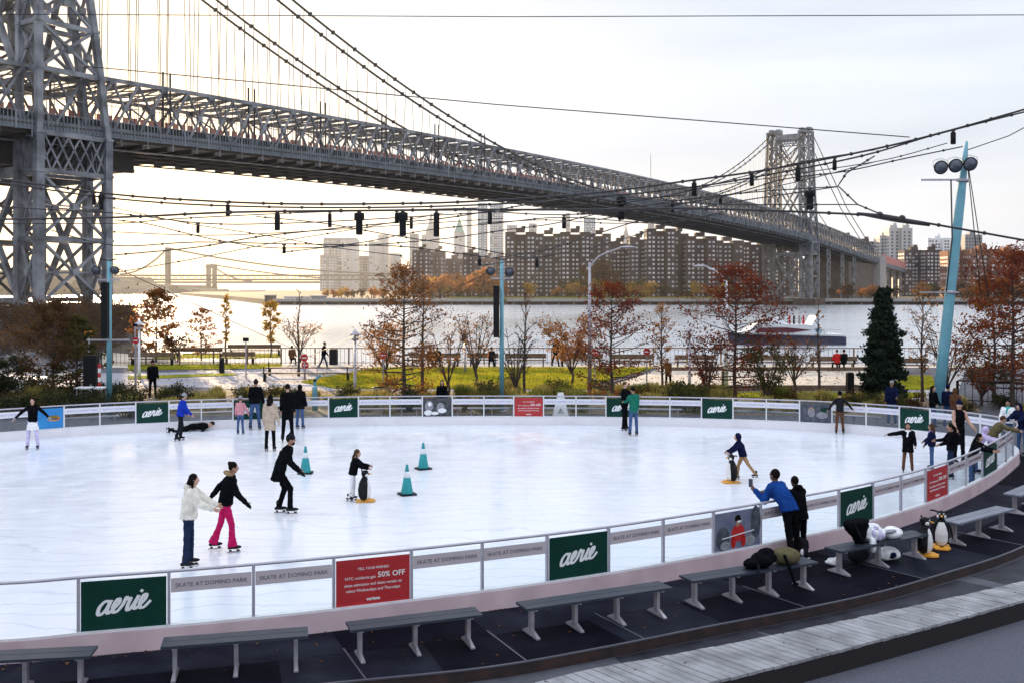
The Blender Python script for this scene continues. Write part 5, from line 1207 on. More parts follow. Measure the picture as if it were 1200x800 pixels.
lv_.build('leaf_litter', kind='stuff')
gb.mats = ['grass_blade']; gb.mi = [0] * len(gb.mi); gb.build('grass', kind='stuff')
poly_px('promenade', [(120, 430.4), (1300, 430.4), (1300, 427.2), (300, 427.2), (120, 412)], 0.005, 'sand')
poly_px('side_path', [(1068, 467), (1120, 467), (1132, 432), (1120, 432)], 0.02, 'concrete')
# waterfront railing
def railing(name, label, P, h=1.1, group=None, m_='timber', pick=.28):
    r = empty(name, (P[0][0], P[0][1], 0), label=label, cat='railing', group=group); o = V(P[0][0], P[0][1], 0)
    tr = MB().m(m_); pk = MB().m(m_)
    for a, b in zip(P[:-1], P[1:]):
        a, b = V(*a, 0), V(*b, 0); L = (b - a).length; n = max(1, int(L / pick))
        tr.beam(a - o + V(0, 0, h), b - o + V(0, 0, h), .09, .06); tr.beam(a - o + V(0, 0, .15), b - o + V(0, 0, .15), .05, .04)
        for k in range(n + 1):
            c = a.lerp(b, k / n) - o; big = k % 8 == 0
            pk.beam(c, c + V(0, 0, h), .09 if big else .022)
    tr.build('top_rail', r); pk.build('picket_grille', r)
railing('waterfront_railing', 'long brown picket railing at the water edge behind the lawn', [(-26.5, 66), (20, 66)])
railing('waterfront_railing', 'long brown picket railing at the water edge behind the sand court', [(20.4, 66), (60, 66)])
railing('waterfront_railing', 'picket railing on the left bank beside the rust coloured tree', [(-27, 66.5), (-39.5, 99), (-64, 170)], pick=.5)
railing('park_fence', 'dark low fence right of the tall leaning mast', [(at(1122, 44), 44), (at(1185, 43), 43), (at(1260, 40), 40)], 1.0, m_='black')
# park benches: long dark ones
def pbench(label, px0, px1, py, back=True, group='dark park benches'):
    Y = gy(py); a, b = at(px0, Y), at(px1, Y); L = b - a; r = empty('park_bench', ((a + b) / 2, Y, 0), label=label, cat='bench', group=group)
    MB().m('timber').box((0, 0, .43), (L, .45, .06)).build('seat', r)
    if back: MB().m('timber').box((0, -.24, .72), (L, .05, .30)).build('backrest', r)
    for q in range(max(2, int(L / 2.2))):
        x = -L / 2 + .2 + (L - .4) * q / (max(2, int(L / 2.2)) - 1); MB().m('black').box((x, 0, .2), (.08, .40, .40)).box((x, -.21, .6), (.06, .05, .4)).build('leg', r)
for l in [('waterside bench behind the tall oak left of the middle pole', 480, 540, 429), ('waterside bench left of the middle light pole', 548, 584, 429), ('waterside bench just right of the middle light pole', 592, 640, 429.5), ('waterside bench behind the orange tree', 668, 706, 430),
          ('waterside bench behind the dark trunked oak', 716, 765, 430.5), ('waterside bench left of the dark red oak', 790, 838, 431.5), ('waterside bench behind the dark red oak', 866, 935, 432), ('waterside bench carrying the seated couple', 948, 1003, 433.5), ('waterside bench behind the dark evergreen', 1046, 1086, 436)]: pbench(*l)
for l in [('long low dark bench nearest the tan planter', 306, 412, 446, False), ('long low dark bench behind the nearest one on the path', 312, 420, 439, False), ('dark bench by the small rust tree on the left path', 200, 262, 421), ('dark bench between yellow tree and small rust tree', 268, 330, 417), ('dark bench below the rust oval tree', 152, 205, 428), ('dark slatted bench at the far left path', 262, 300, 427)]: pbench(*l)
# low dark wall lines in the sand court
for lab, x0, x1, y, h in [('long dark timber kerb along the near side of the sand court', 700, 1060, 457.5, .28), ('dark timber edge at the far side of the sand court', 780, 1040, 434, .22)]:
    Y = gy(y); a, b = at(x0, Y), at(x1, Y); MB().m('timber').box(((a + b) / 2, Y, h / 2), (b - a, .18, h)).build('timber_edge', label=lab, cat='edging')
for lab, px, py, w, h in [('dark square bollard block right of the sand court', 996, 466, .30, 1.15), ('dark post standing in the sand court', 848, 456, .2, .9), ('dark waste bin near the seated people left of the lawn', 391, 427, .5, 1.0), ('dark bollard on the left path by the walking pair', 260, 437, .25, .9)]:
    Y = gy(py); r = empty('bollard', (at(px, Y), Y, 0), label=lab, cat='bollard'); MB().m('black').box((0, 0, h / 2), (w, w, h)).build('bollard_body', r); MB().m('cable').box((0, 0, h + .02), (w * .8, w * .8, .04)).build('cap', r)

# ---------------------------------------------------------------- vegetation
def leafcloud(mb, pts, size, n, spread, flat=.6):
    for _ in range(n):
        p = rnd.choice(pts); c = V(p[0] + rnd.gauss(0, spread), p[1] + rnd.gauss(0, spread), p[2] + rnd.gauss(0, spread * flat))
        s = size * rnd.uniform(.6, 1.3)
        a = V(rnd.gauss(0, 1), rnd.gauss(0, 1), rnd.gauss(0, .8)).normalized(); b = a.orthogonal().normalized(); b.rotate(Quaternion(a, rnd.uniform(0, 6.28)))
        c2 = a.cross(b)
        mb.add([c - b * s * .5, c + c2 * s * .33 + a * s * .08, c + b * s * .55, c - c2 * s * .33 + a * s * .05], [(0, 1, 2, 3)])
def tree(label, px, pyb, pyt, kind, leafm, spread_px, nleaf, ls=.12, D=None, name='tree', group=None, lean=0, dens=1.0, cat='tree', barkm='bark'):
    Y = D or gy(pyb); H = zat(pyt, Y); sp = spread_px / F * Y; r = empty(name, (at(px, Y), Y, 0), label=label, cat=cat, group=group)
    t = MB().m(barkm); lf = MB().m(leafm); tips = []
    r0 = max(.055, H * .017)
    if kind in ('oak', 'ever', 'slim'):
        N = int((30 if kind != 'slim' else 16) * dens + H * 2)
        wob = [V(rnd.gauss(0, .03), rnd.gauss(0, .03), 0) * H * .2 for _ in range(6)]
        spine = [V(lean * k / 5, 0, H * k / 5) + (wob[k] if 0 < k < 5 else V(0, 0, 0)) for k in range(6)]; sp_c = catmull(spine, 4)
        t.tube(sp_c, [r0 * (1 - .92 * k / (len(sp_c) - 1)) for k in range(len(sp_c))], 7)
        lo = .13 if kind == 'oak' else .04 if kind == 'ever' else .25
        for k in range(N):
            q = lo + (.98 - lo) * (k + rnd.random()) / N; o = sp_c[min(len(sp_c) - 1, int(q * (len(sp_c) - 1)))].copy(); o.z = q * H
            w = (q - lo) / (1 - lo)
            prof = (1.12 * math.sin(math.pi * min(1, w * .70 + .27)) ** .75 if kind == 'oak' else (.30 + .7 * (1 - w)) * min(1, (1 - w) * 2.2) * min(1, .7 + w * 2) + .05 if kind == 'ever' else .5 + .5 * math.sin(math.pi * w))
            ln = sp * prof * rnd.uniform(.65, 1.12); az = k * 2.4 + rnd.uniform(-.5, .5); el = R(rnd.uniform(-12, 18) + (35 * w if kind == 'oak' else 8 if kind == 'ever' else 50))
            d = V(math.cos(az) * math.cos(el), math.sin(az) * math.cos(el), math.sin(el)); e = o + d * ln + V(0, 0, rnd.uniform(-.05, .05) * ln); m_ = o.lerp(e, .5) + V(0, 0, -.04 * ln)
            br = r0 * .32 * (1 - .7 * q) + .008
            t.tube([o, m_, e], [br, br * .65, .006], 4)
            for j in range(5 if kind != 'slim' else 4):
                s0 = o.lerp(e, rnd.uniform(.35, 1)); dd = (d + V(rnd.gauss(0, .6), rnd.gauss(0, .6), rnd.gauss(.1, .35))).normalized(); e2 = s0 + dd * ln * rnd.uniform(.18, .38)
                t.tube([s0, e2], [.010, .004], 3); tips += [e2, s0.lerp(e2, .5)]
    else:  # vase shaped, many stems
        th = H * rnd.uniform(.16, .24); t.tube([(0, 0, 0), (.02 * H, 0, th * .5), (0, 0, th)], [r0 * 1.15, r0, r0 * .95], 7)
        nm = int(5 + 3 * dens)
        for k in range(nm):
            az = 6.283 * k / nm + rnd.uniform(-.3, .3); ex = sp * rnd.uniform(.45, 1.0); top = H * rnd.uniform(.75, 1.0) * (1 - .22 * (ex / sp)); 
            p = [V(0, 0, th * rnd.uniform(.6, 1)), V(math.cos(az) * ex * .35, math.sin(az) * ex * .35, th + (top - th) * .32), V(math.cos(az) * ex * .75, math.sin(az) * ex * .75, th + (top - th) * .72), V(math.cos(az) * ex, math.sin(az) * ex, top)]
            c = catmull(p, 4); t.tube(c, [r0 * .55 * (1 - .9 * i / (len(c) - 1)) + .006 for i in range(len(c))], 5)
            for j in range(int(9 * dens) + 3):
                i = rnd.randint(3, len(c) - 1); s0 = c[i]; dd = V(math.cos(az) * .6 + rnd.gauss(0, .6), math.sin(az) * .6 + rnd.gauss(0, .6), rnd.uniform(.2, 1.1)).normalized(); l2 = sp * rnd.uniform(.25, .55); e = s0 + dd * l2
                t.tube([s0, s0.lerp(e, .5) + V(0, 0, .03 * l2), e], [.016, .010, .004], 4)
                for _ in range(4):
                    s1 = s0.lerp(e, rnd.uniform(.3, 1)); d3 = (dd + V(rnd.gauss(0, .7), rnd.gauss(0, .7), rnd.gauss(.1, .4))).normalized(); e3 = s1 + d3 * l2 * rnd.uniform(.25, .5)
                    t.tube([s1, e3], [.007, .003], 3); tips += [e3, s1.lerp(e3, .6)]
    t.build('trunk', r)
    if nleaf: leafcloud(lf, tips, ls, int(nleaf * 1.35), .10 * sp if kind != 'ever' else .12 * sp); lf.build('crown', r)
    return r
T = tree
T('bushy dark rust tree at far left in front of the bridge base', 62, 476, 357, 'oak', 'leaf_brown', 34, 2600, .13, D=43)
T('second bushy dark tree beside the far left one', 90, 478, 372, 'oak', 'leaf_olive', 26, 1800, .13, D=43.5)
T('dark green shrub like tree cut by the left edge', 6, 478, 412, 'vase', 'shrub_dark', 22, 1500, .13, D=43)
T('oval rust leaved tree standing before the bright water', 183, 424, 342, 'oak', 'leaf_rust', 26, 3200, .16, dens=1.4)
T('small rust tree with thin crown right of the oval one', 236, 422, 364, 'oak', 'leaf_rust', 17, 700, .15)
T('low bushy bare tree between oval rust tree and small rust tree', 208, 424, 388, 'vase', 'leaf_brown', 14, 300, .14)
T('thin pale yellow tree left of the pagoda lamp sign', 265, 420, 348, 'slim', 'leaf_yellow', 9, 420, .16)
T('narrow yellow leaved tree above the low benches', 317, 419, 357, 'slim', 'leaf_yellow', 14, 800, .17)
T('thin dark trunked bare tree beside the twin red signs', 350, 440, 338, 'slim', 'leaf_rust', 8, 40, .12)
T('bare spreading tree right of the narrow yellow tree', 352, 424, 372, 'vase', 'leaf_orange', 24, 220, .13)
T('tall sparse oak with rust leaves in the left middle', 473, 500, 314, 'oak', 'leaf_rust', 46, 3000, .10, D=41.5, dens=1.7)
T('tall thin bare trunk right beside the sparse rust oak', 495, 461, 322, 'slim', 'leaf_rust', 10, 60, .11, D=44)
T('orange brown low tree behind the sparse rust oak', 452, 446, 372, 'vase', 'leaf_orange', 28, 1000, .12)
T('bare vase shaped tree left of the pair before the middle pole', 525, 464, 376, 'vase', 'leaf_orange', 28, 260, .11)
T('bare orange tinted vase tree just left of the middle pole', 557, 454, 362, 'vase', 'leaf_orange', 30, 380, .11)
T('thin tall bare trunk right of the middle pole', 615, 472, 342, 'slim', 'leaf_rust', 20, 60, .11)
T('low bare vase tree right of the middle pole', 604, 474, 380, 'vase', 'leaf_brown', 24, 60, .11)
T('wide low tree with orange pink leaves on the lawn', 670, 450, 366, 'vase', 'leaf_orange', 34, 1700, .13, dens=1.3)
T('dark trunked sparse oak with maroon leaves near the centre', 717, 494, 336, 'oak', 'leaf_red', 46, 2500, .10, D=42, dens=1.6)
T('bare tree with a few pink leaves right of the maroon oak', 775, 470, 362, 'slim', 'leaf_orange', 22, 420, .11)
T('small dark bare shrub tree left of the dark red oak', 829, 474, 386, 'vase', 'leaf_red', 22, 300, .11)
T('full dark red oak, the densest red crown in the park', 862, 493, 318, 'oak', 'leaf_red', 56, 3600, .115, D=43, dens=1.7)
T('greenish low tree under the right side of the dark red oak', 898, 478, 398, 'vase', 'leaf_olive', 30, 900, .11)
T('bare rust tree between greenish tree and seated couple', 931, 462, 384, 'vase', 'leaf_rust', 30, 360, .11)
T('thin dark trunk right of the dark red oak', 959, 474, 352, 'slim', 'leaf_rust', 9, 60, .11)
T('dark green conical evergreen, the only conifer', 1035, 480, 338, 'ever', 'needle', 26, 15000, .15, D=43, dens=3.2, name='conifer')
T('bare orange tinted tree left of the leaning mast', 1081, 470, 345, 'slim', 'leaf_orange', 28, 300, .11)
T('bare dark tree right behind the leaning mast', 1110, 468, 370, 'vase', 'leaf_orange', 36, 120, .11)
T('large red brown oak filling the right edge', 1186, 500, 296, 'oak', 'leaf_red', 60, 4400, .11, D=41, dens=1.8)
T('orange brown oak behind the large right edge one', 1165, 480, 330, 'oak', 'leaf_rust', 42, 2600, .13, D=46)
T('small sparse olive shrub tree below the right edge oak', 1150, 478, 412, 'vase', 'leaf_olive', 24, 600, .11, D=43)
# scrub on the left bank below the bridge
GS = 'bare brown scrub trees on the left bank'
rnd2 = random.Random(3)
sproto = None
for k in range(44):
    px = rnd2.uniform(-20, 146); Y = rnd2.uniform(62, 150)
    if px > 118 and Y < 75: Y = 80
    if sproto is None:
        sproto = tree('bare brown scrub tree on the left bank below the bridge', 20, 430, 380, 'vase', 'leaf_brown', 60, 600, .20, D=90, name='scrub_tree', group=GS); ss = [(c, []) for c in kids(sproto)]
    else: dup(sproto, (at(px, Y), Y, 0), rnd2.uniform(0, 6), sc=(rnd2.uniform(.45, .8) * (1 if Y < 85 else 1.6),) * 3, subs=ss)
# far shore trees
GT = 'autumn trees on the opposite shore'
pr = {}
for i, (mn, word) in enumerate((('leaf_orange', 'orange'), ('leaf_yellow', 'yellow'), ('leaf_brown', 'brown'), ('leaf_olive', 'olive green'))):
    r = empty('shore_tree', (0, 0, 0), label=f'{word} autumn tree on the opposite river bank', cat='tree', group=f'{word} trees on the opposite shore')
    t = MB().m('bark').tube([(0, 0, 0), (.2, 0, 3), (0, 0, 6.5)], [.35, .28, .1], 6)
    for a in range(6): t.tube([(0, 0, 2.5), (math.cos(a) * 2.4, math.sin(a) * 2.4, 6)], [.15, .04], 4)
    t.build('trunk', r)
    lf = MB().m(mn); cl = [(rnd.gauss(0, 1.7), rnd.gauss(0, 1.7), 5.4 + rnd.gauss(0, 1.5)) for _ in range(14)]; leafcloud(lf, cl, 1.15, 380, .85, .9); lf.build('crown', r)
    pr[i] = (r, [(c, []) for c in kids(r)], [0])
def ftree(i, px, Y, h, zb=-1.6):
    r, sb_, used = pr[i]
    if not used[0]: r.location = (at(px, Y), Y, zb); r.scale = (h / 8,) * 3; used[0] = 1
    else: dup(r, (at(px, Y), Y, zb), rnd.uniform(0, 6), sc=(h / 8 * rnd.uniform(.9, 1.2), h / 8, h / 8), subs=sb_)
for k in range(22): ftree(rnd.choice((0, 0, 1, 2)), rnd.uniform(378, 480), rnd.uniform(625, 680), rnd.uniform(4, 6.5))
for k in range(26): ftree(rnd.choice((0, 0, 0, 2, 1)), rnd.uniform(485, 592), rnd.uniform(630, 690), rnd.uniform(8, 15))
for k in range(34): ftree(rnd.choice((1, 1, 0, 3, 2)), rnd.uniform(622, 870), rnd.uniform(622, 640), rnd.uniform(4, 9))
for k in range(10): ftree(3, rnd.uniform(650, 760), rnd.uniform(635, 645), rnd.uniform(9, 14))
for k in range(46): ftree(rnd.choice((0, 0, 2, 2, 3)), rnd.uniform(960, 1230), rnd.uniform(612, 660), rnd.uniform(4.5, 10))
ftree(0, 563, 612, 17); ftree(0, 568, 614, 15); ftree(2, 705, 615, 22); ftree(0, 515, 612, 13); ftree(1, 704, 612, 10)
# shrubs and ornamental grass in the beds
def shrub_proto(name, label, mn, n, w, h, blades, cat='shrub'):
    r = empty(name, (0, 0, 0), label=label, cat=cat, group=label.split(' in ')[0] + 's'); m = MB().m(mn)
    if blades:
        for _ in range(n):
            a = rnd.uniform(0, 6.28); l = h * rnd.uniform(.6, 1.1); o = V(rnd.gauss(0, w * .25), rnd.gauss(0, w * .25), 0); tp = o + V(math.cos(a) * w * rnd.uniform(.2, .7), math.sin(a) * w * rnd.uniform(.2, .7), l); s = V(-math.sin(a), math.cos(a), 0) * .018
            md = o.lerp(tp, .55) + V(0, 0, l * .16); m.add([o - s, o + s, md + s, md - s, tp], [(0, 1, 2, 3), (3, 2, 4)])
    else:
        pts = [(rnd.gauss(0, w * .3), rnd.gauss(0, w * .3), abs(rnd.gauss(h * .45, h * .25))) for _ in range(16)]
        leafcloud(m, pts, .085, n, w * .14, .8)
        m.m('bark')
        for p in pts: m.tube([(p[0] * .3, p[1] * .3, 0), p], [.012, .006], 3)
    m.build('foliage', r); return r, [(c, []) for c in kids(r)], [0]
S = {'gold': shrub_proto('grass_tuft', 'golden ornamental grass tuft in the planting bed', 'grass_gold', 260, .5, .75, True, 'grass tuft'),
     'green': shrub_proto('grass_tuft', 'yellow green ornamental grass tuft in the planting bed', 'grass_green', 260, .5, .7, True, 'grass tuft'),
     'dark': shrub_proto('shrub', 'dark green leafy shrub in the planting bed', 'shrub_dark', 900, 1.0, .8, False),
     'olive': shrub_proto('shrub', 'olive leafed shrub in the planting bed', 'leaf_olive', 700, .8, .9, False),
     'brown': shrub_proto('shrub', 'brown leafed low shrub in the planting bed', 'leaf_brown', 600, .8, .6, False)}
def shr(k, px, Y, sc):
    r, s_, used = S[k]
    if not used[0]: r.location = (at(px, Y), Y, 0); r.scale = (sc,) * 3; used[0] = 1
    else: dup(r, (at(px, Y), Y, 0), rnd.uniform(0, 6), sc=(sc * rnd.uniform(.8, 1.3), sc, sc * rnd.uniform(.8, 1.15)), subs=s_)
for k in range(40): shr(rnd.choice(('dark', 'dark', 'gold', 'brown', 'olive')), rnd.uniform(-10, 180), rnd.uniform(39.2, 45), rnd.uniform(.7, 1.3))
for k in range(36): shr(rnd.choice(('dark', 'gold', 'olive', 'brown', 'gold')), rnd.uniform(180, 345), rnd.uniform(40, 46), rnd.uniform(.55, 1.0))
for k in range(34): shr(rnd.choice(('gold', 'brown', 'olive', 'gold', 'dark')), rnd.uniform(345, 540), rnd.uniform(40.5, 45), rnd.uniform(.65, 1.0))
for k in range(76): shr(rnd.choice(('gold', 'green', 'green', 'gold', 'olive')), rnd.uniform(540, 860), rnd.uniform(40.5, 46), rnd.uniform(.8, 1.25))
for k in range(26): shr(rnd.choice(('gold', 'green', 'brown', 'gold', 'olive')), rnd.uniform(860, 1030), rnd.uniform(40.5, 44.5), rnd.uniform(.65, 1.0))
for k in range(22): shr(rnd.choice(('olive', 'dark', 'brown', 'gold')), rnd.uniform(1000, 1210), rnd.uniform(39.5, 43), rnd.uniform(.6, 1.0))
# planter
x, y = on(596, 464); r = empty('planter', (x, y, 0), label='pale tan round planter left of the tall oak with grass on top', cat='planter'); x, y = on(451 + 0, 466)
r.location = (at(448, 44.5), 44.5, 0)
MB().m('concrete').lathe([(.28, 0), (.42, .62), (.46, .66), (.40, .66), (.38, .58)]).build('pot', r); m = MB().m('grass_green')
for _ in range(160):
    a = rnd.uniform(0, 6.28); q = V(math.cos(a), math.sin(a), 0); m.add([q * .1 + V(0, 0, .58), q * .12 + V(.02, 0, .58), q * rnd.uniform(.2, .6) + V(0, 0, rnd.uniform(.75, 1.15))], [(0, 1, 2)])
m.build('plant', r)

# ---------------------------------------------------------------- light poles with floodlights
def flood(mb_parent, c, rad, tilt=20, yaw=0):
    r = MB().m('black'); M = rotz(yaw) @ rotx(90 + tilt)
    def P(x, y, z): return Vector(c) + M @ V(x, y, z)
    r.loft([(P(0, 0, -rad * .9), rad * .35, rad * .35), (P(0, 0, -rad * .5), rad * .8, rad * .8), (P(0, 0, 0), rad, rad), (P(0, 0, rad * .12), rad, rad)], 16)
    o = r.build('floodlight', mb_parent)
    MB().m('lens').loft([(P(0, 0, rad * .12), rad * .84, rad * .84), (P(0, 0, rad * .16), rad * .84, rad * .84)], 16).build('lens', o)
    MB().m('galv').tube([P(-rad * 1.05, 0, 0), P(-rad * 1.05, rad * .9, -.1), P(0, rad * 1.2, -.1), P(rad * 1.05, rad * .9, -.1), P(rad * 1.05, 0, 0)], .012, 5).build('yoke', o)
def lpole(label, px, Y, ytop, r0, heads, box, arm=None):
    r = empty('light_mast', (at(px, Y), Y, 0), label=label, cat='light mast', group='pale blue light masts round the rink'); H = zat(ytop, Y)
    MB().m('pole_blue').loft([((0, 0, 0), r0, r0), ((0, 0, H * .5), r0 * .85, r0 * .85), ((0, 0, H), r0 * .7, r0 * .7)], 14).build('mast', r)
    MB().m('galv').lathe([(r0 * 2.2, 0), (r0 * 2.2, .04), (r0 * 1.1, .05)]).build('base_flange', r)
    MB().m('galv').box((0, -.05, H - .75), (.9, .05, .06)).build('cross_bar', r); MB().m('black').beam((-.35, -.03, H + .10), (0, -.03, H), .04).beam((0, -.03, H), (.3, -.03, H + .08), .04).build('antenna_bar', r)
    for hx, hz in heads: flood(r, (hx / F * Y, -.12, zat(hz, Y)), 5.2 / F * Y)
    z0, z1 = zat(box[1], Y), zat(box[0], Y); MB().m('black').box((box[2], -.20, (z0 + z1) / 2), (.24, .24, z1 - z0)).build('speaker_column', r)
    if arm: MB().m('galv').box((0, -.1, zat(arm, Y)), (1.7, .06, .06)).build('lower_cross_arm', r)
    return r
lpole('pale blue light mast at the left with black speaker and white arm', 128, 39.6, 306, .105, ((-15, 317), (7, 317)), (331, 396), 398) if False else None
def lpole2():
    a = lpole('pale blue light mast at the left with long black speaker column', 128, 39.6, 306, .115, ((-14, 317), (8, 317)), (331, 396, -.08), 398)
    b = lpole('pale blue light mast in the middle behind the far barrier', 588, 41.0, 305, .10, ((-13, 318), (9, 319)), (335, 395, -.22))
lpole2()
Yp = 38.0; base = V(at(1097, Yp), Yp, 0); top = V(at(1133, Yp), Yp, zat(166, Yp)); r = empty('leaning_mast', base, label='tall thick pale blue mast leaning right with three floodlights', cat='light mast')
ax = (top - base); MB().m('pole_blue').loft([(V(0, 0, 0), .20, .20), (ax * .25, .205, .205), (ax * .8, .165, .165), (ax * .93, .12, .12), (ax, .04, .04)], 18).build('mast', r)
MB().m('galv').loft([(ax * .86 - ax.normalized() * .06, .21, .21), (ax * .86 + ax.normalized() * .06, .21, .21)], 16).box(ax * .86 + V(-.75, -.22, 0), (1.9, .06, .07)).build('bracket', r)
MB().m('galv').loft([(ax * .46 - ax.normalized() * .06, .22, .22), (ax * .46 + ax.normalized() * .06, .22, .22)], 16).box(ax * .46 + V(-.5, -.22, 0), (1.5, .05, .05)).build('bracket', r)
for px, py in ((1097, 198), (1114, 196), (1131, 194)): flood(r, V(at(px, Yp) - base.x, -.42, zat(py, Yp)), 8.2 / F * Yp, 15)
MB().m('concrete').lathe([(.55, 0), (.55, .18), (.42, .2)]).build('footing', r)
MB().m('cable').tube([ax * .86 + V(-.55, -.25, 0), ax * .65 + V(-.28, -.3, 0), ax * .46 + V(-.25, -.22, 0)], .03, 5).tube([ax * .95 + V(.05, 0, 0), ax * .5 + V(1.35, .5, -.5)], .02, 4).tube([ax * .95 + V(.05, 0, 0), ax * .5 + V(1.65, .5, -.6)], .02, 4).build('stay_rope', r)

# ---------------------------------------------------------------- overhead cable net
CABS = [
 ('thick upper cable rising to the top right corner', .028, 30, [(-60, 203), (0, 210), (134, 228), (230, 235), (330, 239), (450, 239), (560, 236), (700, 226), (800, 213), (900, 199), (1020, 176), (1110, 154), (1230, 120)], 34),
 ('second thick cable just under the highest one at right', .024, 30.6, [(-60, 206), (0, 214), (134, 233), (280, 242), (470, 243), (640, 236), (800, 221), (900, 205), (1010, 183), (1100, 157), (1230, 124)], 30),
 ('long low thick cable ending in the big turnbuckle at right', .030, 29, [(-60, 258), (134, 255), (270, 249), (430, 247), (560, 246), (700, 246), (800, 244.5), (950, 249), (1035, 254), (1100, 264), (1230, 287)], 22),
 ('thin cable from the left edge dipping under the thick ones', .014, 30.2, [(-40, 240), (60, 246), (134, 250), (240, 262), (330, 262), (420, 258), (520, 252), (620, 246), (720, 236), (800, 229)], 10),
 ('thin cable rising from the left tower to the bridge underside', .013, 29.6, [(-40, 262), (134, 262), (200, 257), (340, 250), (440, 247), (560, 244)], 6),
 ('thin cable sweeping up from low left to the middle', .015, 29.4, [(134, 299), (230, 290), (300, 278), (345, 273), (430, 264), (520, 256), (600, 243), (660, 234), (760, 226)], 9),
 ('thin cable curving across low at middle height', .014, 29.8, [(60, 270), (134, 288), (230, 284), (330, 286), (400, 287), (470, 289), (520, 295), (575, 302)], 6),
 ('thin descending cable near the left tower', .012, 30.4, [(134, 258), (170, 262), (220, 274), (268, 284), (330, 291), (440, 287)], 4),
 ('thin cable crossing from the middle pole up to the deck', .013, 29.2, [(575, 303), (640, 293), (700, 274), (760, 256), (840, 240), (982, 219)], 5),
 ('thin cable below the deck toward the right node', .014, 30.1, [(560, 247), (660, 252), (740, 243), (820, 232), (900, 224), (980, 219)], 6),
 ('thin horizontal cable running to the lower right node', .014, 29.9, [(700, 246), (800, 238), (850, 240), (920, 240), (1005, 240)], 4),
 ('thin cable from the mast top down to the middle', .016, 30.8, [(700, 258), (780, 243), (860, 227), (920, 210), (990, 201), (1060, 186), (1128, 172)], 8),
 ('chain of short links joining the right side nodes', .018, 30.3, [(1025, 183), (992, 203), (982, 218), (1005, 240), (1044, 256)], 4),
 ('thin cable crossing the low brown row', .012, 29.0, [(440, 287), (520, 280), (590, 270), (650, 262), (720, 246)], 5),
 ('thin cable low over the skyline', .012, 29.3, [(300, 254), (380, 262), (460, 276), (540, 288), (610, 301), (650, 300)], 5),
 ('thin cable through the middle lights', .012, 30.5, [(330, 296), (420, 285), (500, 270), (580, 262), (660, 255), (760, 262)], 5),
 ('thin strand just above the left skyline crossing two others', .009, 29.5, [(134, 272), (250, 276), (380, 270), (500, 262), (590, 256)], 6),
 ('thin strand rising steeply under the bridge at left', .009, 30.2, [(134, 320), (230, 303), (330, 283), (420, 268), (520, 250)], 6),
 ('faint strand falling from the left tower to the office slabs', .009, 29.7, [(134, 244), (220, 262), (310, 276), (390, 290), (470, 300)], 6),
 ('faint strand crossing the row of brown towers', .009, 30.3, [(560, 312), (640, 300), (710, 286), (790, 262), (850, 248)], 5),
 ('faint strand below the thick cables right of centre', .009, 29.6, [(560, 262), (640, 258), (720, 262), (800, 258), (850, 250)], 5),
 ('faint strand fanning up toward the right node', .009, 30.1, [(680, 252), (760, 244), (850, 230), (940, 212), (1025, 190)], 6),
 ('faint strand high in the fan right of the far tower', .010, 30.2, [(800, 224), (880, 212), (960, 200), (1040, 187), (1110, 168)], 6),
 ('short cable fan left of the far bridge tower', .012, 30.0, [(720, 240), (790, 228), (860, 210), (940, 190), (1025, 176)], 5)]
cab_z = {}
for ci, (lab, rad, Y, pts, ncl) in enumerate(CABS):
    rad = rad * .95 + .005
    Wp = [V(at(px, Y), Y, zat(py, Y)) for px, py in pts]; c = catmull(Wp, 5) if 'chain' not in lab else [a.lerp(b, t / 4) for a, b in zip(Wp[:-1], Wp[1:]) for t in range(4)] + [Wp[-1]]; o = c[0]
    r = empty('overhead_cable', o, label=lab, cat='cable', group='cables strung over the rink')
    MB().m('cable').tube([p - o for p in c], rad, 5).build('strand', r); cl = MB().m('cable').ell((0, 0, 0), (rad * 1.5 + .016, .035, rad * 1.4 + .014), None, 8, 5).mesh('clamp')
    L = len(c)
    for q in range(ncl):
        p = c[min(L - 1, int((q + .5 + rnd.uniform(-.3, .3)) * L / ncl))] - o; put('clamp', cl, r, p)
    cab_z[ci] = (c, Y)
# turnbuckle
p = V(at(1045, 29), 29, zat(256, 29)); r = empty('turnbuckle', p, label='big steel turnbuckle on the low thick cable', cat='cable fitting')
MB().m('cable').loft([(V(-1.0, 0, .14), .04, .04), (V(-.5, 0, .07), .07, .07), (V(-.2, 0, .03), .09, .09), (V(.2, 0, -.04), .09, .09), (V(.5, 0, -.10), .07, .07), (V(1.1, 0, -.20), .04, .04)], 10).build('turnbuckle_body', r)
for sx in (-.35, .3): MB().m('cable').ell((sx, 0, .05 - sx * .15), (.10, .09, .09)).build('clevis', r)
for lab, a, b, Y in [('straight thin wire across the very top of the sky', (-80, 16.5), (1280, 17.5), 60), ('thin wire running down right to the leaning mast top', (100, 78), (1066, 161), 52), ('thin wire from mast top out to the right edge', (1134, 176), (1230, 134), 38),
                     ('guy wire from the left light mast down to the ground', (138, 315), (372, 421), 42), ('guy wire from the middle light mast down left to the ground', (572, 320), (335, 430), 44)]:
    A, B = V(at(a[0], Y), Y, zat(a[1], Y)), V(at(b[0], Y + 6 if Y < 50 and 'guy' in lab else Y), Y + 6 if 'guy' in lab else Y, 0 if 'guy' in lab else zat(b[1], Y))
    if 'guy' in lab: Yb = gy(b[1]); B = V(at(b[0], Yb), Yb, 0)
    MB().m('cable').tube([A, A.lerp(B, .5) + V(0, 0, -.15 if 'guy' not in lab else -.05), B], .018 if Y < 50 else .028, 4).build('wire', None, label=lab, cat='wire')
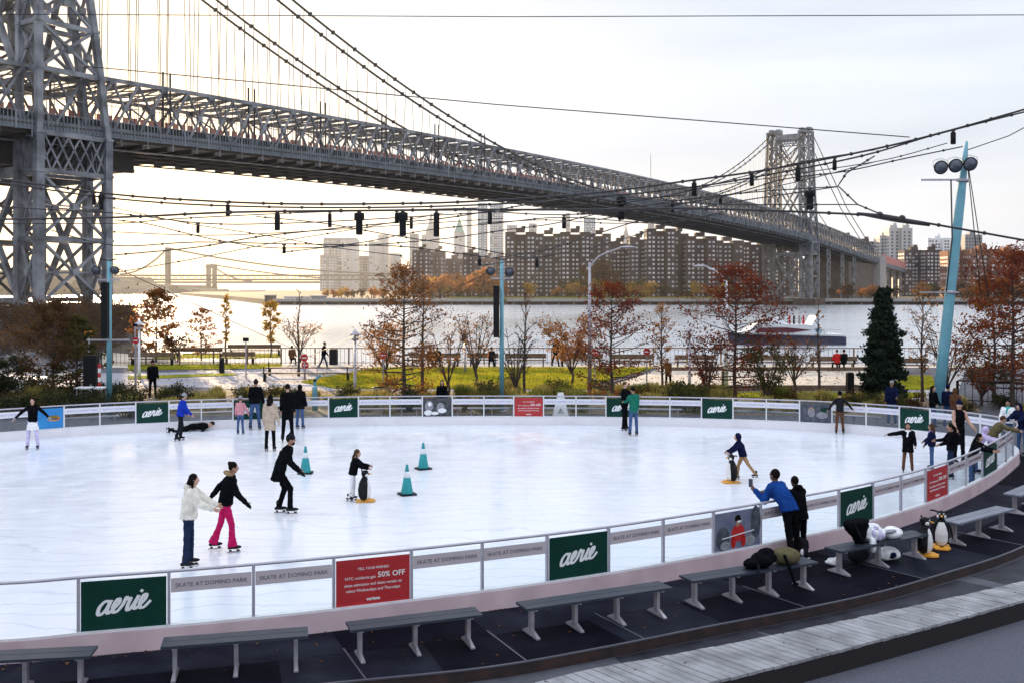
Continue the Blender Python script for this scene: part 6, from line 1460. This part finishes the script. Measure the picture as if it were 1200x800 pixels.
# hanging lights
GL = 'black lights hanging from the cable net'
names = {0: 'uppermost thick cable', 1: 'second thick cable', 2: 'low thick cable', 3: 'thin left cable', 5: 'sweeping thin cable', 6: 'low curving thin cable', 8: 'rising thin cable', 9: 'thin cable below the deck', 11: 'thin mast cable'}
near_word = [(110, 'left edge tower column'), (118, 'left tower right column'), (230, 'first gap right of the tower'), (267, 'bright sky left part'), (325, 'bright sky above the stone bridge')]
def lamp(px, ci, hpx, wpx, lab, dbl=False):
    c, Y = cab_z[ci]; p = min(c, key=lambda q: abs(600 + F * q.x / q.y - px)); i = c.index(p) if p in c else 0
    X = at(px, Y); z = p.z
    for a, b in zip(c[:-1], c[1:]):
        if (a.x - X) * (b.x - X) <= 0 and a.x != b.x: z = a.lerp(b, (X - a.x) / (b.x - a.x)).z; break
    h = hpx / F * Y; w = wpx / F * Y / 2; r = empty('hanging_light', (X, Y, z), label=lab, cat='hanging light', group=GL)
    MB().m('black').lathe([(w * .5, -h - .08), (w, -h - .07), (w, -.10), (w * .6, -.07), (.015, -.06)], n=12).build('housing', r)
    MB().m('cable').box((0, 0, -.02), (.10, .09, .07)).box((0, 0, -.06), (.03, .03, .08)).build('hanger_clamp', r)
    MB().m('lens').lathe([(w * .8, -h - .085), (w * .8, -h - .079)], n=12).build('lens', r)
    if dbl: MB().m('black').lathe([(w * 1.5, -h * .45), (w * 1.5, -.08), (w, -.06)], n=12).build('ballast_box', r)
for px, ci, h, w, lab, db in [
    (110, 0, 12, 4, 'short hanging light before the left bridge tower, left of two', 0), (119, 0, 17, 5, 'hanging light before the right column of the left bridge tower', 1), (232, 3, 9, 4, 'small hanging light in the first sky gap right of the left tower', 0),
    (267, 0, 14, 5, 'hanging light on the upper cable above the stone towered bridge', 0), (325, 2, 19, 6.5, 'hanging light alone over the bright sky left of the skyline', 0), (333, 6, 8, 4, 'tiny low hanging light left of the broad grey office slab', 0), (386.5, 2, 16, 4.5, 'slim hanging light just above the broad grey office slab', 0),
    (421, 2, 25, 8, 'large wide hanging light above the gap right of the office slabs', 1), (465, 2, 12, 5, 'smaller of the two hanging lights side by side mid picture', 0), (472, 2, 27, 8, 'large hanging light of the pair side by side mid picture', 1), (482, 3, 11, 4, 'small hanging light left of the white spired tower', 0),
    (511.5, 2, 28, 7, 'long hanging light beside the white spired tower', 0), (562, 6, 8, 4, 'tiny hanging light in front of the tall blue glass skyscraper', 0), (574, 2, 14, 5, 'hanging light at the top of the pale blue glass skyscraper', 0), (629, 7 if False else 14, 9, 4, 'small hanging light before the second brown tower', 0),
    (661, 9, 13, 5, 'hanging light under the deck above the third brown tower', 0), (728, 1, 26, 8, 'large dark hanging fixture crossing the deck edge mid right', 1), (788, 9, 11, 4, 'small hanging light against the dark deck right of the big fixture', 0), (813.5, 0, 16, 6, 'hanging light against the lattice truss left of the far tower', 0),
    (881, 0, 13, 5, 'hanging light against the left column of the far bridge tower', 0), (935, 0, 17, 6, 'hanging light against the right column of the far tower, upper', 0), (949, 9, 22, 8, 'big hanging light against the right column of the far tower, lower', 1), (978, 0, 12, 5, 'hanging light right of the far tower near the cable node', 0),
    (1117, 0, 14, 6, 'hanging light left of the leaning mast tip', 0), (844, 11, 6, 4, 'tiny hanging clamp light over the truss left of the far tower', 0)]: lamp(px, ci, h, w, lab, bool(db))

# ---------------------------------------------------------------- street furniture in the park
def lamp_post(label, px, pyb, pyt, arm=0, col='white_metal', pagoda=True, group=None):
    Y = gy(pyb); H = zat(pyt, Y); r = empty('street_lamp', (at(px, Y), Y, 0), label=label, cat='street lamp', group=group)
    if pagoda:
        MB().m(col).loft([(V(0, 0, 0), .11, .11), (V(0, 0, .5), .08, .08), (V(0, 0, H - .55), .055, .055)], 8).build('post', r)
        h = MB().m('galv').lathe([(.06, H - .55), (.20, H - .48), (.20, H - .44), (.07, H - .40)]); h.lathe([(.05, H - .40), (.05, H - .28)]); h.lathe([(.30, H - .28), (.26, H - .22), (.10, H - .1), (.03, H)]); h.build('lamp_head', r)
    else:
        MB().m(col).loft([(V(0, 0, 0), .11, .11), (V(0, 0, H * .9), .06, .06)], 8).build('post', r)
        A = MB().m(col); c = catmull([(0, 0, H * .86), (arm * .3, 0, H * .94), (arm, 0, H)], 5); A.tube(c, .04, 6); A.build('arm', r)
        MB().m('galv').ell((arm + math.copysign(.25, arm), 0, H), (.38, .13, .07)).build('lamp_head', r)
lamp_post('pagoda topped grey lamp post left of the sparse rust oak', 416, 461, 386, col='galv')
lamp_post('pagoda topped lamp post right of the bare pink leaved tree', 808, 459, 382, col='galv')
lamp_post('white pagoda lamp post in front of the oval rust tree', 163, 441, 375)
lamp_post('thin lamp post behind the sparse rust oak', 545, 436, 386, col='galv')
lamp_post('tall curved arm street lamp before the brown towers', 691, 466, 290, arm=1.5, col='galv', pagoda=False)
lamp_post('tall street lamp with arm behind the top of the dark red oak', 851, 461, 312, arm=-1.0, col='white_metal', pagoda=False)
def sign(label, px, pyb, pys, rad, col, shape='oct', post=True, cat='sign'):
    Y = gy(pyb); zc = zat(pys, Y); r = empty('park_sign', (at(px, Y), Y, 0), label=label, cat=cat); R_ = rad / F * Y
    MB().m('galv').beam((0, .04, 0), (0, .04, zc + R_), .06).build('post', r)
    m = MB().m(col); n = 8
    if shape == 'oct': P = [(R_ * math.cos(math.pi / 8 + math.pi / 4 * k), R_ * math.sin(math.pi / 8 + math.pi / 4 * k)) for k in range(8)]
    else: P = [(-R_ * 1.6, -R_), (R_ * 1.6, -R_), (R_ * 1.6, R_), (-R_ * 1.6, R_)]
    n = len(P); m.add([(x, 0, zc + z) for x, z in P] + [(x, .02, zc + z) for x, z in P], [tuple(range(n)), tuple(range(2 * n - 1, n - 1, -1))] + [(i, i + n, (i + 1) % n + n, (i + 1) % n) for i in range(n)]); pn = m.build('sign_plate', r)
    if col == 'sign_red': MB().m('sign_white').box((0, -.006, zc), (R_ * 1.2, .006, R_ * .28)).build('white_bar', pn)
    return r
for a in [('upper of two red round signs stacked by the thin dark tree', 356.5, 446, 419, 4.6, 'sign_red'), ('red sign left of the sparse rust oak', 449, 461, 416, 4.4, 'sign_red'), ('red sign beside the tall curved arm lamp', 697, 452, 413, 4.4, 'sign_red'), ('maroon sign on a post right of the maroon oak', 758, 464, 412, 4.4, 'sign_red')]: sign(*a)
sign('lower of two red round signs stacked by the thin dark tree', 357.5, 445, 427.5, 4.6, 'sign_red')
sign('small dark rectangular sign on a slim pole over the left path', 288, 443, 398, 2.2, 'black', 'rect')
sign('twin blade street sign on a pole behind the left light mast', 158, 455, 381, 1.6, 'cl_navy', 'rect'); sign('round red parking sign behind the left light mast', 159, 457, 399, 4, 'sign_red')
# teal water fountain stand
x, y = 0, 0; Y = 41.5; r = empty('drinking_fountain', (at(369, Y), Y, 0), label='turquoise post with slanted arms left of the pagoda lamp', cat='fountain'); MB().m('pole_blue').lathe([(.12, 0), (.11, .9), (.09, 1.0)]).build('post', r); MB().m('pole_blue').beam((-.05, 0, 1.2), (.25, 0, 1.45), .10).beam((0, 0, .95), (0, 0, 1.3), .1).build('arm', r)
# dark kiosk and striped barrier at left
Y = 42.2; r = empty('information_kiosk', (at(107, Y), Y, 0), label='black kiosk with white figure poster left of the left light mast', cat='kiosk'); hk = zat(416, Y); wk = 15 / F * Y
MB().m('black').box((0, 0, hk / 2), (wk, .35, hk)).build('cabinet', r); k_ = MB().m('cl_grey'); disc(k_, .02, .55, .10, .30, -.18); disc(k_, .06, .95, .06, .08, -.18); k_.m('sign_white'); disc(k_, .0, .35, .07, .14, -.185); k_.build('poster', r)
r = empty('striped_barrier_post', (at(116.5, 41.8), 41.8, 0), label='red and white striped post beside the black kiosk', cat='post'); sp_ = MB()
for q in range(10): sp_.m('sign_red' if q % 2 else 'sign_white').box((0, 0, .1 + q * .19), (.09, .09, .19))
sp_.build('striped_pole', r)
Y = 50; r = empty('cabin_roof', (at(26, Y), Y, 0), label='pale flat roofed hut among the shrubs at far left', cat='hut'); MB().m('tower_pale').box((0, 0, .25), (1.9, 1.5, .5)).build('wall', r); MB().m('hull_white').box((0, 0, .54), (2.2, 1.8, .08)).build('roof', r)
Y = 41; r = empty('folding_table', (at(107, Y), Y, 0), label='small white table outside the far barrier at left', cat='table')
MB().m('hull_white').box((0, 0, .98), (1.2, .6, .05)).build('tabletop', r); [MB().m('galv').box((sx * .5, sy * .22, .48), (.04, .04, .95)).build('leg', r) for sx in (-1, 1) for sy in (-1, 1)]
sign('small orange and white notice in the scrub left of the light mast', 104, 440, 391, 3.2, 'orange_paint', 'rect')

# ---------------------------------------------------------------- ferry
Y = 176; zc = WATER
r = empty('ferry', (at(905, Y), Y, WATER), label='white and navy passenger ferry on the river behind the red oak', cat='ferry'); ferry_root = r
def hull(mb, prof, w): 
    n = len(prof); vs = [(x, -w * s, z) for x, z, s in prof] + [(x, w * s, z) for x, z, s in prof]; return mb.add(vs, [tuple(range(n))[::-1], tuple(range(n, 2 * n))] + [(i, (i + 1) % n, n + (i + 1) % n, n + i) for i in range(n)])
k = Y / F
def hx(px): return (px - 905) * k
def hz(py): return (404 - py) * k + .1
hull(MB().m('hull_purple'), [(hx(985), hz(405), 1), (hx(985), hz(394), 1), (hx(850), hz(391), 1), (hx(822), hz(388), .1), (hx(834), hz(405), .35)], 3.6).build('hull', r)
hull(MB().m('hull_white'), [(hx(982), hz(393.6), 1), (hx(982), hz(391), 1), (hx(850), hz(388.4), 1), (hx(826), hz(388), .1), (hx(848), hz(391), .9)], 3.7).build('gunwale', r)
cb = hull(MB().m('hull_white'), [(hx(962), hz(391), 1), (hx(952), hz(383), 1), (hx(940), hz(378), 1), (hx(866), hz(376), 1), (hx(850), hz(390), .8)], 3.2).build('cabin', r)
hull(MB().m('hull_window'), [(hx(940), hz(385), 1), (hx(912), hz(388.5), 1), (hx(862), hz(388.5), 1), (hx(868), hz(382), 1), (hx(905), hz(381.5), 1)], 3.25).build('window_band', r)
hull(MB().m('hull_white'), [(hx(950), hz(383), 1), (hx(953), hz(366), 1), (hx(947), hz(366), 1), (hx(938), hz(383), 1)], 2.6).build('funnel_fin', r)
hull(MB().m('hull_blue'), [(hx(950), hz(388), 1), (hx(950), hz(383), 1), (hx(944), hz(383), 1), (hx(944), hz(388), 1)], 3.28).build('logo_patch', r)
hull(MB().m('hull_white'), [(hx(905), hz(376), 1), (hx(900), hz(369), 1), (hx(880), hz(369), 1), (hx(872), hz(376), 1)], 2.2).build('wheelhouse', r)
m = MB().m('galv')
for px in range(908, 980, 8): m.beam((hx(px), -3.2, hz(377 if px < 945 else 391)), (hx(px), -3.2, hz(371 if px < 945 else 385)), .06)
m.beam((hx(908), -3.2, hz(371)), (hx(940), -3.2, hz(371)), .06).beam((hx(950), -3.2, hz(385)), (hx(980), -3.2, hz(385)), .06); m.build('deck_railing', r)
for px, c_ in ((912, 'cl_red'), (918, 'cl_black'), (925, 'cl_grey'), (931, 'cl_red')):
    m = MB().m(c_); m.caps((hx(px), -1.5, hz(376)), (hx(px), -1.5, hz(376) + 1.3), .25, .2, 8); m.m('skin_tan').ell((hx(px), -1.5, hz(376) + 1.6), (.12, .12, .15)); m.build('person', None, (at(905, Y), Y, WATER), label=f'passenger in {dict(cl_red="red", cl_black="black", cl_grey="grey")[c_]} on the ferry top deck' + (' nearest the stern' if px == 931 else ''), cat='person', group='ferry passengers')

for o_ in list(COL.objects):
    if o_.get('group') == 'ferry passengers' or o_ is ferry_root: o_.location = (at(917, 176), 176, WATER); o_.scale = (.85,) * 3
# ---------------------------------------------------------------- world, sun, haze, camera
EL, AZ = 8.8, -23.5      # sun height and bearing (degrees, from straight ahead, negative to the left)
w = bpy.data.worlds.new('World'); SC.world = w; w.use_nodes = True; nt = w.node_tree; bg = nt.nodes['Background']
sky = nt.nodes.new('ShaderNodeTexSky'); sky.sky_type = 'NISHITA'; sky.sun_disc = False; sky.sun_elevation = R(EL); sky.sun_rotation = R(AZ); sky.air_density = 1.0; sky.dust_density = 1.5; sky.ozone_density = 1.0
tc = nt.nodes.new('ShaderNodeTexCoord'); mp = nt.nodes.new('ShaderNodeMapping'); mp.inputs['Scale'].default_value = (1, 1, 4.5); nt.links.new(tc.outputs['Generated'], mp.inputs[0])
n = nt.nodes.new('ShaderNodeTexNoise'); n.inputs['Scale'].default_value = 2.6; n.inputs['Detail'].default_value = 5; n.inputs['Roughness'].default_value = .5; nt.links.new(mp.outputs[0], n.inputs['Vector'])
mr = nt.nodes.new('ShaderNodeMapRange'); mr.inputs[1].default_value = .35; mr.inputs[2].default_value = .65; mr.inputs[3].default_value = CLO; mr.inputs[4].default_value = CHI; nt.links.new(n.outputs['Fac'], mr.inputs[0])
mx = nt.nodes.new('ShaderNodeMix'); mx.data_type = 'RGBA'; nt.links.new(mr.outputs[0], mx.inputs[0]); nt.links.new(sky.outputs[0], mx.inputs[6]); mx.inputs[7].default_value = (*CLOUD, 1)
n5 = nt.nodes.new('ShaderNodeTexNoise'); n5.inputs['Scale'].default_value = 1.7; n5.inputs['Detail'].default_value = 6; n5.inputs['Distortion'].default_value = .4
mp5 = nt.nodes.new('ShaderNodeMapping'); mp5.inputs['Scale'].default_value = (1, 1, 6); mp5.inputs['Location'].default_value = (3.1, 1.7, .4); nt.links.new(tc.outputs['Generated'], mp5.inputs[0]); nt.links.new(mp5.outputs[0], n5.inputs['Vector'])
cr = nt.nodes.new('ShaderNodeValToRGB'); cr.color_ramp.elements[0].position = .38; cr.color_ramp.elements[1].position = .62
cr.color_ramp.elements[0].color = (CLOUD[0] * .82, CLOUD[1] * .84, CLOUD[2] * .87, 1); cr.color_ramp.elements[1].color = (CLOUD[0] * 1.04, CLOUD[1] * 1.04, CLOUD[2] * 1.02, 1)
nt.links.new(n5.outputs['Fac'], cr.inputs[0])
# an overcast sky is brighter overhead than at the horizon
sx_ = nt.nodes.new('ShaderNodeSeparateXYZ'); nt.links.new(tc.outputs['Generated'], sx_.inputs[0])
zr = nt.nodes.new('ShaderNodeMapRange'); zr.inputs[1].default_value = .30; zr.inputs[2].default_value = .85; zr.inputs[3].default_value = ZLO; zr.inputs[4].default_value = ZHI; nt.links.new(sx_.outputs[2], zr.inputs[0])
vm = nt.nodes.new('ShaderNodeVectorMath'); vm.operation = 'SCALE'; nt.links.new(cr.outputs[0], vm.inputs[0]); nt.links.new(zr.outputs[0], vm.inputs['Scale']); nt.links.new(vm.outputs[0], mx.inputs[7])
# warm glow of the thin cloud round the low sun
dp = nt.nodes.new('ShaderNodeVectorMath'); dp.operation = 'DOT_PRODUCT'; nt.links.new(tc.outputs['Generated'], dp.inputs[0]); dp.inputs[1].default_value = (math.sin(R(AZ)) * math.cos(R(3)), math.cos(R(AZ)) * math.cos(R(3)), math.sin(R(3)))
mxm = nt.nodes.new('ShaderNodeMath'); mxm.operation = 'MAXIMUM'; mxm.inputs[1].default_value = 0; nt.links.new(dp.outputs['Value'], mxm.inputs[0])
pw = nt.nodes.new('ShaderNodeMath'); pw.operation = 'POWER'; pw.inputs[1].default_value = 34; nt.links.new(mxm.outputs[0], pw.inputs[0])
gl = nt.nodes.new('ShaderNodeVectorMath'); gl.operation = 'SCALE'; gl.inputs[0].default_value = GLOW; nt.links.new(pw.outputs[0], gl.inputs['Scale'])
ag = nt.nodes.new('ShaderNodeVectorMath'); ag.operation = 'ADD'; nt.links.new(mx.outputs[2], ag.inputs[0]); nt.links.new(gl.outputs[0], ag.inputs[1]); nt.links.new(ag.outputs[0], bg.inputs[0]); bg.inputs[1].default_value = WSTR
L = bpy.data.lights.new('sun', 'SUN'); L.energy = SUNE; L.angle = R(.55); L.color = (1, .72, .42); so = bpy.data.objects.new('sun', L); COL.objects.link(so)
sd = V(math.sin(R(AZ)) * math.cos(R(EL)), math.cos(R(AZ)) * math.cos(R(EL)), math.sin(R(EL))); so.rotation_euler = sd.to_track_quat('Z', 'Y').to_euler(); so.location = sd * 100
if HAZE:
    m = bpy.data.materials.new('haze_air'); m.use_nodes = True; ntm = m.node_tree; ntm.nodes.clear(); o = ntm.nodes.new('ShaderNodeOutputMaterial'); v = ntm.nodes.new('ShaderNodeVolumePrincipled')
    v.inputs['Color'].default_value = (.93, .94, .96, 1); v.inputs['Density'].default_value = HAZE; v.inputs['Anisotropy'].default_value = .45; ntm.links.new(v.outputs[0], o.inputs['Volume']); MATS['haze_air'] = m
    MB().m('haze_air').box((600, 1950, 147), (9000, 4100, 307)).build('haze', kind='stuff')
cam = bpy.data.cameras.new('camera'); co = bpy.data.objects.new('camera', cam); COL.objects.link(co); SC.camera = co
co.location = (0, 0, HC); co.rotation_euler = (R(90), 0, 0); cam.sensor_width = 36; cam.lens = F / 1200 * 36; cam.shift_y = (YH - 400) / 1200; cam.clip_start = .1; cam.clip_end = 20000
SC.view_settings.view_transform = 'Standard'; SC.view_settings.look = 'None'; SC.view_settings.gamma = 1; SC.view_settings.exposure = EXPO; SC.view_settings.use_curve_mapping = False
SC.render.engine = 'CYCLES'; SC.cycles.max_bounces = 6; SC.cycles.diffuse_bounces = 2; SC.cycles.glossy_bounces = 2; SC.cycles.transparent_max_bounces = 24; SC.cycles.volume_bounces = 0; SC.cycles.transmission_bounces = 2
SC.cycles.use_denoising = True; SC.cycles.caustics_reflective = False; SC.cycles.caustics_refractive = False

# low sheds and moored craft on the far piers
for lab, x0, x1, h, mn in [('long white shed on the pier at the left end of the far shore', 335, 362, 3.2, 'hull_white'), ('blue sided low craft moored at the far pier', 383, 402, 2.4, 'hull_blue'), ('grey roofed pier building left of the green shore', 366, 381, 3.8, 'tower_grey'), ('dark small pier hut at the leftmost far jetty', 312, 322, 4.2, 'concrete_dark')]:
    Y = 606; a, b = at(x0, Y), at(x1, Y); r = empty('pier_shed', ((a + b) / 2, Y, -3.6), label=lab, cat='shed', group='sheds and craft on the far piers')
    MB().m(mn).box((0, 0, h / 2), (b - a, 8, h)).build('wall', r); MB().m('tower_pale').box((0, 0, h + .25), (b - a + .8, 9, .5)).build('roof', r)
    q_ = MB().m('window_dark')
    for j in range(int((b - a) / 3)): q_.box((-(b - a) / 2 + 1.6 + j * 3, -4.03, h * .55), (1.4, .1, 1.1))
    q_.build('window_band', r)
